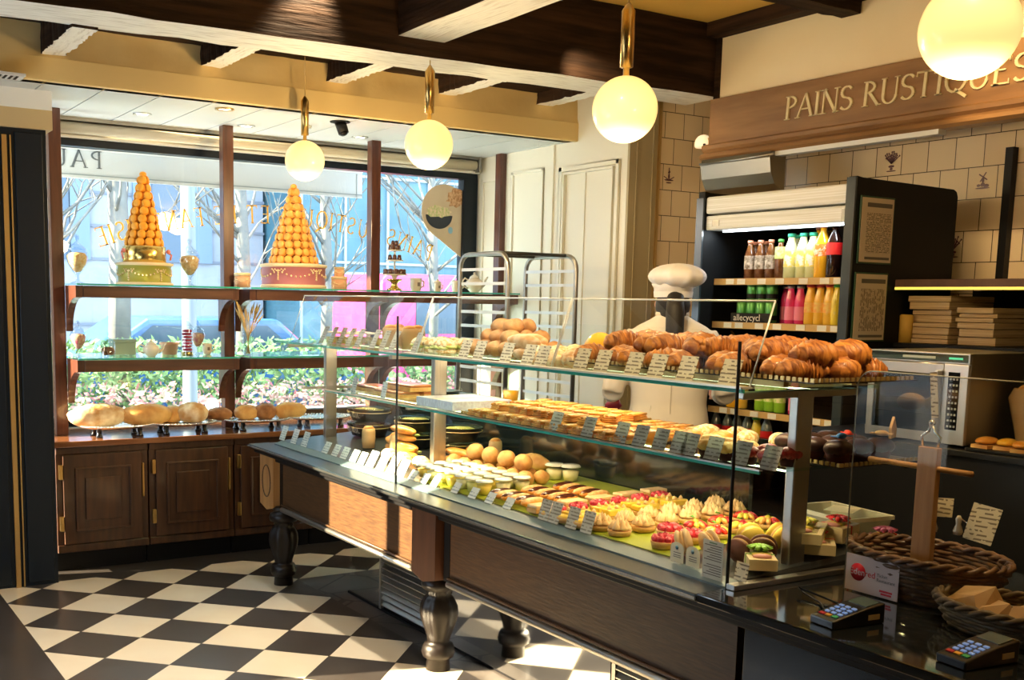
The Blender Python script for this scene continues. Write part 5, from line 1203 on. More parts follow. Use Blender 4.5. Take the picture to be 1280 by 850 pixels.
beadtray('pastry_tray', 'dark tray with a pierced gold rim under the puff pastries on the middle shelf', .155, .72, SY0 - .02, 1.78, MZ)
for r_ in range(4):
    for i in range(13):
        lx = .205 + .128 * r_; ly = SY0 + .03 + .082 * i
        sc_ = 1 + Rr.uniform(-.06, .06)
        mput('puff', mk_puff(1), lx, ly, Rr.uniform(-.25, .25), 'flat golden lattice puff pastry, %s of the middle shelf tray' % ['row at the glass', 'second row', 'third row', 'back row'][r_], 'pastry', 'puff pastries, %s' % ['row at the glass', 'second row', 'third row', 'back row'][r_], sc_, dz=.0045)
for r_ in range(3):
    for i in range(8):
        lx = .27 + .13 * r_; ly = SY0 + .35 + .088 * i + .02 * r_
        mput('puff', None, lx, ly, Rr.uniform(-.9, .9), 'flat golden puff pastry of the top layer, %s rank from the glass' % ['first', 'second', 'third'][r_], 'pastry', 'puff pastries of the top layer, %s rank' % ['first', 'second', 'third'][r_], dz=.0335)
for i in range(5): mput('gl', mk_ell('glazed_brioche', 'crumb', .13, .07, .045, puff2, 0, 3), .24 + .10 * (i % 2) + .04 * i, .60 - .035 * i, .3 + .2 * i, 'smooth orange glazed brioche %s' % ['nearest the puff pastries', 'second from the puff pastries', 'in the middle of the brioches', 'fourth from the puff pastries', 'nearest the muffins'][i], 'brioche', 'glazed brioches')
for i in range(6): mput('gl2', mk_ell('sugared_brioche', 'crumb', .12, .07, .05, seedm, 2, 5), .50 + .05 * (i % 2), .62 - .10 * i, .2 * i, 'grainy sugared brioche in the back row of the middle shelf, %s from the pastries' % ['first', 'second', 'third', 'fourth', 'fifth', 'sixth'][i], 'brioche')
crumb = mat('crumble_top', (.82, .50, .14), .6, col2=(.95, .74, .34), scale=60, bump=.6); redtop = mat('red_berry_top', (.35, .01, .015), .35, col2=(.6, .05, .05), scale=80, bump=.7, coat=.5)
for r_ in range(2):
    for i in range(5):
        lx = .21 + .088 * r_; ly = .05 + .086 * i
        kd = 'mufR' if i < 2 else 'mufY'
        mput(kd, mk_muffin(redtop if kd == 'mufR' else crumb), lx, ly, i, '%s muffin in the %s row, %s from the steel end post' % ({'mufR': 'red berry', 'mufY': 'golden crumble'}[kd], ['front', 'second'][r_], ['first', 'second', 'third', 'fourth', 'fifth'][i]), 'muffin', '%s muffins' % {'mufR': 'red berry', 'mufY': 'golden crumble'}[kd])
beadtray('muffin_tray', 'dark tray with a pierced gold rim under the chocolate muffins right of the end post', .40, .80, -.06, .30, MZ)
darktop = mat('dark_cake', (.03, .012, .010), .4, col2=(.08, .03, .02), scale=30)
for r_ in range(3):
    for i in range(3):
        o = mput('mufD', mk_muffin(darktop), .46 + .095 * r_, .0 + .1 * i, 0, 'very dark chocolate muffin in the %s line right of the end post' % ['first', 'second', 'third'][r_], 'muffin', 'dark chocolate muffins, %s line' % ['first', 'second', 'third'][r_], 1.25, dz=.0045)
for k, (lx, ly, m, lab) in enumerate(((.47, -.0, mat('blue_wrapper', (.05, .25, .65), .3), 'blue wrapped sweet lying on the dark muffins'), (.56, .05, strawb, 'red wrapped sweet lying on the dark muffins'), (.66, .0, mering, 'cream wrapped sweet lying on the dark muffins'))):
    MBx = MB(); MBx.ell((0, 0, .012), (.022, .012, .010), 10, 6); MBx.prism([(.018, -.010), (.034, -.014), (.034, .014), (.018, .010)], .010, .013); MBx.prism([(-.018, -.010), (-.034, -.014), (-.034, .014), (-.018, .010)], .010, .013)
    o = MBx.build('wrapped_sweet', m, loc=D(lx, ly, MZ + .0795), rz=k); tag(o, lab, 'sweet')
t = MB().prism([(-.03, 0), (.03, 0), (.035, .03), (0, .07), (-.035, .035)], -.004, .004, 'y').build('brown_napkin', bag, loc=D(.74, .02, MZ + .07), rz=.4); tag(t, 'folded brown paper napkin standing among the dark muffins', 'napkin')
# far half of the middle shelf: tarts, lidded dish, patterned paper, juice
tb = mat('baked_custard', (.34, .10, .03), .3, col2=(.55, .20, .06), scale=6, coat=.5)
for k in range(4):
    lx, ly, dz = [(.30, 2.62, 0), (.44, 2.60, 0), (.36, 2.60, .0345), (.34, 2.92, 0)][k]
    mput('slab', mk_slice(tb, tart, .13, .26, .034, 'custard_tart'), lx, ly, 0, 'long brown baked custard tart %s' % ['in front on the far middle shelf', 'behind on the far middle shelf', 'stacked on two others', 'nearest the far steel post'][k], 'tart', 'long custard tarts', dz=dz)
t = thing('lidded_dish', 'round dish under a clear domed lid behind the brown custard tarts', 'dish', D(.60, 2.66, MZ)); MB().lathe([(.07, 0), (.095, .02), (.10, .022), (.001, .012)], n=32).build('dish', steel, t); MB().lathe([(.098, .0225), (.096, .035), (.07, .055), (.02, .064), (.001, .065)], n=32).build('dome', plas, t)
t = thing('paper_ream', 'flat stack of lilac patterned paper on the middle shelf right of the middle post', 'paper stack', D(.34, 2.02, MZ)); t.rotation_euler = (0, 0, RZ)
lil = mat('lilac_pattern', (.55, .52, .66), .6, col2=(.72, .74, .86), scale=60, stretch=(1, 3, 1)); MB().box(-.16, .16, -.15, .18, 0, .042).build('sheets', lil, t, bevel=.003); MB().box(-.162, .162, -.03, .03, .0421, .0428).build('wrap_band', mat('label_white', ()), t)
t = thing('juice_glass', 'short glass of orange juice standing behind the lilac paper', 'glass', D(.56, 1.97, MZ)); MB().lathe([(.032, 0), (.04, .09)], n=24, cap=False).build('glass', jarglass, t); MB().lathe([(.031, .002), (.038, .075), (.001, .0751)], n=24).build('juice', mat('orange_juice', (.95, .42, .02), .3), t)
# price cards on the middle shelf
for k, a in enumerate((692, 733, 774, 798, 823, 846, 860, 890, 925, 962)):
    ly = DXP(a, 560, .15)[0]; put('mc', sheetcard(.066, .075, cardg, .35), D(.146, ly, 1.1172), RZ, 'brown-grey price card on the middle shelf edge, %s from the window end' % ['first', 'second', 'third', 'fourth', 'fifth', 'sixth', 'seventh', 'eighth', 'ninth', 'tenth'][k], 'price card')
for k, a in enumerate((442, 479)):
    ly = DXP(a, 500, .15)[0]; put('mc2', sheetcard(.05, .085, cardw, .2), D(.146, ly, 1.1172), RZ, ['pale upright card before the far custard tart', 'pale upright card before the stacked custard tarts'][k], 'price card')

# ---------------------------------------------------------------- top glass shelf
TZ = 1.3632
def tput(kind, mk, lx, ly, rz, label, cat, group=None, scale=None, dz=0): return put(kind, mk, D(lx, ly, TZ + dz), rz + RZ, label, cat, group, scale)
tt = beadtray('croissant_tray', 'dark tray with a pierced gold rim under the croissants, overhanging the near shelf end', .145, .60, -.16, .98, TZ + .022)
MB().box(.2, .22, 0.0, .95, -.022, -.0002).box(.5, .52, 0.0, .95, -.022, -.0002).build('tray_runner', goldtray, tt)
Rr = random.Random(21); ck = 0
names = ['front row', 'second row', 'back row']
for r_ in range(3):
    for i in range(9):
        lx = .215 + .135 * r_; ly = -.07 + .122 * i + .03 * (r_ % 2); ly = min(ly, .93)
        tput('cro%d' % (ck % 3), mk_croissant(ck % 3), lx, ly, Rr.uniform(-.5, .5) + (PI if ck % 2 else 0), 'glossy brown croissant in the %s of the top shelf tray' % names[r_], 'croissant', 'croissants, %s' % names[r_], Rr.uniform(.86, .96), dz=.0265); ck += 1
for r_ in range(2):
    for i in range(8):
        lx = .27 + .14 * r_; ly = -.02 + .118 * i
        tput('cro%d' % (ck % 3), None, lx, ly, Rr.uniform(-.7, .7) + (PI if ck % 2 else 0), 'glossy brown croissant of the upper layer, %s' % ['towards the glass', 'towards the staff side'][r_], 'croissant', 'croissants of the upper layer, %s' % ['towards the glass', 'towards the staff side'][r_], Rr.uniform(.88, 1.0), dz=.072); ck += 1
# almond pastries, brioche, baguettes, crusty rolls in a clear tray
sug = mat('sugared_almond', (.78, .42, .14), .5, col2=(.96, .86, .66), scale=40, bump=.5)
for i in range(5): tput('alm', mk_croissant(5, .13, .05, sug), .25 + .13 * (i % 2), 1.03 + .06 * i, .3 * i, 'sugar-dusted almond croissant, %s left of the plain croissants' % ['first', 'second', 'third', 'fourth', 'fifth'][i], 'almond croissant')
bri = mat('brioche_yellow', (.80, .42, .03), .3, col2=(.92, .56, .06), scale=5, coat=.6)
tput('bri', mk_ell('brioche_loaf', 'crumb', .17, .10, .10, bri, 0, 2), .42, 1.14, PI / 2, 'shiny yellow brioche loaf behind the almond croissants', 'brioche', dz=.0)
for i in range(5): tput('bag', mk_ell('small_baguette', 'crust', .26, .062, .05, floury, 3, 12), .22 + .07 * (i % 3), 1.30 + .03 * i, PI / 2 + .2 - .1 * i, 'small floury baguette, %s in the pile left of the brioche' % ['first', 'second', 'third', 'fourth', 'fifth'][i], 'baguette', 'small baguettes', dz=.0 + .048 * (i // 3))
t = thing('clear_tray', 'clear plastic tray heaped with crusty rolls on the top shelf', 'tray', D(.36, 1.66, TZ), RZ)
MB().box(-.17, .17, -.19, .19, 0, .006).box(-.175, -.17, -.19, .19, 0, .05).box(.17, .175, -.19, .19, 0, .05).box(-.17, .17, -.195, -.19, 0, .05).box(-.17, .17, .19, .195, 0, .05).build('tray', plas, t)
cr = mat('crusty_roll', (.42, .19, .06), .6, col2=(.70, .44, .20), scale=18, bump=.4)
kk = 0
for L3, (nx, ny, s_) in enumerate(((4, 4, 0), (3, 3, .04), (2, 2, .08))):
    for i in range(nx):
        for j in range(ny):
            tput('crr', mk_ell('crusty_roll', 'crust', .095, .07, .055, cr, 2, 15), .36 + (i - (nx - 1) / 2) * .078, 1.66 + (j - (ny - 1) / 2) * .088, Rr.uniform(0, 3), 'crusty brown roll in the %s layer of the clear tray' % ['bottom', 'middle', 'top'][L3], 'bread roll', 'crusty rolls, %s layer' % ['bottom', 'middle', 'top'][L3], dz=.0065 + L3 * .046)
# leafy filled buns and paper bags further along
for i in range(6):
    tput('bun', mk_salad_sandwich(2), .20 + .11 * (i % 2), 1.98 + .105 * (i // 2), i, 'seeded bun overflowing with pale green lettuce, %s' % ['nearest the crusty rolls in front', 'nearest the crusty rolls behind', 'middle of the front three', 'middle of the rear three', 'farthest of the front three', 'farthest of the rear three'][i], 'filled bun', 'lettuce buns', 1.15)
for i in range(4):
    tput('wrapT', mk_paperwrap(.10, .04, 7), .26 + .10 * (i % 2), 2.42 + .10 * i, 0, 'brown paper sandwich bag on the far top shelf, %s from the lettuce buns' % ['first', 'second', 'third', 'fourth'][i], 'sandwich')
for i in range(4):
    t = tput('plstack', lambda: None or mk_jarstack(), .22, 3.02 + .12 * i, 0, 'clear stacked takeaway tub with dark lid, %s from the paper bags' % ['first', 'second', 'third', 'fourth'][i], 'takeaway tub') if False else None
def mk_tub():
    t = thing('takeaway_tub', '', '', (0, 0, 0)); MB().lathe([(.04, 0), (.05, .055)], n=24, cap=False).build('tub', plas, t); MB().lathe([(.039, .001), (.045, .035), (.001, .038)], n=20).build('filling', mat('salad_mix', ()), t); MB().lathe([(.053, .0555), (.053, .062), (.001, .066)], n=24).build('lid', mat('clear_lid', ()), t); return t
for i in range(6):
    tput('ttub', mk_tub, .20 + .13 * (i % 2), 2.92 + .12 * (i // 2), 0, 'clear takeaway salad tub at the window end, %s' % ['front, nearest the paper bags', 'back, nearest the paper bags', 'front, in the middle', 'back, in the middle', 'front, at the very end', 'back, at the very end'][i], 'takeaway tub')
# top shelf price cards
for k, a in enumerate((572, 590, 624, 651, 668, 717, 743, 782, 811, 848, 902)):
    ly = DXP(a, 470, .045)[0]; put('tc', sheetcard(.075, .082, cardm, .35), D(.066, ly, 1.3635), RZ, 'cream price card on the top shelf edge, %s from the window end' % ['first', 'second', 'third', 'fourth', 'fifth', 'sixth', 'seventh', 'eighth', 'ninth', 'tenth', 'eleventh'][k], 'price card')
for k, a in enumerate((392, 403, 414, 425, 436, 455, 467, 479, 507)):
    ly = DXP(a, 425, .06)[0]; put('tc2', sheetcard(.055, .10, cardg, .45), D(.10, ly, TZ + .0005), RZ, 'grey tall price card on the far top shelf, %s from the window end' % ['first', 'second', 'third', 'fourth', 'fifth', 'sixth', 'seventh', 'eighth', 'ninth'][k], 'price card')
# ================================================================ sign board over the tiled wall
signw = mat('sign_pine', (.20, .10, .036), .45, col2=(.34, .18, .068), scale=4, stretch=(4, .5, 4), lo=.3, hi=.7, bump=.12, coat=.2)
sg = thing('bread_sign', 'wide pine sign board with raised gold capitals above the tiled wall', 'sign', (4.85, 0, 0))
MB().box(0, .0499, 1.3, 4.925, 2.55, 2.815).build('board', signw, sg, bevel=.003)
MB().prism([(.05, 2.55), (-.03, 2.55), (-.045, 2.54), (-.045, 2.52), (-.03, 2.505), (-.055, 2.49), (-.06, 2.47), (-.045, 2.455), (.05, 2.455)], 1.3, 4.935, 'y').build('moulding', signw, sg)
y0, y1 = PX(981, 150, 4.845).y, PX(1290, 95, 4.845).y
txt = 'PAINS RUSTIQUES'; hg = .125; spc = (y0 - y1) / text_width(txt, hg, 1.0)
mb = MB(); line_of(mb, txt, hg, lambda u_, v_, w_: (-.0004 - w_, y0 - u_ - .06 * v_ + .01, 2.622 + v_), .009, spc)
mb.build('lettering', mat('sign_gold', (.78, .66, .38), .45), sg)
hd = thing('extractor_hood', 'dented steel extractor hood below the left end of the sign', 'hood', (4.86, 4.36, 2.25))
MB().prism([(.03, .2045), (-.09, .2045), (-.10, .17), (-.085, .09), (-.05, .03), (0, .0), (.03, .0)], 0.0, .53, 'y').build('hood_body', mat('hood_steel', (.26, .23, .18), .32, 1., bump=.25, scale=6), hd)
MB().tube([(-.092, -.02, .185), (-.104, .25, .178), (-.098, .54, .18)], .006, 6).build('pipe', steelb, hd)
MB().box(-.06, .0, -1.0, -.0, .18, .2045).build('gutter', white, hd)
t = thing('wall_sconce', 'small cream half-dome lamp at the left end of the pine sign', 'lamp', PX(879, 180, 4.90)); MB().ell((0, .0, 0), (.05, .055, .055), 20, 12, flat=.4).build('shade', mat('sconce_cream', (.8, .66, .42), .4, emit=(1, .8, .5), es=.5), t)
mb = MB()
for k in range(3): mb.cbox((-.035 + k * .018, -.045, -.012 - k * .006), (.010, .012, .012))
mb.build('slot', black, t); MB().box(-.01, .01, -.065, -.04, -.03, .03).build('mount', brassdull, t)

# ================================================================ open refrigerated drinks case
fr = thing('drinks_fridge', 'tall open black drinks fridge with white rolled night cover, beside the tiled wall', 'fridge', (4.3, 3.405, 0))
W_, Dp = 1.015, .76
def side(y0, y1):
    pts = [(0, 0), (Dp, 0), (Dp, 2.155), (Dp - .012, 2.18), (Dp - .035, 2.19), (.04, 2.20), (.0, 2.205)]
    return MB().prism(pts, y0, y1, 'y').build('side_panel', blackgloss if False else mat('fridge_black', (.004, .005, .006), .55, spec=.2), fr, bevel=.004)
side(0, .05); side(W_ - .05, W_)
MB().box(Dp - .06, Dp - .001, .051, W_ - .051, 0, 2.17).box(.02, Dp - .061, .051, W_ - .051, 0, .55).build('back_body', black, fr)
MB().box(-.012, .0, .0, .05, .05, 2.20).box(-.012, .0, W_ - .05, W_, .05, 2.17).build('front_edge', mat('edge_blueblack', (.02, .035, .045), .3, coat=.4), fr)
cv = mat('night_cover', (.90, .93, .95), .45, col2=(.70, .72, .68), scale=30, stretch=(1, .05, 6))
MB().box(.005, .10, .051, W_ - .051, 2.085, 2.175).build('cover_roll', cv, fr, bevel=.012); MB().box(.012, .12, .051, W_ - .051, 2.0, 2.076).build('cover_rail', cv, fr, bevel=.008)
MB().box(.008, .0115, W_ - .15, W_ - .10, 2.02, 2.05).box(.008, .0115, .055, .085, 2.0, 2.06).build('latch', mat('grey_metal', ()), fr)
strip = mat('price_rail', (.62, .40, .14), .5); tagw = mat('rail_tag', (.85, .83, .74), .6)
FS = [1.515, 1.745, 1.285, 1.055, .82]
for z in FS:
    s_ = MB().box(.10, Dp - .061, .052, W_ - .052, z - .02, z).build('shelf', black, fr); MB().box(.094, .0995, .052, W_ - .052, z - .032, z + .002).build('price_rail', strip, s_)
    mb = MB()
    for k, yy in enumerate((.12, .20, .33, .48, .60, .74, .82)): mb = MB(); mb.box(.092, .0937, yy, yy + .055, z - .029, z - .001); mb.build('rail_tag', tagw, s_)
fl = bpy.data.lights.new('fridge_light', 'AREA'); fl.shape = 'RECTANGLE'; fl.size = .04; fl.size_y = .8; fl.energy = 3.2; fl.color = (.85, .95, 1)
fo = bpy.data.objects.new('fridge_light', fl); COL.objects.link(fo); fo.parent = fr; fo.location = (.10, W_ / 2, 1.99); fo.rotation_euler = (0, .5, 0)
MB().box(.09, .11, .1, W_ - .1, 1.992, 1.998).build('light_tube', mat('cool_tube', (.9, .95, 1), .4, emit=(.85, .95, 1), es=2), fr)
def bottle(h, r, neck, body, cap, label, lz=(.25, .6), name='drink_bottle'):
    def mk():
        t = thing(name, '', '', (0, 0, 0)); rn = r * neck
        MB().lathe([(r * .9, 0), (r, .006), (r, h * .60), (r * .92, h * .68), (rn, h * .86), (rn, h * .92)], n=20).build('bottle', body, t)
        MB().lathe([(rn * 1.2, h * .9205), (rn * 1.2, h * .995), (rn, h)], n=16).build('cap', cap, t)
        if label: MB().lathe([(r * 1.02, h * lz[0]), (r * 1.02, h * lz[1])], n=20, cap=False).build('label', label, t)
        return t
    return mk
salm = mat('salmon_cap', (.85, .35, .22), .4); teal = mat('teal_cap', (.03, .45, .30), .4); redc = mat('red_cap', (.75, .02, .02), .35)
liq = lambda n, c, c2=None: mat(n, c, .12, coat=.6, col2=c2, scale=20)
BK = {'ice': (bottle(.20, .028, .45, liq('brown_tea', (.10, .03, .01), (.25, .1, .03)), salm, mat('fruit_label', (.75, .65, .55), .5, col2=(.15, .1, .05), scale=60)), 'brown tea'),
      'iceg': (bottle(.20, .028, .45, liq('brown_tea', ()), mat('green_cap', (.08, .42, .08), .4), mat('lime_label', (.45, .7, .08), .5, col2=(.9, .9, .5), scale=50), (.5, .8)), ''),
      'lem': (bottle(.225, .034, .5, liq('lemonade', (.68, .72, .36), (.8, .82, .5)), teal, mat('lemon_label', (.92, .82, .2), .5, col2=(.9, .9, .8), scale=40, lo=.5, hi=.55)), ''),
      'ora': (bottle(.265, .036, .4, liq('orange_soda', (.95, .50, .02)), salm, mat('orange_label', (.9, .25, .02), .5, col2=(.95, .8, .6), scale=50, lo=.5, hi=.6), (.4, .62)), ''),
      'col': (bottle(.265, .037, .4, liq('cola', (.02, .006, .004)), black, mat('red_label', (.75, .015, .015), .4), (.42, .64)), ''),
      'pnk': (bottle(.195, .027, .6, liq('pink_juice', (.85, .05, .22)), mat('silver_cap', (.7, .7, .7), .3, .8), mat('pink_label', (.9, .25, .42), .5), (.1, .45)), ''),
      'smo': (bottle(.20, .029, .62, liq('smoothie', (.93, .55, .06)), mat('sleeve_red', (.88, .12, .10), .4), mat('orange_sleeve', (.92, .38, .06), .5, col2=(.95, .7, .2), scale=40), (.3, .55)), ''),
      'smy': (bottle(.20, .029, .62, liq('smoothie_yellow', (.92, .72, .05)), mat('green_sleeve', (.12, .72, .12), .4), None), ''),
      'grn': (bottle(.21, .030, .5, liq('green_juice', (.30, .62, .04)), mat('green_cap', ()), mat('lime_label', ())), ''),
      'spk': (bottle(.22, .031, .45, liq('dark_water', (.05, .08, .07), (.3, .35, .35)), redc, mat('red_label', ())), '')}
def row(z, items, lx=.155):
    for kd, px, lab in items:
        P = PX(px, 330, 4.3 + lx); put('bt' + kd, BK[kd][0], (4.3 + lx, P.y, z + .0006), 0, lab, 'bottle')
row(1.745, [('ice', 937, 'brown tea bottle with salmon cap, leftmost on the upper fridge shelf'), ('ice', 950, 'brown tea bottle with salmon cap, second on the upper fridge shelf'), ('ice', 963, 'brown tea bottle with salmon cap, third on the upper fridge shelf'), ('iceg', 975, 'tea bottle with green cap and lime label on the upper fridge shelf'),
            ('lem', 988, 'lemonade bottle with teal cap beside the green-capped tea'), ('lem', 1003, 'lemonade bottle with teal cap, middle of three'), ('lem', 1015, 'lemonade bottle with teal cap beside the orange soda'), ('ora', 1027, 'tall orange soda bottle beside the cola'), ('col', 1042, 'tall dark cola bottle with red label at the fridge end')])
row(1.745, [('ice', 944, 'brown tea bottle in the rear row of the upper fridge shelf, first'), ('ice', 957, 'brown tea bottle in the rear row of the upper fridge shelf, second'), ('lem', 996, 'lemonade bottle in the rear row of the upper fridge shelf'), ('ora', 1022, 'orange soda bottle in the rear row of the upper fridge shelf'), ('col', 1035, 'cola bottle in the rear row of the upper fridge shelf')], .26)
row(1.515, [('pnk', 991, 'pink juice bottle left of its twin on the second fridge shelf'), ('pnk', 1003, 'pink juice bottle beside the red-sleeved smoothies'), ('smo', 1016, 'orange smoothie with red sleeve cap beside the pink juices'), ('smo', 1028, 'orange smoothie with red sleeve cap, middle of three'), ('smo', 1040, 'orange smoothie with red sleeve cap beside the green-capped one'), ('smy', 1050, 'yellow smoothie with green sleeve cap at the fridge end')])
row(1.515, [('pnk', 985, 'pink juice bottle in the rear row of the second fridge shelf'), ('smo', 1022, 'orange smoothie in the rear row of the second fridge shelf'), ('smy', 1034, 'yellow smoothie in the rear row of the second fridge shelf')], .26)
row(1.055, [('ora', 925, 'orange bottle on the low fridge shelf seen above the sugared brioches'), ('smo', 937, 'orange smoothie on the low fridge shelf, left of the green juices'), ('grn', 960, 'green juice bottle on the low fridge shelf left of the steel post, first'), ('grn', 972, 'green juice bottle on the low fridge shelf left of the steel post, second'), ('pnk', 1003, 'pink bottle on the low fridge shelf right of the steel post'), ('grn', 985, 'green juice bottle hidden by the steel post')])
row(.82, [('spk', 905, 'red-capped bottle on the lowest visible fridge shelf, first'), ('spk', 920, 'red-capped bottle on the lowest visible fridge shelf, second'), ('spk', 932, 'red-capped bottle on the lowest visible fridge shelf, third'), ('spk', 945, 'red-capped bottle on the lowest visible fridge shelf, fourth'), ('smy', 957, 'yellow bottle on the lowest visible fridge shelf'), ('spk', 970, 'red-capped bottle by the steel post on the lowest visible fridge shelf')])
cang = mat('green_can', (.06, .30, .06), .3, .5, col2=(.15, .42, .12), scale=20)
def can():
    t = thing('drink_can', '', '', (0, 0, 0)); MB().lathe([(.026, 0), (.031, .008), (.031, .10), (.027, .108)], n=20).build('can', cang, t); MB().lathe([(.0265, .1082), (.0265, .1105), (.001, .109)], n=18).build('lid', steel, t)
    MB().lathe([(.0315, .015), (.0315, .04)], n=20, cap=False).build('dark_band', black, t); return t
for k in range(4):
    for l_ in range(2):
        px = 921 + 12 * k + (24 if l_ else 0); P = PX(px, 390, 4.555)
        if P.y > 4.32: P.y = 4.32 - .0 * k
        put('can', can, (4.465, 4.22 - .066 * (k + (0 if not l_ else 1.0)), 1.5156 + .1112 * l_), 0, 'green beer can on the second fridge shelf, %s layer, %s from the left' % (['lower', 'upper'][l_], ['first', 'second', 'third', 'fourth'][k]), 'can', 'green cans') if (l_ == 0 or k < 3) else None
sh_ = thing('shelf_tray', 'black cardboard tray lettered in white around the green cans', 'carton', (4.425, 4.12, 1.5156)); MB().box(-.004, .0, -.14, .14, 0, .05).build('front', black, sh_)
sans('allecycycl', .05, mat('label_white', ()), 'lettering', sh_, (-.0048, .12, .010), (PI / 2, 0, -PI / 2))
# framed notices on the fridge side
paper = mat('notice_paper', (.62, .55, .44), .6); grid = lined('notice_print', (.60, .52, .40), (.10, .09, .07), 45, 'Z', thick=.45); grid2 = lined('notice_table', (.58, .50, .38), (.14, .11, .09), 30, 'X', thick=.5)
for k, (x0, x1, z0, z1, lab) in enumerate(((4.325, 4.568, 1.808, 2.118, 'upper framed allergen notice on the black fridge side'), (4.318, 4.556, 1.445, 1.768, 'lower framed table notice on the black fridge side'))):
    t = thing('framed_notice', lab, 'notice', (0, 3.405, 0)); MB().box(x0, x1, -.008, -.0005, z0, z1).build('holder', mat('dark_green_frame', (.01, .06, .03), .4), t, bevel=.002)
    MB().box(x0 + .008, x1 - .008, -.0095, -.0083, z0 + .008, z1 - .008).build('sheet', paper, t)
    MB().box(x0 + .045, x1 - .02, -.0102, -.0097, z0 + .05, z1 - .075).build('printed_table', grid if k == 0 else grid2, t)
    MB().box(x0 + .045, x1 - .02, -.0102, -.0097, z1 - .05, z1 - .03).build('heading_bar', mat('ink_grey', (.12, .11, .10), .6), t); MB().box(x0 + .045, x1 - .02, -.0102, -.0097, z0 + .02, z0 + .032).build('footer_bar', mat('ink_grey', ()), t)

# ================================================================ shelf, oven and back counter on the right wall
ws = thing('wall_shelf', 'rough wooden wall shelf below the tiles with a yellow-lit front edge', 'shelf', (4.6, 0, 0))
MB().box(0, .699, 1.0, 3.39, 1.705, 1.74).build('board', mat('shelf_wood', (.10, .045, .025), .6, col2=(.16, .08, .045), scale=8, bump=.3), ws, bevel=.003)
MB().box(.0, .012, 1.0, 3.39, 1.692, 1.7045).build('light_strip', mat('yellow_strip', (.9, .7, .1), .4, emit=(1, .75, .12), es=.7), ws)
MB().box(.02, .699, 1.0, 3.39, 1.42, 1.44).build('lower_board', black, ws)
MB().box(.68, .699, 1.0, 3.39, 1.06, 1.42).box(.68, .699, .95, 3.43, 1.44, 1.70).build('back_board', black, ws)
MB().box(.655, .699, 3.26, 3.30, 1.7405, 2.40).build('upright', black, ws)
sb = mat('paper_stack', (.42, .28, .14), .7, col2=(.62, .46, .26), scale=3, stretch=(1, 1, 50)); Rr = random.Random(4)
for k, (a, b, zt) in enumerate(((1140, 1196, .20), (1200, 1252, .15))):
    y1_, y0_ = PX(a, 400, 4.75).y, PX(b, 400, 4.75).y
    t = thing('paper_bag_stack', ['tall stack of folded kraft bread bags on the lower wall shelf', 'shorter stack of folded kraft bread bags, right of the tall one'][k], 'paper bags', (4.75, (y0_ + y1_) / 2, 1.4405)); z = 0; hw = (y1_ - y0_) / 2
    while z < zt:
        h = Rr.uniform(.018, .04); MB().box(-.03 + Rr.uniform(-.02, .02), .3, -hw + Rr.uniform(0, .02), hw - Rr.uniform(0, .02), z, z + h - .002).build('bag_bundle', sb, t, bevel=.003); z += h
P = PX(1133, 417, 4.72); t = MB().lathe([(.04, 0), (.045, .13), (.03, .135)], n=20, sx=.6).build('yellow_scoop', mat('ochre_card', (.60, .36, .06), .6), loc=(4.70, P.y, 1.4405)); tag(t, 'ochre card bread sleeve standing left of the bag stacks', 'paper sleeve')
bc = thing('back_counter', 'black staff-side back counter under the oven', 'counter', (3.98, 0, 0)); MB().box(0, 1.30, .8, 3.39, 0, 1.03).build('carcass', black, bc); MB().box(-.02, 1.31, .8, 3.39, 1.03, 1.055).build('counter_top', mat('black_stone', (.008, .008, .008), .4, spec=.3), bc, bevel=.003)
ov = thing('microwave_oven', 'stainless steel commercial oven with a black keypad on the back counter', 'oven', (4.02, 2.59, 1.0555)); OW, OH, OD = .46, .375, .5
ovs = steelb
MB().box(0, OD, 0, .012, .012, OH).box(0, OD, OW - .012, OW, .012, OH).box(OD - .012, OD, .012, OW - .012, .012, OH).box(0, OD, .012, OW - .012, .012, .03).box(0, OD, .012, OW - .012, OH - .045, OH).build('casing', ovs, ov, bevel=.002)
MB().box(.03, .45, .115, .125, .03, OH - .045).build('cavity_wall', black, ov)
MB().box(-.012, -.0005, .0, OW, OH - .042, OH).build('display_surround', ovs, ov, bevel=.002); MB().box(-.0135, -.0122, .008, OW - .008, OH - .036, OH - .006).build('display_strip', blackgloss, ov)
MB().box(-.0145, -.0137, .15, .30, OH - .026, OH - .016).build('display_digits', mat('display_grey', (.45, .5, .45), .4), ov)
MB().box(-.0145, -.0137, .03, .09, OH - .025, OH - .017).build('green_display', mat('lcd_green', (.05, .3, .15), .4, emit=(.1, .8, .4), es=.5), ov)
d_ = MB().box(-.014, -.0005, .11, OW, .012, .05).box(-.014, -.0005, .11, OW, OH - .085, OH - .046).box(-.014, -.0005, OW - .03, OW, .05, OH - .085).box(-.014, -.0005, .11, .125, .05, OH - .085).build('door', ovs, ov, bevel=.002)
MB().box(-.010, -.006, .125, OW - .03, .05, OH - .085).build('door_glass', glass('oven_glass', (.40, .44, .44), .15, 1.5, .01), d_)
MB().box(-.045, -.015, .112, .128, .05, OH - .07).build('handle', steel, d_, bevel=.003)
MB().box(-.016, -.0005, .0, .108, .012, OH - .044).build('control_panel', mat('panel_silver', (.62, .62, .60), .35, .8), ov, bevel=.003)
kp = MB().box(-.0175, -.0162, .035, .085, .07, OH - .075).build('keypad', blackgloss, ov); mb = MB()
for r_ in range(9):
    for c_ in range(3): mb.box(-.0182, -.0176, .041 + c_ * .014, .049 + c_ * .014, .08 + r_ * .0235, .088 + r_ * .0235)
mb.build('key_marks', mat('key_grey', (.4, .42, .42), .5), kp)
mb = MB()
for k in range(9): mb.tube([(.02, .13 + k * .038, .12), (.44, .13 + k * .038, .12)], .002, 5)
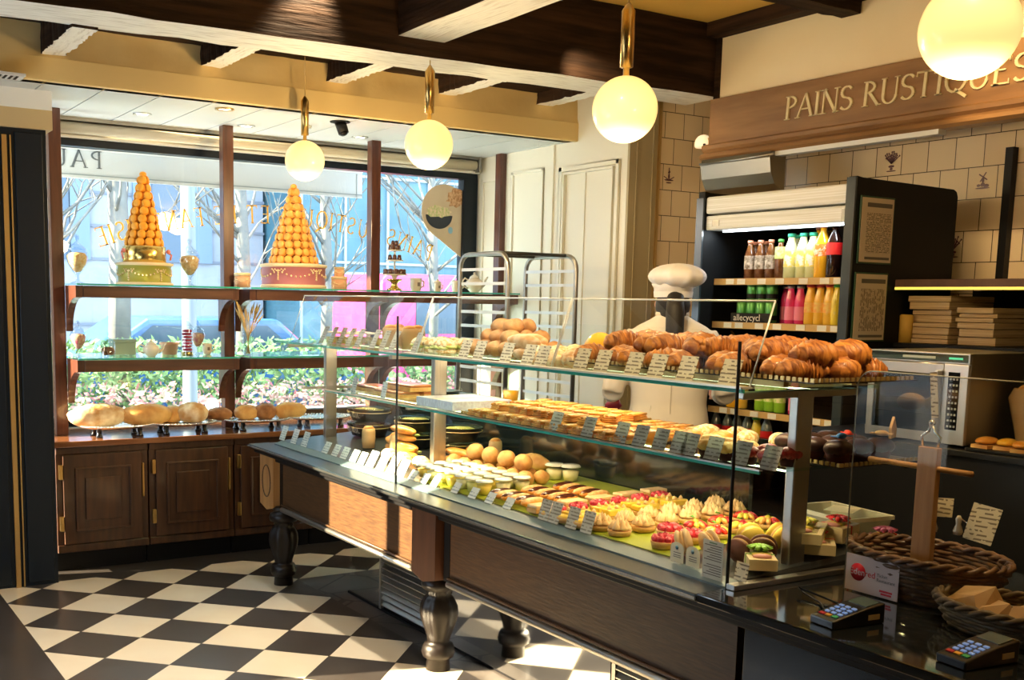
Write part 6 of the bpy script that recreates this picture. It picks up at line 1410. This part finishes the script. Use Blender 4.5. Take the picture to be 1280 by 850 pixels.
mb.tube([(.02, .128, .12), (.02, OW - .014, .12)], .003, 5); mb.build('wire_rack', steel, ov)
for sx in (.04, .44):
    for sy in (.04, .42): MB().lathe([(.015, 0), (.015, .0119)], c=(sx, sy, 0), n=10).build('foot', black, ov)
for k, (y, lab) in enumerate(((.33, 'round toasted bun inside the steel oven, left'), (.20, 'toasted sandwich inside the steel oven, right'))):
    o = MB().ell((0, 0, .035), (.06, .055, .035), 20, 10, lambda a, p: .05 * math.sin(5 * a)).build('toasted_sandwich', roll_m, loc=(4.12, 2.59 + y, 1.0555 + .1225)); tag(o, lab, 'sandwich')
ol = bpy.data.lights.new('oven_bulb', 'POINT'); ol.energy = .8; ol.color = (1, .7, .3); ol.shadow_soft_size = .02; oo = bpy.data.objects.new('oven_bulb', ol); COL.objects.link(oo); oo.parent = ov; oo.location = (.10, .28, .27)
# tray of flat sandwiches and paper cones right of the oven
t = thing('sandwich_tray', 'black tray right of the oven under the flat sandwiches', 'tray', (3.985, 2.02, 1.0555)); MB().box(0, .30, 0, .55, 0, .012).build('tray', black, t, bevel=.003)
for k in range(7): 
    o = MB().box(-.05, .05, -.035, .035, 0, .014).build('lower_slice', roll_m); 
    tt_ = thing('flat_sandwich', 'flat yellow-brown toasted sandwich on the black tray right of the oven, %s from the oven' % ['first', 'second', 'third', 'fourth', 'fifth', 'sixth', 'seventh'][k], 'sandwich', (4.05 + .02 * (k % 2), 2.52 - .072 * k, 1.068), .2 * (k % 3), 'flat sandwiches'); o.parent = tt_
    MB().ell((0, 0, .026), (.055, .036, .018), 18, 8, flat=.5).build('upper_slice', bri if k % 2 else puff2, tt_)
for k in range(3):
    t = thing('paper_cone', 'kraft paper cone standing at the right edge behind the sandwiches, %s' % ['nearest the oven', 'in the middle', 'outermost'][k], 'paper cone', (4.26 + .05 * k, 2.50 - .10 * k, 1.0555)); MB().lathe([(.02, 0), (.06, .2), (.05, .24)], n=10, cap=False, flute=lambda a, q: 1 + .12 * math.sin(3 * a + 4 * q)).build('paper', bag, t); MB().ell((0, 0, .21), (.045, .04, .05), 14, 8).build('bread', roll_m, t)

# ================================================================ worker behind the counter
pe = Vector((3.68, 3.92, 0)); face = Vector((.62, .78)); prz = math.atan2(face.y, face.x) - PI / 2
skin = mat('skin', (.62, .33, .22), .5, sss=.1); coatm = mat('coat_cotton', (.70, .64, .56), .75, col2=(.78, .73, .66), scale=4, bump=.35, bscale=9)
def remesh(o, v): m = o.modifiers.new('r', 'REMESH'); m.mode = 'VOXEL'; m.voxel_size = v; m.use_smooth_shade = True; s2 = o.modifiers.new('s', 'SMOOTH'); s2.iterations = 6; s2.factor = .5; return o
def lift(mb):
    for v in mb.b.verts:
        if v.co.z < 1.5: v.co.z *= 1.045
        elif v.co.z < 1.6: v.co.z += .0675 * (1 - (v.co.z - 1.5) / .1)
def loft(mb, rings, n=24):
    vs = []; m = len(rings)
    for (z, cx, cy, rx, ry) in rings:
        for i in range(n):
            a = 2 * PI * i / n; c, s = math.cos(a), math.sin(a); e = 2.4
            vs.append((cx + rx * math.copysign(abs(c) ** (2 / e), c), cy + ry * math.copysign(abs(s) ** (2 / e), s), z))
    fs = [(k * n + i, k * n + (i + 1) % n, (k + 1) * n + (i + 1) % n, (k + 1) * n + i) for k in range(m - 1) for i in range(n)] + [tuple(range(n))[::-1], tuple((m - 1) * n + i for i in range(n))]
    return mb.vf(vs, fs, True)
mb = MB()
loft(mb, [(.82, 0, 0, .15, .10), (.95, 0, 0, .155, .10), (1.08, 0, 0, .13, .09), (1.25, 0, 0, .15, .10), (1.38, 0, 0, .165, .095), (1.43, 0, 0, .09, .07), (1.47, 0, .005, .052, .052), (1.53, 0, .01, .05, .05)])
mb.ell((0, .025, 1.605), (.074, .092, .112), 24, 16); mb.ell((0, .045, 1.54), (.05, .06, .045), 16, 10); mb.ell((0, .115, 1.595), (.012, .018, .02), 10, 8)
for s_ in (-1, 1):
    mb.ell((s_ * .076, .012, 1.595), (.012, .018, .03), 10, 8); mb.ell((s_ * .028, .106, 1.625), (.014, .01, .008), 8, 6)
    mb.tube([(s_ * .165, 0, 1.385), (s_ * .235, -.01, 1.26), (s_ * .26, .0, 1.14)], [.05, .045, .038], 12); mb.tube([(s_ * .26, 0, 1.14), (s_ * .262, .10, 1.12), (s_ * .255, .20, 1.12)], [.038, .034, .026], 12)
    mb.ell((s_ * .252, .245, 1.12), (.017, .045, .038), 12, 8)
    for k in range(4):
        zz = 1.148 - k * .019; l = (.075, .082, .078, .062)[k]; mb.tube([(s_ * .252, .275, zz), (s_ * .247, .275 + l * .5, zz - .004), (s_ * .228, .275 + l * .85, zz - .008)], [.0095, .009, .0075], 8)
    mb.tube([(s_ * .246, .225, 1.15), (s_ * .225, .25, 1.165), (s_ * .21, .28, 1.165)], [.011, .010, .008], 8)
    mb.tube([(s_ * .085, 0, .86), (s_ * .09, .01, .48), (s_ * .09, -.01, .10)], [.085, .058, .042], 14); mb.tube([(s_ * .09, -.04, .035), (s_ * .095, .13, .03)], [.035, .03], 10)
lift(mb); person = mb.build('person', skin, loc=pe, rz=prz); remesh(person, .0065)
tag(person, 'bakery worker in a cream coat and white puffed cap, seen from behind beside the fridge', 'person')
mb = MB(); loft(mb, [(.86, 0, 0, .215, .15), (.95, 0, 0, .205, .145), (1.08, 0, 0, .18, .128), (1.22, 0, -.005, .185, .13), (1.34, 0, -.01, .20, .125), (1.40, 0, -.005, .205, .11), (1.435, 0, 0, .165, .09), (1.462, 0, 0, .11, .075), (1.485, 0, .0, .07, .068), (1.50, 0, .0, .064, .062)])
for s_ in (-1, 1):
    mb.tube([(s_ * .155, 0, 1.39), (s_ * .225, -.012, 1.29), (s_ * .262, -.012, 1.17), (s_ * .268, -.01, 1.13)], [.064, .062, .057, .054], 14); mb.tube([(s_ * .266, -.01, 1.14), (s_ * .268, .09, 1.12), (s_ * .262, .17, 1.12)], [.056, .05, .047], 14)
lift(mb); co = mb.build('coat', coatm, person); remesh(co, .011)
mb = MB(); mb.tube([(0, -.137, .9), (0, -.128, 1.08), (0, -.139, 1.24), (0, -.139, 1.32)], .003, 5); mb.tube([(-.11, -.115, .92), (-.09, -.118, 1.08)], .002, 5); lift(mb); mb.build('back_seam', mat('seam_shadow', (.5, .45, .38), .8), co)
mb = MB(); mb.tube([(.07 * math.cos(a) , .066 * math.sin(a) + .002, 1.49) for a in [2 * PI * i / 20 for i in range(20)]], .011, 8, closed=True, flat=1.4); lift(mb); mb.build('collar', coatm, co)
hair = mat('dark_hair', (.004, .003, .004), .6, col2=(.010, .008, .008), scale=40, stretch=(6, 6, .4))
mb = MB(); mb.ell((0, .0, 1.60), (.082, .088, .088), 20, 12); mb.ell((0, -.035, 1.575), (.066, .050, .062), 16, 10); mb.tube([(0, -.075, 1.645), (0, -.13, 1.64), (0, -.155, 1.57), (0, -.158, 1.46), (0, -.160, 1.34)], [.028, .038, .043, .042, .03], 14, flat=.7); mb.build('hair', hair, person)
capm = mat('cap_cotton', (.90, .90, .94), .7, col2=(.95, .95, .97), scale=4, bump=.3, bscale=10)
mb = MB(); mb.lathe([(.088, 1.635), (.092, 1.68), (.105, 1.70)], c=(0, .01, 0), n=32, sy=1.1); mb.ell((.014, -.02, 1.735), (.130, .130, .060), 40, 16, lambda a, p: .05 * math.sin(9 * a) * math.cos(p) + .03 * math.sin(4 * a + 1)); cp = mb.build('cap', capm, person); 
MB().lathe([(.0905, 1.637), (.0935, 1.665)], c=(0, .01, 0), n=32, sy=1.1, cap=False).build('cap_band', capm, cp)
tr = mat('black_trousers', (.01, .01, .012), .7); mb = MB(); loft(mb, [(.78, 0, 0, .17, .12), (.9, 0, 0, .165, .115), (.98, 0, 0, .15, .11)])
for s_ in (-1, 1): mb.tube([(s_ * .085, 0, .88), (s_ * .09, .01, .48), (s_ * .09, -.01, .09)], [.10, .08, .07], 14)
lift(mb); remesh(mb.build('trousers', tr, person), .012)
for s_ in (-1, 1): MB().ell((s_ * .092, .05, .045), (.05, .14, .045), 18, 10, flat=.99).build('shoe', black, person)
# red cloth in the left hand
mb = MB(); crumple(mb, (0, 0, 0), (.03, .05, .035), 3); o = mb.build('red_purse', mat('dark_red_purse', (.25, .01, .03), .4), loc=pe + Matrix.Rotation(prz, 3, 'Z') @ Vector((-.25, .33, 1.085))); tag(o, 'dark red pouch held in the worker\'s left hand', 'pouch')

# ================================================================ tray trolley
tr_ = thing('tray_trolley', 'steel bakery tray trolley with rounded hoop ends behind the counter', 'trolley', (3.68, 5.30, 0)); TW, TD, TH = .50, .52, 1.885
alu = mat('aluminium', (.42, .41, .38), .35, 1.); rail_m = mat('pale_runner', (.70, .76, .78), .35, .4)
for x in (0, TW):
    pts = [(x, 0, .08), (x, 0, TH - .09)] + [(x, .09 - .09 * math.cos(a), TH - .09 + .09 * math.sin(a)) for a in [PI / 2 * i / 5 for i in range(1, 6)]]
    pts2 = [(x, TD - p[1], p[2]) for p in pts[::-1]]
    MB().tube(pts + pts2, .0145, 10).build('hoop', alu, tr_)
    for k in range(15):
        z = TH - .10 - k * .085
        if z > .2: MB().box(x - .008 if x else 0, x if x else .012, .012, TD - .012, z, z + .018).build('runner', rail_m, tr_)
MB().tube([(0, .10, TH + .003), (TW, .10, TH + .003)], .011, 8).build('top_bar', mat('dark_bar', (.05, .05, .045), .35, .5), tr_); MB().tube([(0, TD - .10, TH + .003), (TW, TD - .10, TH + .003)], .011, 8).build('top_bar', mat('dark_bar', ()), tr_)
MB().tube([(0, 0, .12), (TW, 0, .12)], .012, 8).tube([(0, TD, .12), (TW, TD, .12)], .012, 8).build('base_bar', alu, tr_)
for x in (0, TW):
    for y in (0, TD): mb = MB(); mb.tube([(x - .012, y, .04), (x + .012, y, .04)], .04, 16); mb.tube([(x, y, .04), (x, y, .09)], .012, 8); mb.build('castor', black, tr_)

# ================================================================ on the cash counter
CZ = .7725
wick = mat('wicker', (.09, .042, .018), .5, col2=(.20, .10, .045), scale=20, coat=.3)
def basket(name, label, c, a, b, h, rz=0, m=wick, rings=10):
    t = thing(name, label, 'basket', c, rz); 
    for k in range(rings):
        mb = MB(); f = k / (rings - 1); aa, bb = a * (.86 + .14 * f), b * (.86 + .14 * f); N = 64
        mb.tube([(aa * math.cos(2 * PI * i / N) * (1 + .030 * math.cos(PI / 2 * i + PI * k)), bb * math.sin(2 * PI * i / N) * (1 + .030 * math.cos(PI / 2 * i + PI * k)), .008 + (h - .02) * f) for i in range(N)], h / rings * .52, 6, closed=True)
        mb.build('woven_row', m, t)
    for k in range(32):
        an = 2 * PI * (k + .5) / 32; ca, sa = math.cos(an), math.sin(an); MB().tube([(a * .86 * ca, b * .86 * sa, .006), (a * .995 * ca, b * .995 * sa, h - .012)], .0035, 5).build('stake', m, t)
    mb = MB(); N = 90
    for q in (0, PI): mb.tube([(a * 1.02 * math.cos(2 * PI * i / N) + .008 * math.cos(i * 1.0 + q) * math.cos(2 * PI * i / N), b * 1.02 * math.sin(2 * PI * i / N) + .008 * math.cos(i * 1.0 + q) * math.sin(2 * PI * i / N), h + .007 * math.sin(i * 1.0 + q)) for i in range(N)], .0075, 6, closed=True)
    mb.build('braided_rim', m, t); MB().lathe([(.85, 0), (.85, .008)], n=40, sx=a, sy=b).build('base', m, t); return t
BC = PZ(1158, 690, .90); BCc = Vector((BC.x, BC.y, CZ))
basket('wicker_basket', 'large oval brown wicker basket holding a wooden paddle on the cash counter', BCc, .155, .235, .125, RZ)
pw = mat('paddle_wood', (.40, .19, .06), .45, col2=(.52, .27, .09), scale=8, stretch=(5, 5, .5))
pz_ = thing('wooden_paddle', 'wooden upright board with a cross dowel standing in the wicker basket', 'paddle', BCc + Vector((-.02, -.0, .0095))); 
htop = PX(1156, 558, pz_.location.x).z - pz_.location.z
MB().box(-.011, .011, -.031, .031, 0, htop).build('board', pw, pz_, bevel=.002); zd = PX(1150, 583, pz_.location.x).z - pz_.location.z
MB().tube([(.0, -.135, zd), (.0, .20, zd)], .0085, 10).build('dowel', pw, pz_)
cm = mat('clip_chrome', (.75, .75, .72), .2, 1.)
mb = MB(); mb.tube([(0, -.024, htop + .0015), (0, -.03, htop + .03), (0, -.01, htop + .045), (0, 0, htop + .07)], .004, 6); mb.tube([(0, .024, htop + .0015), (0, .03, htop + .03), (0, .01, htop + .045), (0, 0, htop + .07)], .004, 6); mb.ell((0, 0, htop + .07), (.01, .01, .01), 8, 6); mb.build('clip', cm, pz_)
MB().cbox((0, 0, htop + .15), (.0015, .022, .13), Matrix.Rotation(-.12, 3, 'X')).build('vertical_tag', cardm, pz_)
def clipcard(label, px, py, pxc, pyc, w_, h_, rz, roll):
    P = PX(px, py, BCc.x + .02); c = PX(pxc, pyc, BCc.x + .02); t = thing('clip_price_card', label, 'price card', P)
    MB().lathe([(.012, 0), (.014, .01), (.007, .03), (.009, .045), (.004, .055)], n=12).build('clear_holder', mat('holder_clear', (.62, .55, .42), .15, coat=.8), t)
    d = c - P; R = Matrix.Rotation(RZ + rz, 3, 'Z') @ Matrix.Rotation(roll, 3, 'X') @ Matrix.Rotation(.25, 3, 'Y'); MB().cbox(d, (.0015, w_, h_), R).build('card', cardm, t)
    MB().tube([(0, 0, .05), tuple(d * .5 + Vector((.004, 0, .01))), tuple(d + Vector((.003, 0, 0)))], .002, 5).build('wire_stem', cm, t)
clipcard('cream price card on a clear clip rising from the back of the wicker basket', 1166, 664, 1175, 634, .078, .055, .1, -.1)
clipcard('taller cream price card with two panels at the right of the wicker basket', 1197, 668, 1228, 655, .082, .105, .1, .12)
P = PZ(1262, 786, .80); basket('shallow_basket', 'shallow dark wicker basket of kraft-wrapped breads at the right edge', Vector((P.x + .05, P.y + .02, CZ)), .13, .20, .07, RZ, mat('dark_wicker', (.09, .06, .03), .5, col2=(.16, .11, .05), scale=20), 6)
for k in range(4):
    Rr = random.Random(k); mb = MB(); mb.vf([(-.08, -.05, 0), (.08, -.05, 0), (.08, .05, 0), (-.08, .05, 0), (-.05, -.02, .045 + .01 * k), (.06, -.01, .05), (.05, .03, .03), (-.04, .035, .05)], [(0, 3, 2, 1), (0, 1, 5, 4), (1, 2, 6, 5), (2, 3, 7, 6), (3, 0, 4, 7), (4, 5, 6, 7)])
    o = mb.build('kraft_parcel', bag, loc=(P.x + .03 + .03 * (k % 2), P.y - .09 + .075 * k, CZ + .024 + .012 * (k % 2)), rz=.4 * k); tag(o, 'folded kraft paper parcel in the shallow basket, %s from the counter edge' % ['first', 'second', 'third', 'fourth'][k], 'paper parcel')
# acrylic screen with the voucher card
XS = 2.69; sc_ = thing('acrylic_screen', 'clear acrylic screen with rounded corner standing on the cash counter', 'screen', (XS, 0, CZ))
pts = [(1.50, 0), (2.085, 0), (2.085, .60)] + [(2.035 + .05 * math.cos(a), .60 + .05 * math.sin(a)) for a in [PI / 2 * i / 6 for i in range(1, 7)]] + [(1.50, .65)]
sp_ = MB().prism(pts, 0, .005, 'x').build('panel', plexi, sc_)
mb = MB(); mb.tube([(.0025, a, b) for a, b in pts[1:]], .0022, 5, cap=True); mb.build('bright_edge', mat('edge_clear', (.36, .36, .30), .3), sp_)
MB().box(-.06, -.0005, 1.52, 1.80, 0, .004).build('foot_plate', plexi, sc_)
vc = thing('voucher_card', 'white voucher sticker with a red disc on the acrylic screen', 'sticker', (XS - .0015, 0, CZ)); 
yA, yB = PX(1058, 700, XS).y - .002, PX(1126, 700, XS).y
MB().prism([(yB, .004), (yA, .004), (yA, .112), (yB + .006, .112), (yB, .106)], -.0012, .0, 'x').build('card', mat('card_pinkwhite', (.62, .52, .52), .4, coat=.3), vc, bevel=.0)
redk = mat('voucher_red', (.60, .015, .03), .4); mb = MB(); mb.lathe([(.001, 0), (.026, 0), (.026, .0006), (.001, .0006)], n=32); mb.build('red_disc', redk, vc, loc=(-.0014, yA - .043, .062), rot=(0, -PI / 2, 0))
L1 = sans('Eden', .027, mat('card_pinkwhite', ()), 'lettering', vc, (-.0024, yA - .014, .054), (PI / 2, 0, -PI / 2), .0002); sans('red', .027, redk, 'lettering', vc, (-.0024, yA - .066, .054), (PI / 2, 0, -PI / 2), .0002)
sans('Ticket\nRestaurant', .014, mat('ink_dark', (.1, .1, .1), .5), 'lettering', vc, (-.0016, yA - .107, .062), (PI / 2, 0, -PI / 2), .0002); MB().box(-.0022, -.0013, yB + .02, yB + .055, .012, .018).box(-.0022, -.0013, yB + .018, yB + .06, .02, .026).build('red_bars', redk, vc)
# card terminals
def terminal():
    t = thing('card_terminal', '', '', (0, 0, 0)); sh1 = mat('terminal_black', (.010, .010, .012), .3, coat=.3)
    MB().prism([(-.09, 0), (.09, 0), (.09, .055), (.02, .045), (-.09, .022)], -.042, .042, 'y').build('body', sh1, t, bevel=.004)
    def onface(x): return .022 + (x + .09) * (.023 / .11) if x < .02 else .045 + (x - .02) * (.01 / .07)
    cols = [mat('key_blue', (.25, .4, .8), .4, emit=(.3, .5, 1), es=.16)]
    for r_ in range(4):
        for c_ in range(3):
            x = -.048 + r_ * .016; y = .022 - c_ * .022; MB().cbox((x, y, onface(x) + .0015), (.008, .013, .003), Matrix.Rotation(-.206, 3, 'Y')).build('key', cols[0], t)
    for c_, m in enumerate((redk, mat('key_amber', (.8, .4, .02), .4), mat('key_green', (.03, .45, .15), .4))): x = -.066; MB().cbox((x, .022 - c_ * .022, onface(x) + .0015), (.011, .018, .003), Matrix.Rotation(-.206, 3, 'Y')).build('key', m, t)
    MB().cbox((.055, 0, onface(.055) + .0012), (.05, .064, .0015), Matrix.Rotation(-.14, 3, 'Y')).build('screen', mat('lcd_grey', (.10, .15, .17), .15, coat=.6), t)
    MB().box(.03, .07, -.0436, -.0422, .014, .028).build('side_label', mat('label_cream', (.6, .5, .35), .6), t); return t
P1 = PZ(1060, 772, .79); P2 = PZ(1222, 818, .79)
put('term', terminal, (P1.x + .01, P1.y + .01, CZ), -.12, 'black card terminal with lit keypad nearer the pastry display', 'card terminal'); put('term', None, (P2.x, P2.y, CZ), -.12, 'black card terminal with lit keypad at the right edge', 'card terminal')
A = PZ(1025, 752, .78); mb = MB(); Bp = PZ(1055, 726, .78); Cp = PZ(1008, 738, .79)
mb.tube([(P1.x + .09, P1.y + .03, CZ + .008), (P1.x + .12, P1.y + .10, CZ + .006), (Cp.x, Cp.y + .03, CZ + .02), (Cp.x - .01, Cp.y, CZ + .012), (A.x, A.y, CZ + .005), (P1.x - .0, P1.y + .058, CZ + .005)], .003, 6)
o = mb.build('cable', black); tag(o, 'black looped cable beside the nearer card terminal', 'cable')
pn = MB().box(-.06, .06, -.05, .05, 0, .0015).build('paper_slip', mat('slip_white', (.74, .66, .46), .6), loc=D(.87, .30, .8005 + .0868), rz=.4); tag(pn, 'small white paper slip lying across the rim of the plastic tub', 'paper')

# unseen fill spots added to brighten right wall, floor, basket and counter front
def spot(x, y, z, tx, ty, tz, en, col=(1, .76, .46), ang=1.2, bl=.6, name='fill_spot'):
    l = bpy.data.lights.new(name, 'SPOT'); l.energy = en; l.color = col; l.spot_size = ang; l.spot_blend = bl; l.shadow_soft_size = .04
    o = bpy.data.objects.new(name, l); COL.objects.link(o); o.location = (x, y, z); o.rotation_euler = (Vector((tx, ty, tz)) - Vector((x, y, z))).to_track_quat('-Z', 'Y').to_euler()
spot(4.0, 2.9, 3.2, 5.25, 2.9, 2.35, 60, (1, .70, .36), ang=.85); spot(2.3, 4.9, 3.2, 1.7, 5.2, 0, 150, (1, .82, .54), ang=1.1); spot(2.28, 3.6, 3.2, 1.55, 4.2, 0, 130, (1, .95, .90), ang=1.1); spot(2.3, 1.5, 3.15, 3.05, 2.1, .85, 26, (1, .76, .45), ang=.42); spot(3.7, 4.8, 3.0, 4.9, 5.3, 1.9, 20); spot(1.6, 2.4, 3.2, 2.6, 3.2, 1.3, 110, ang=1.1)
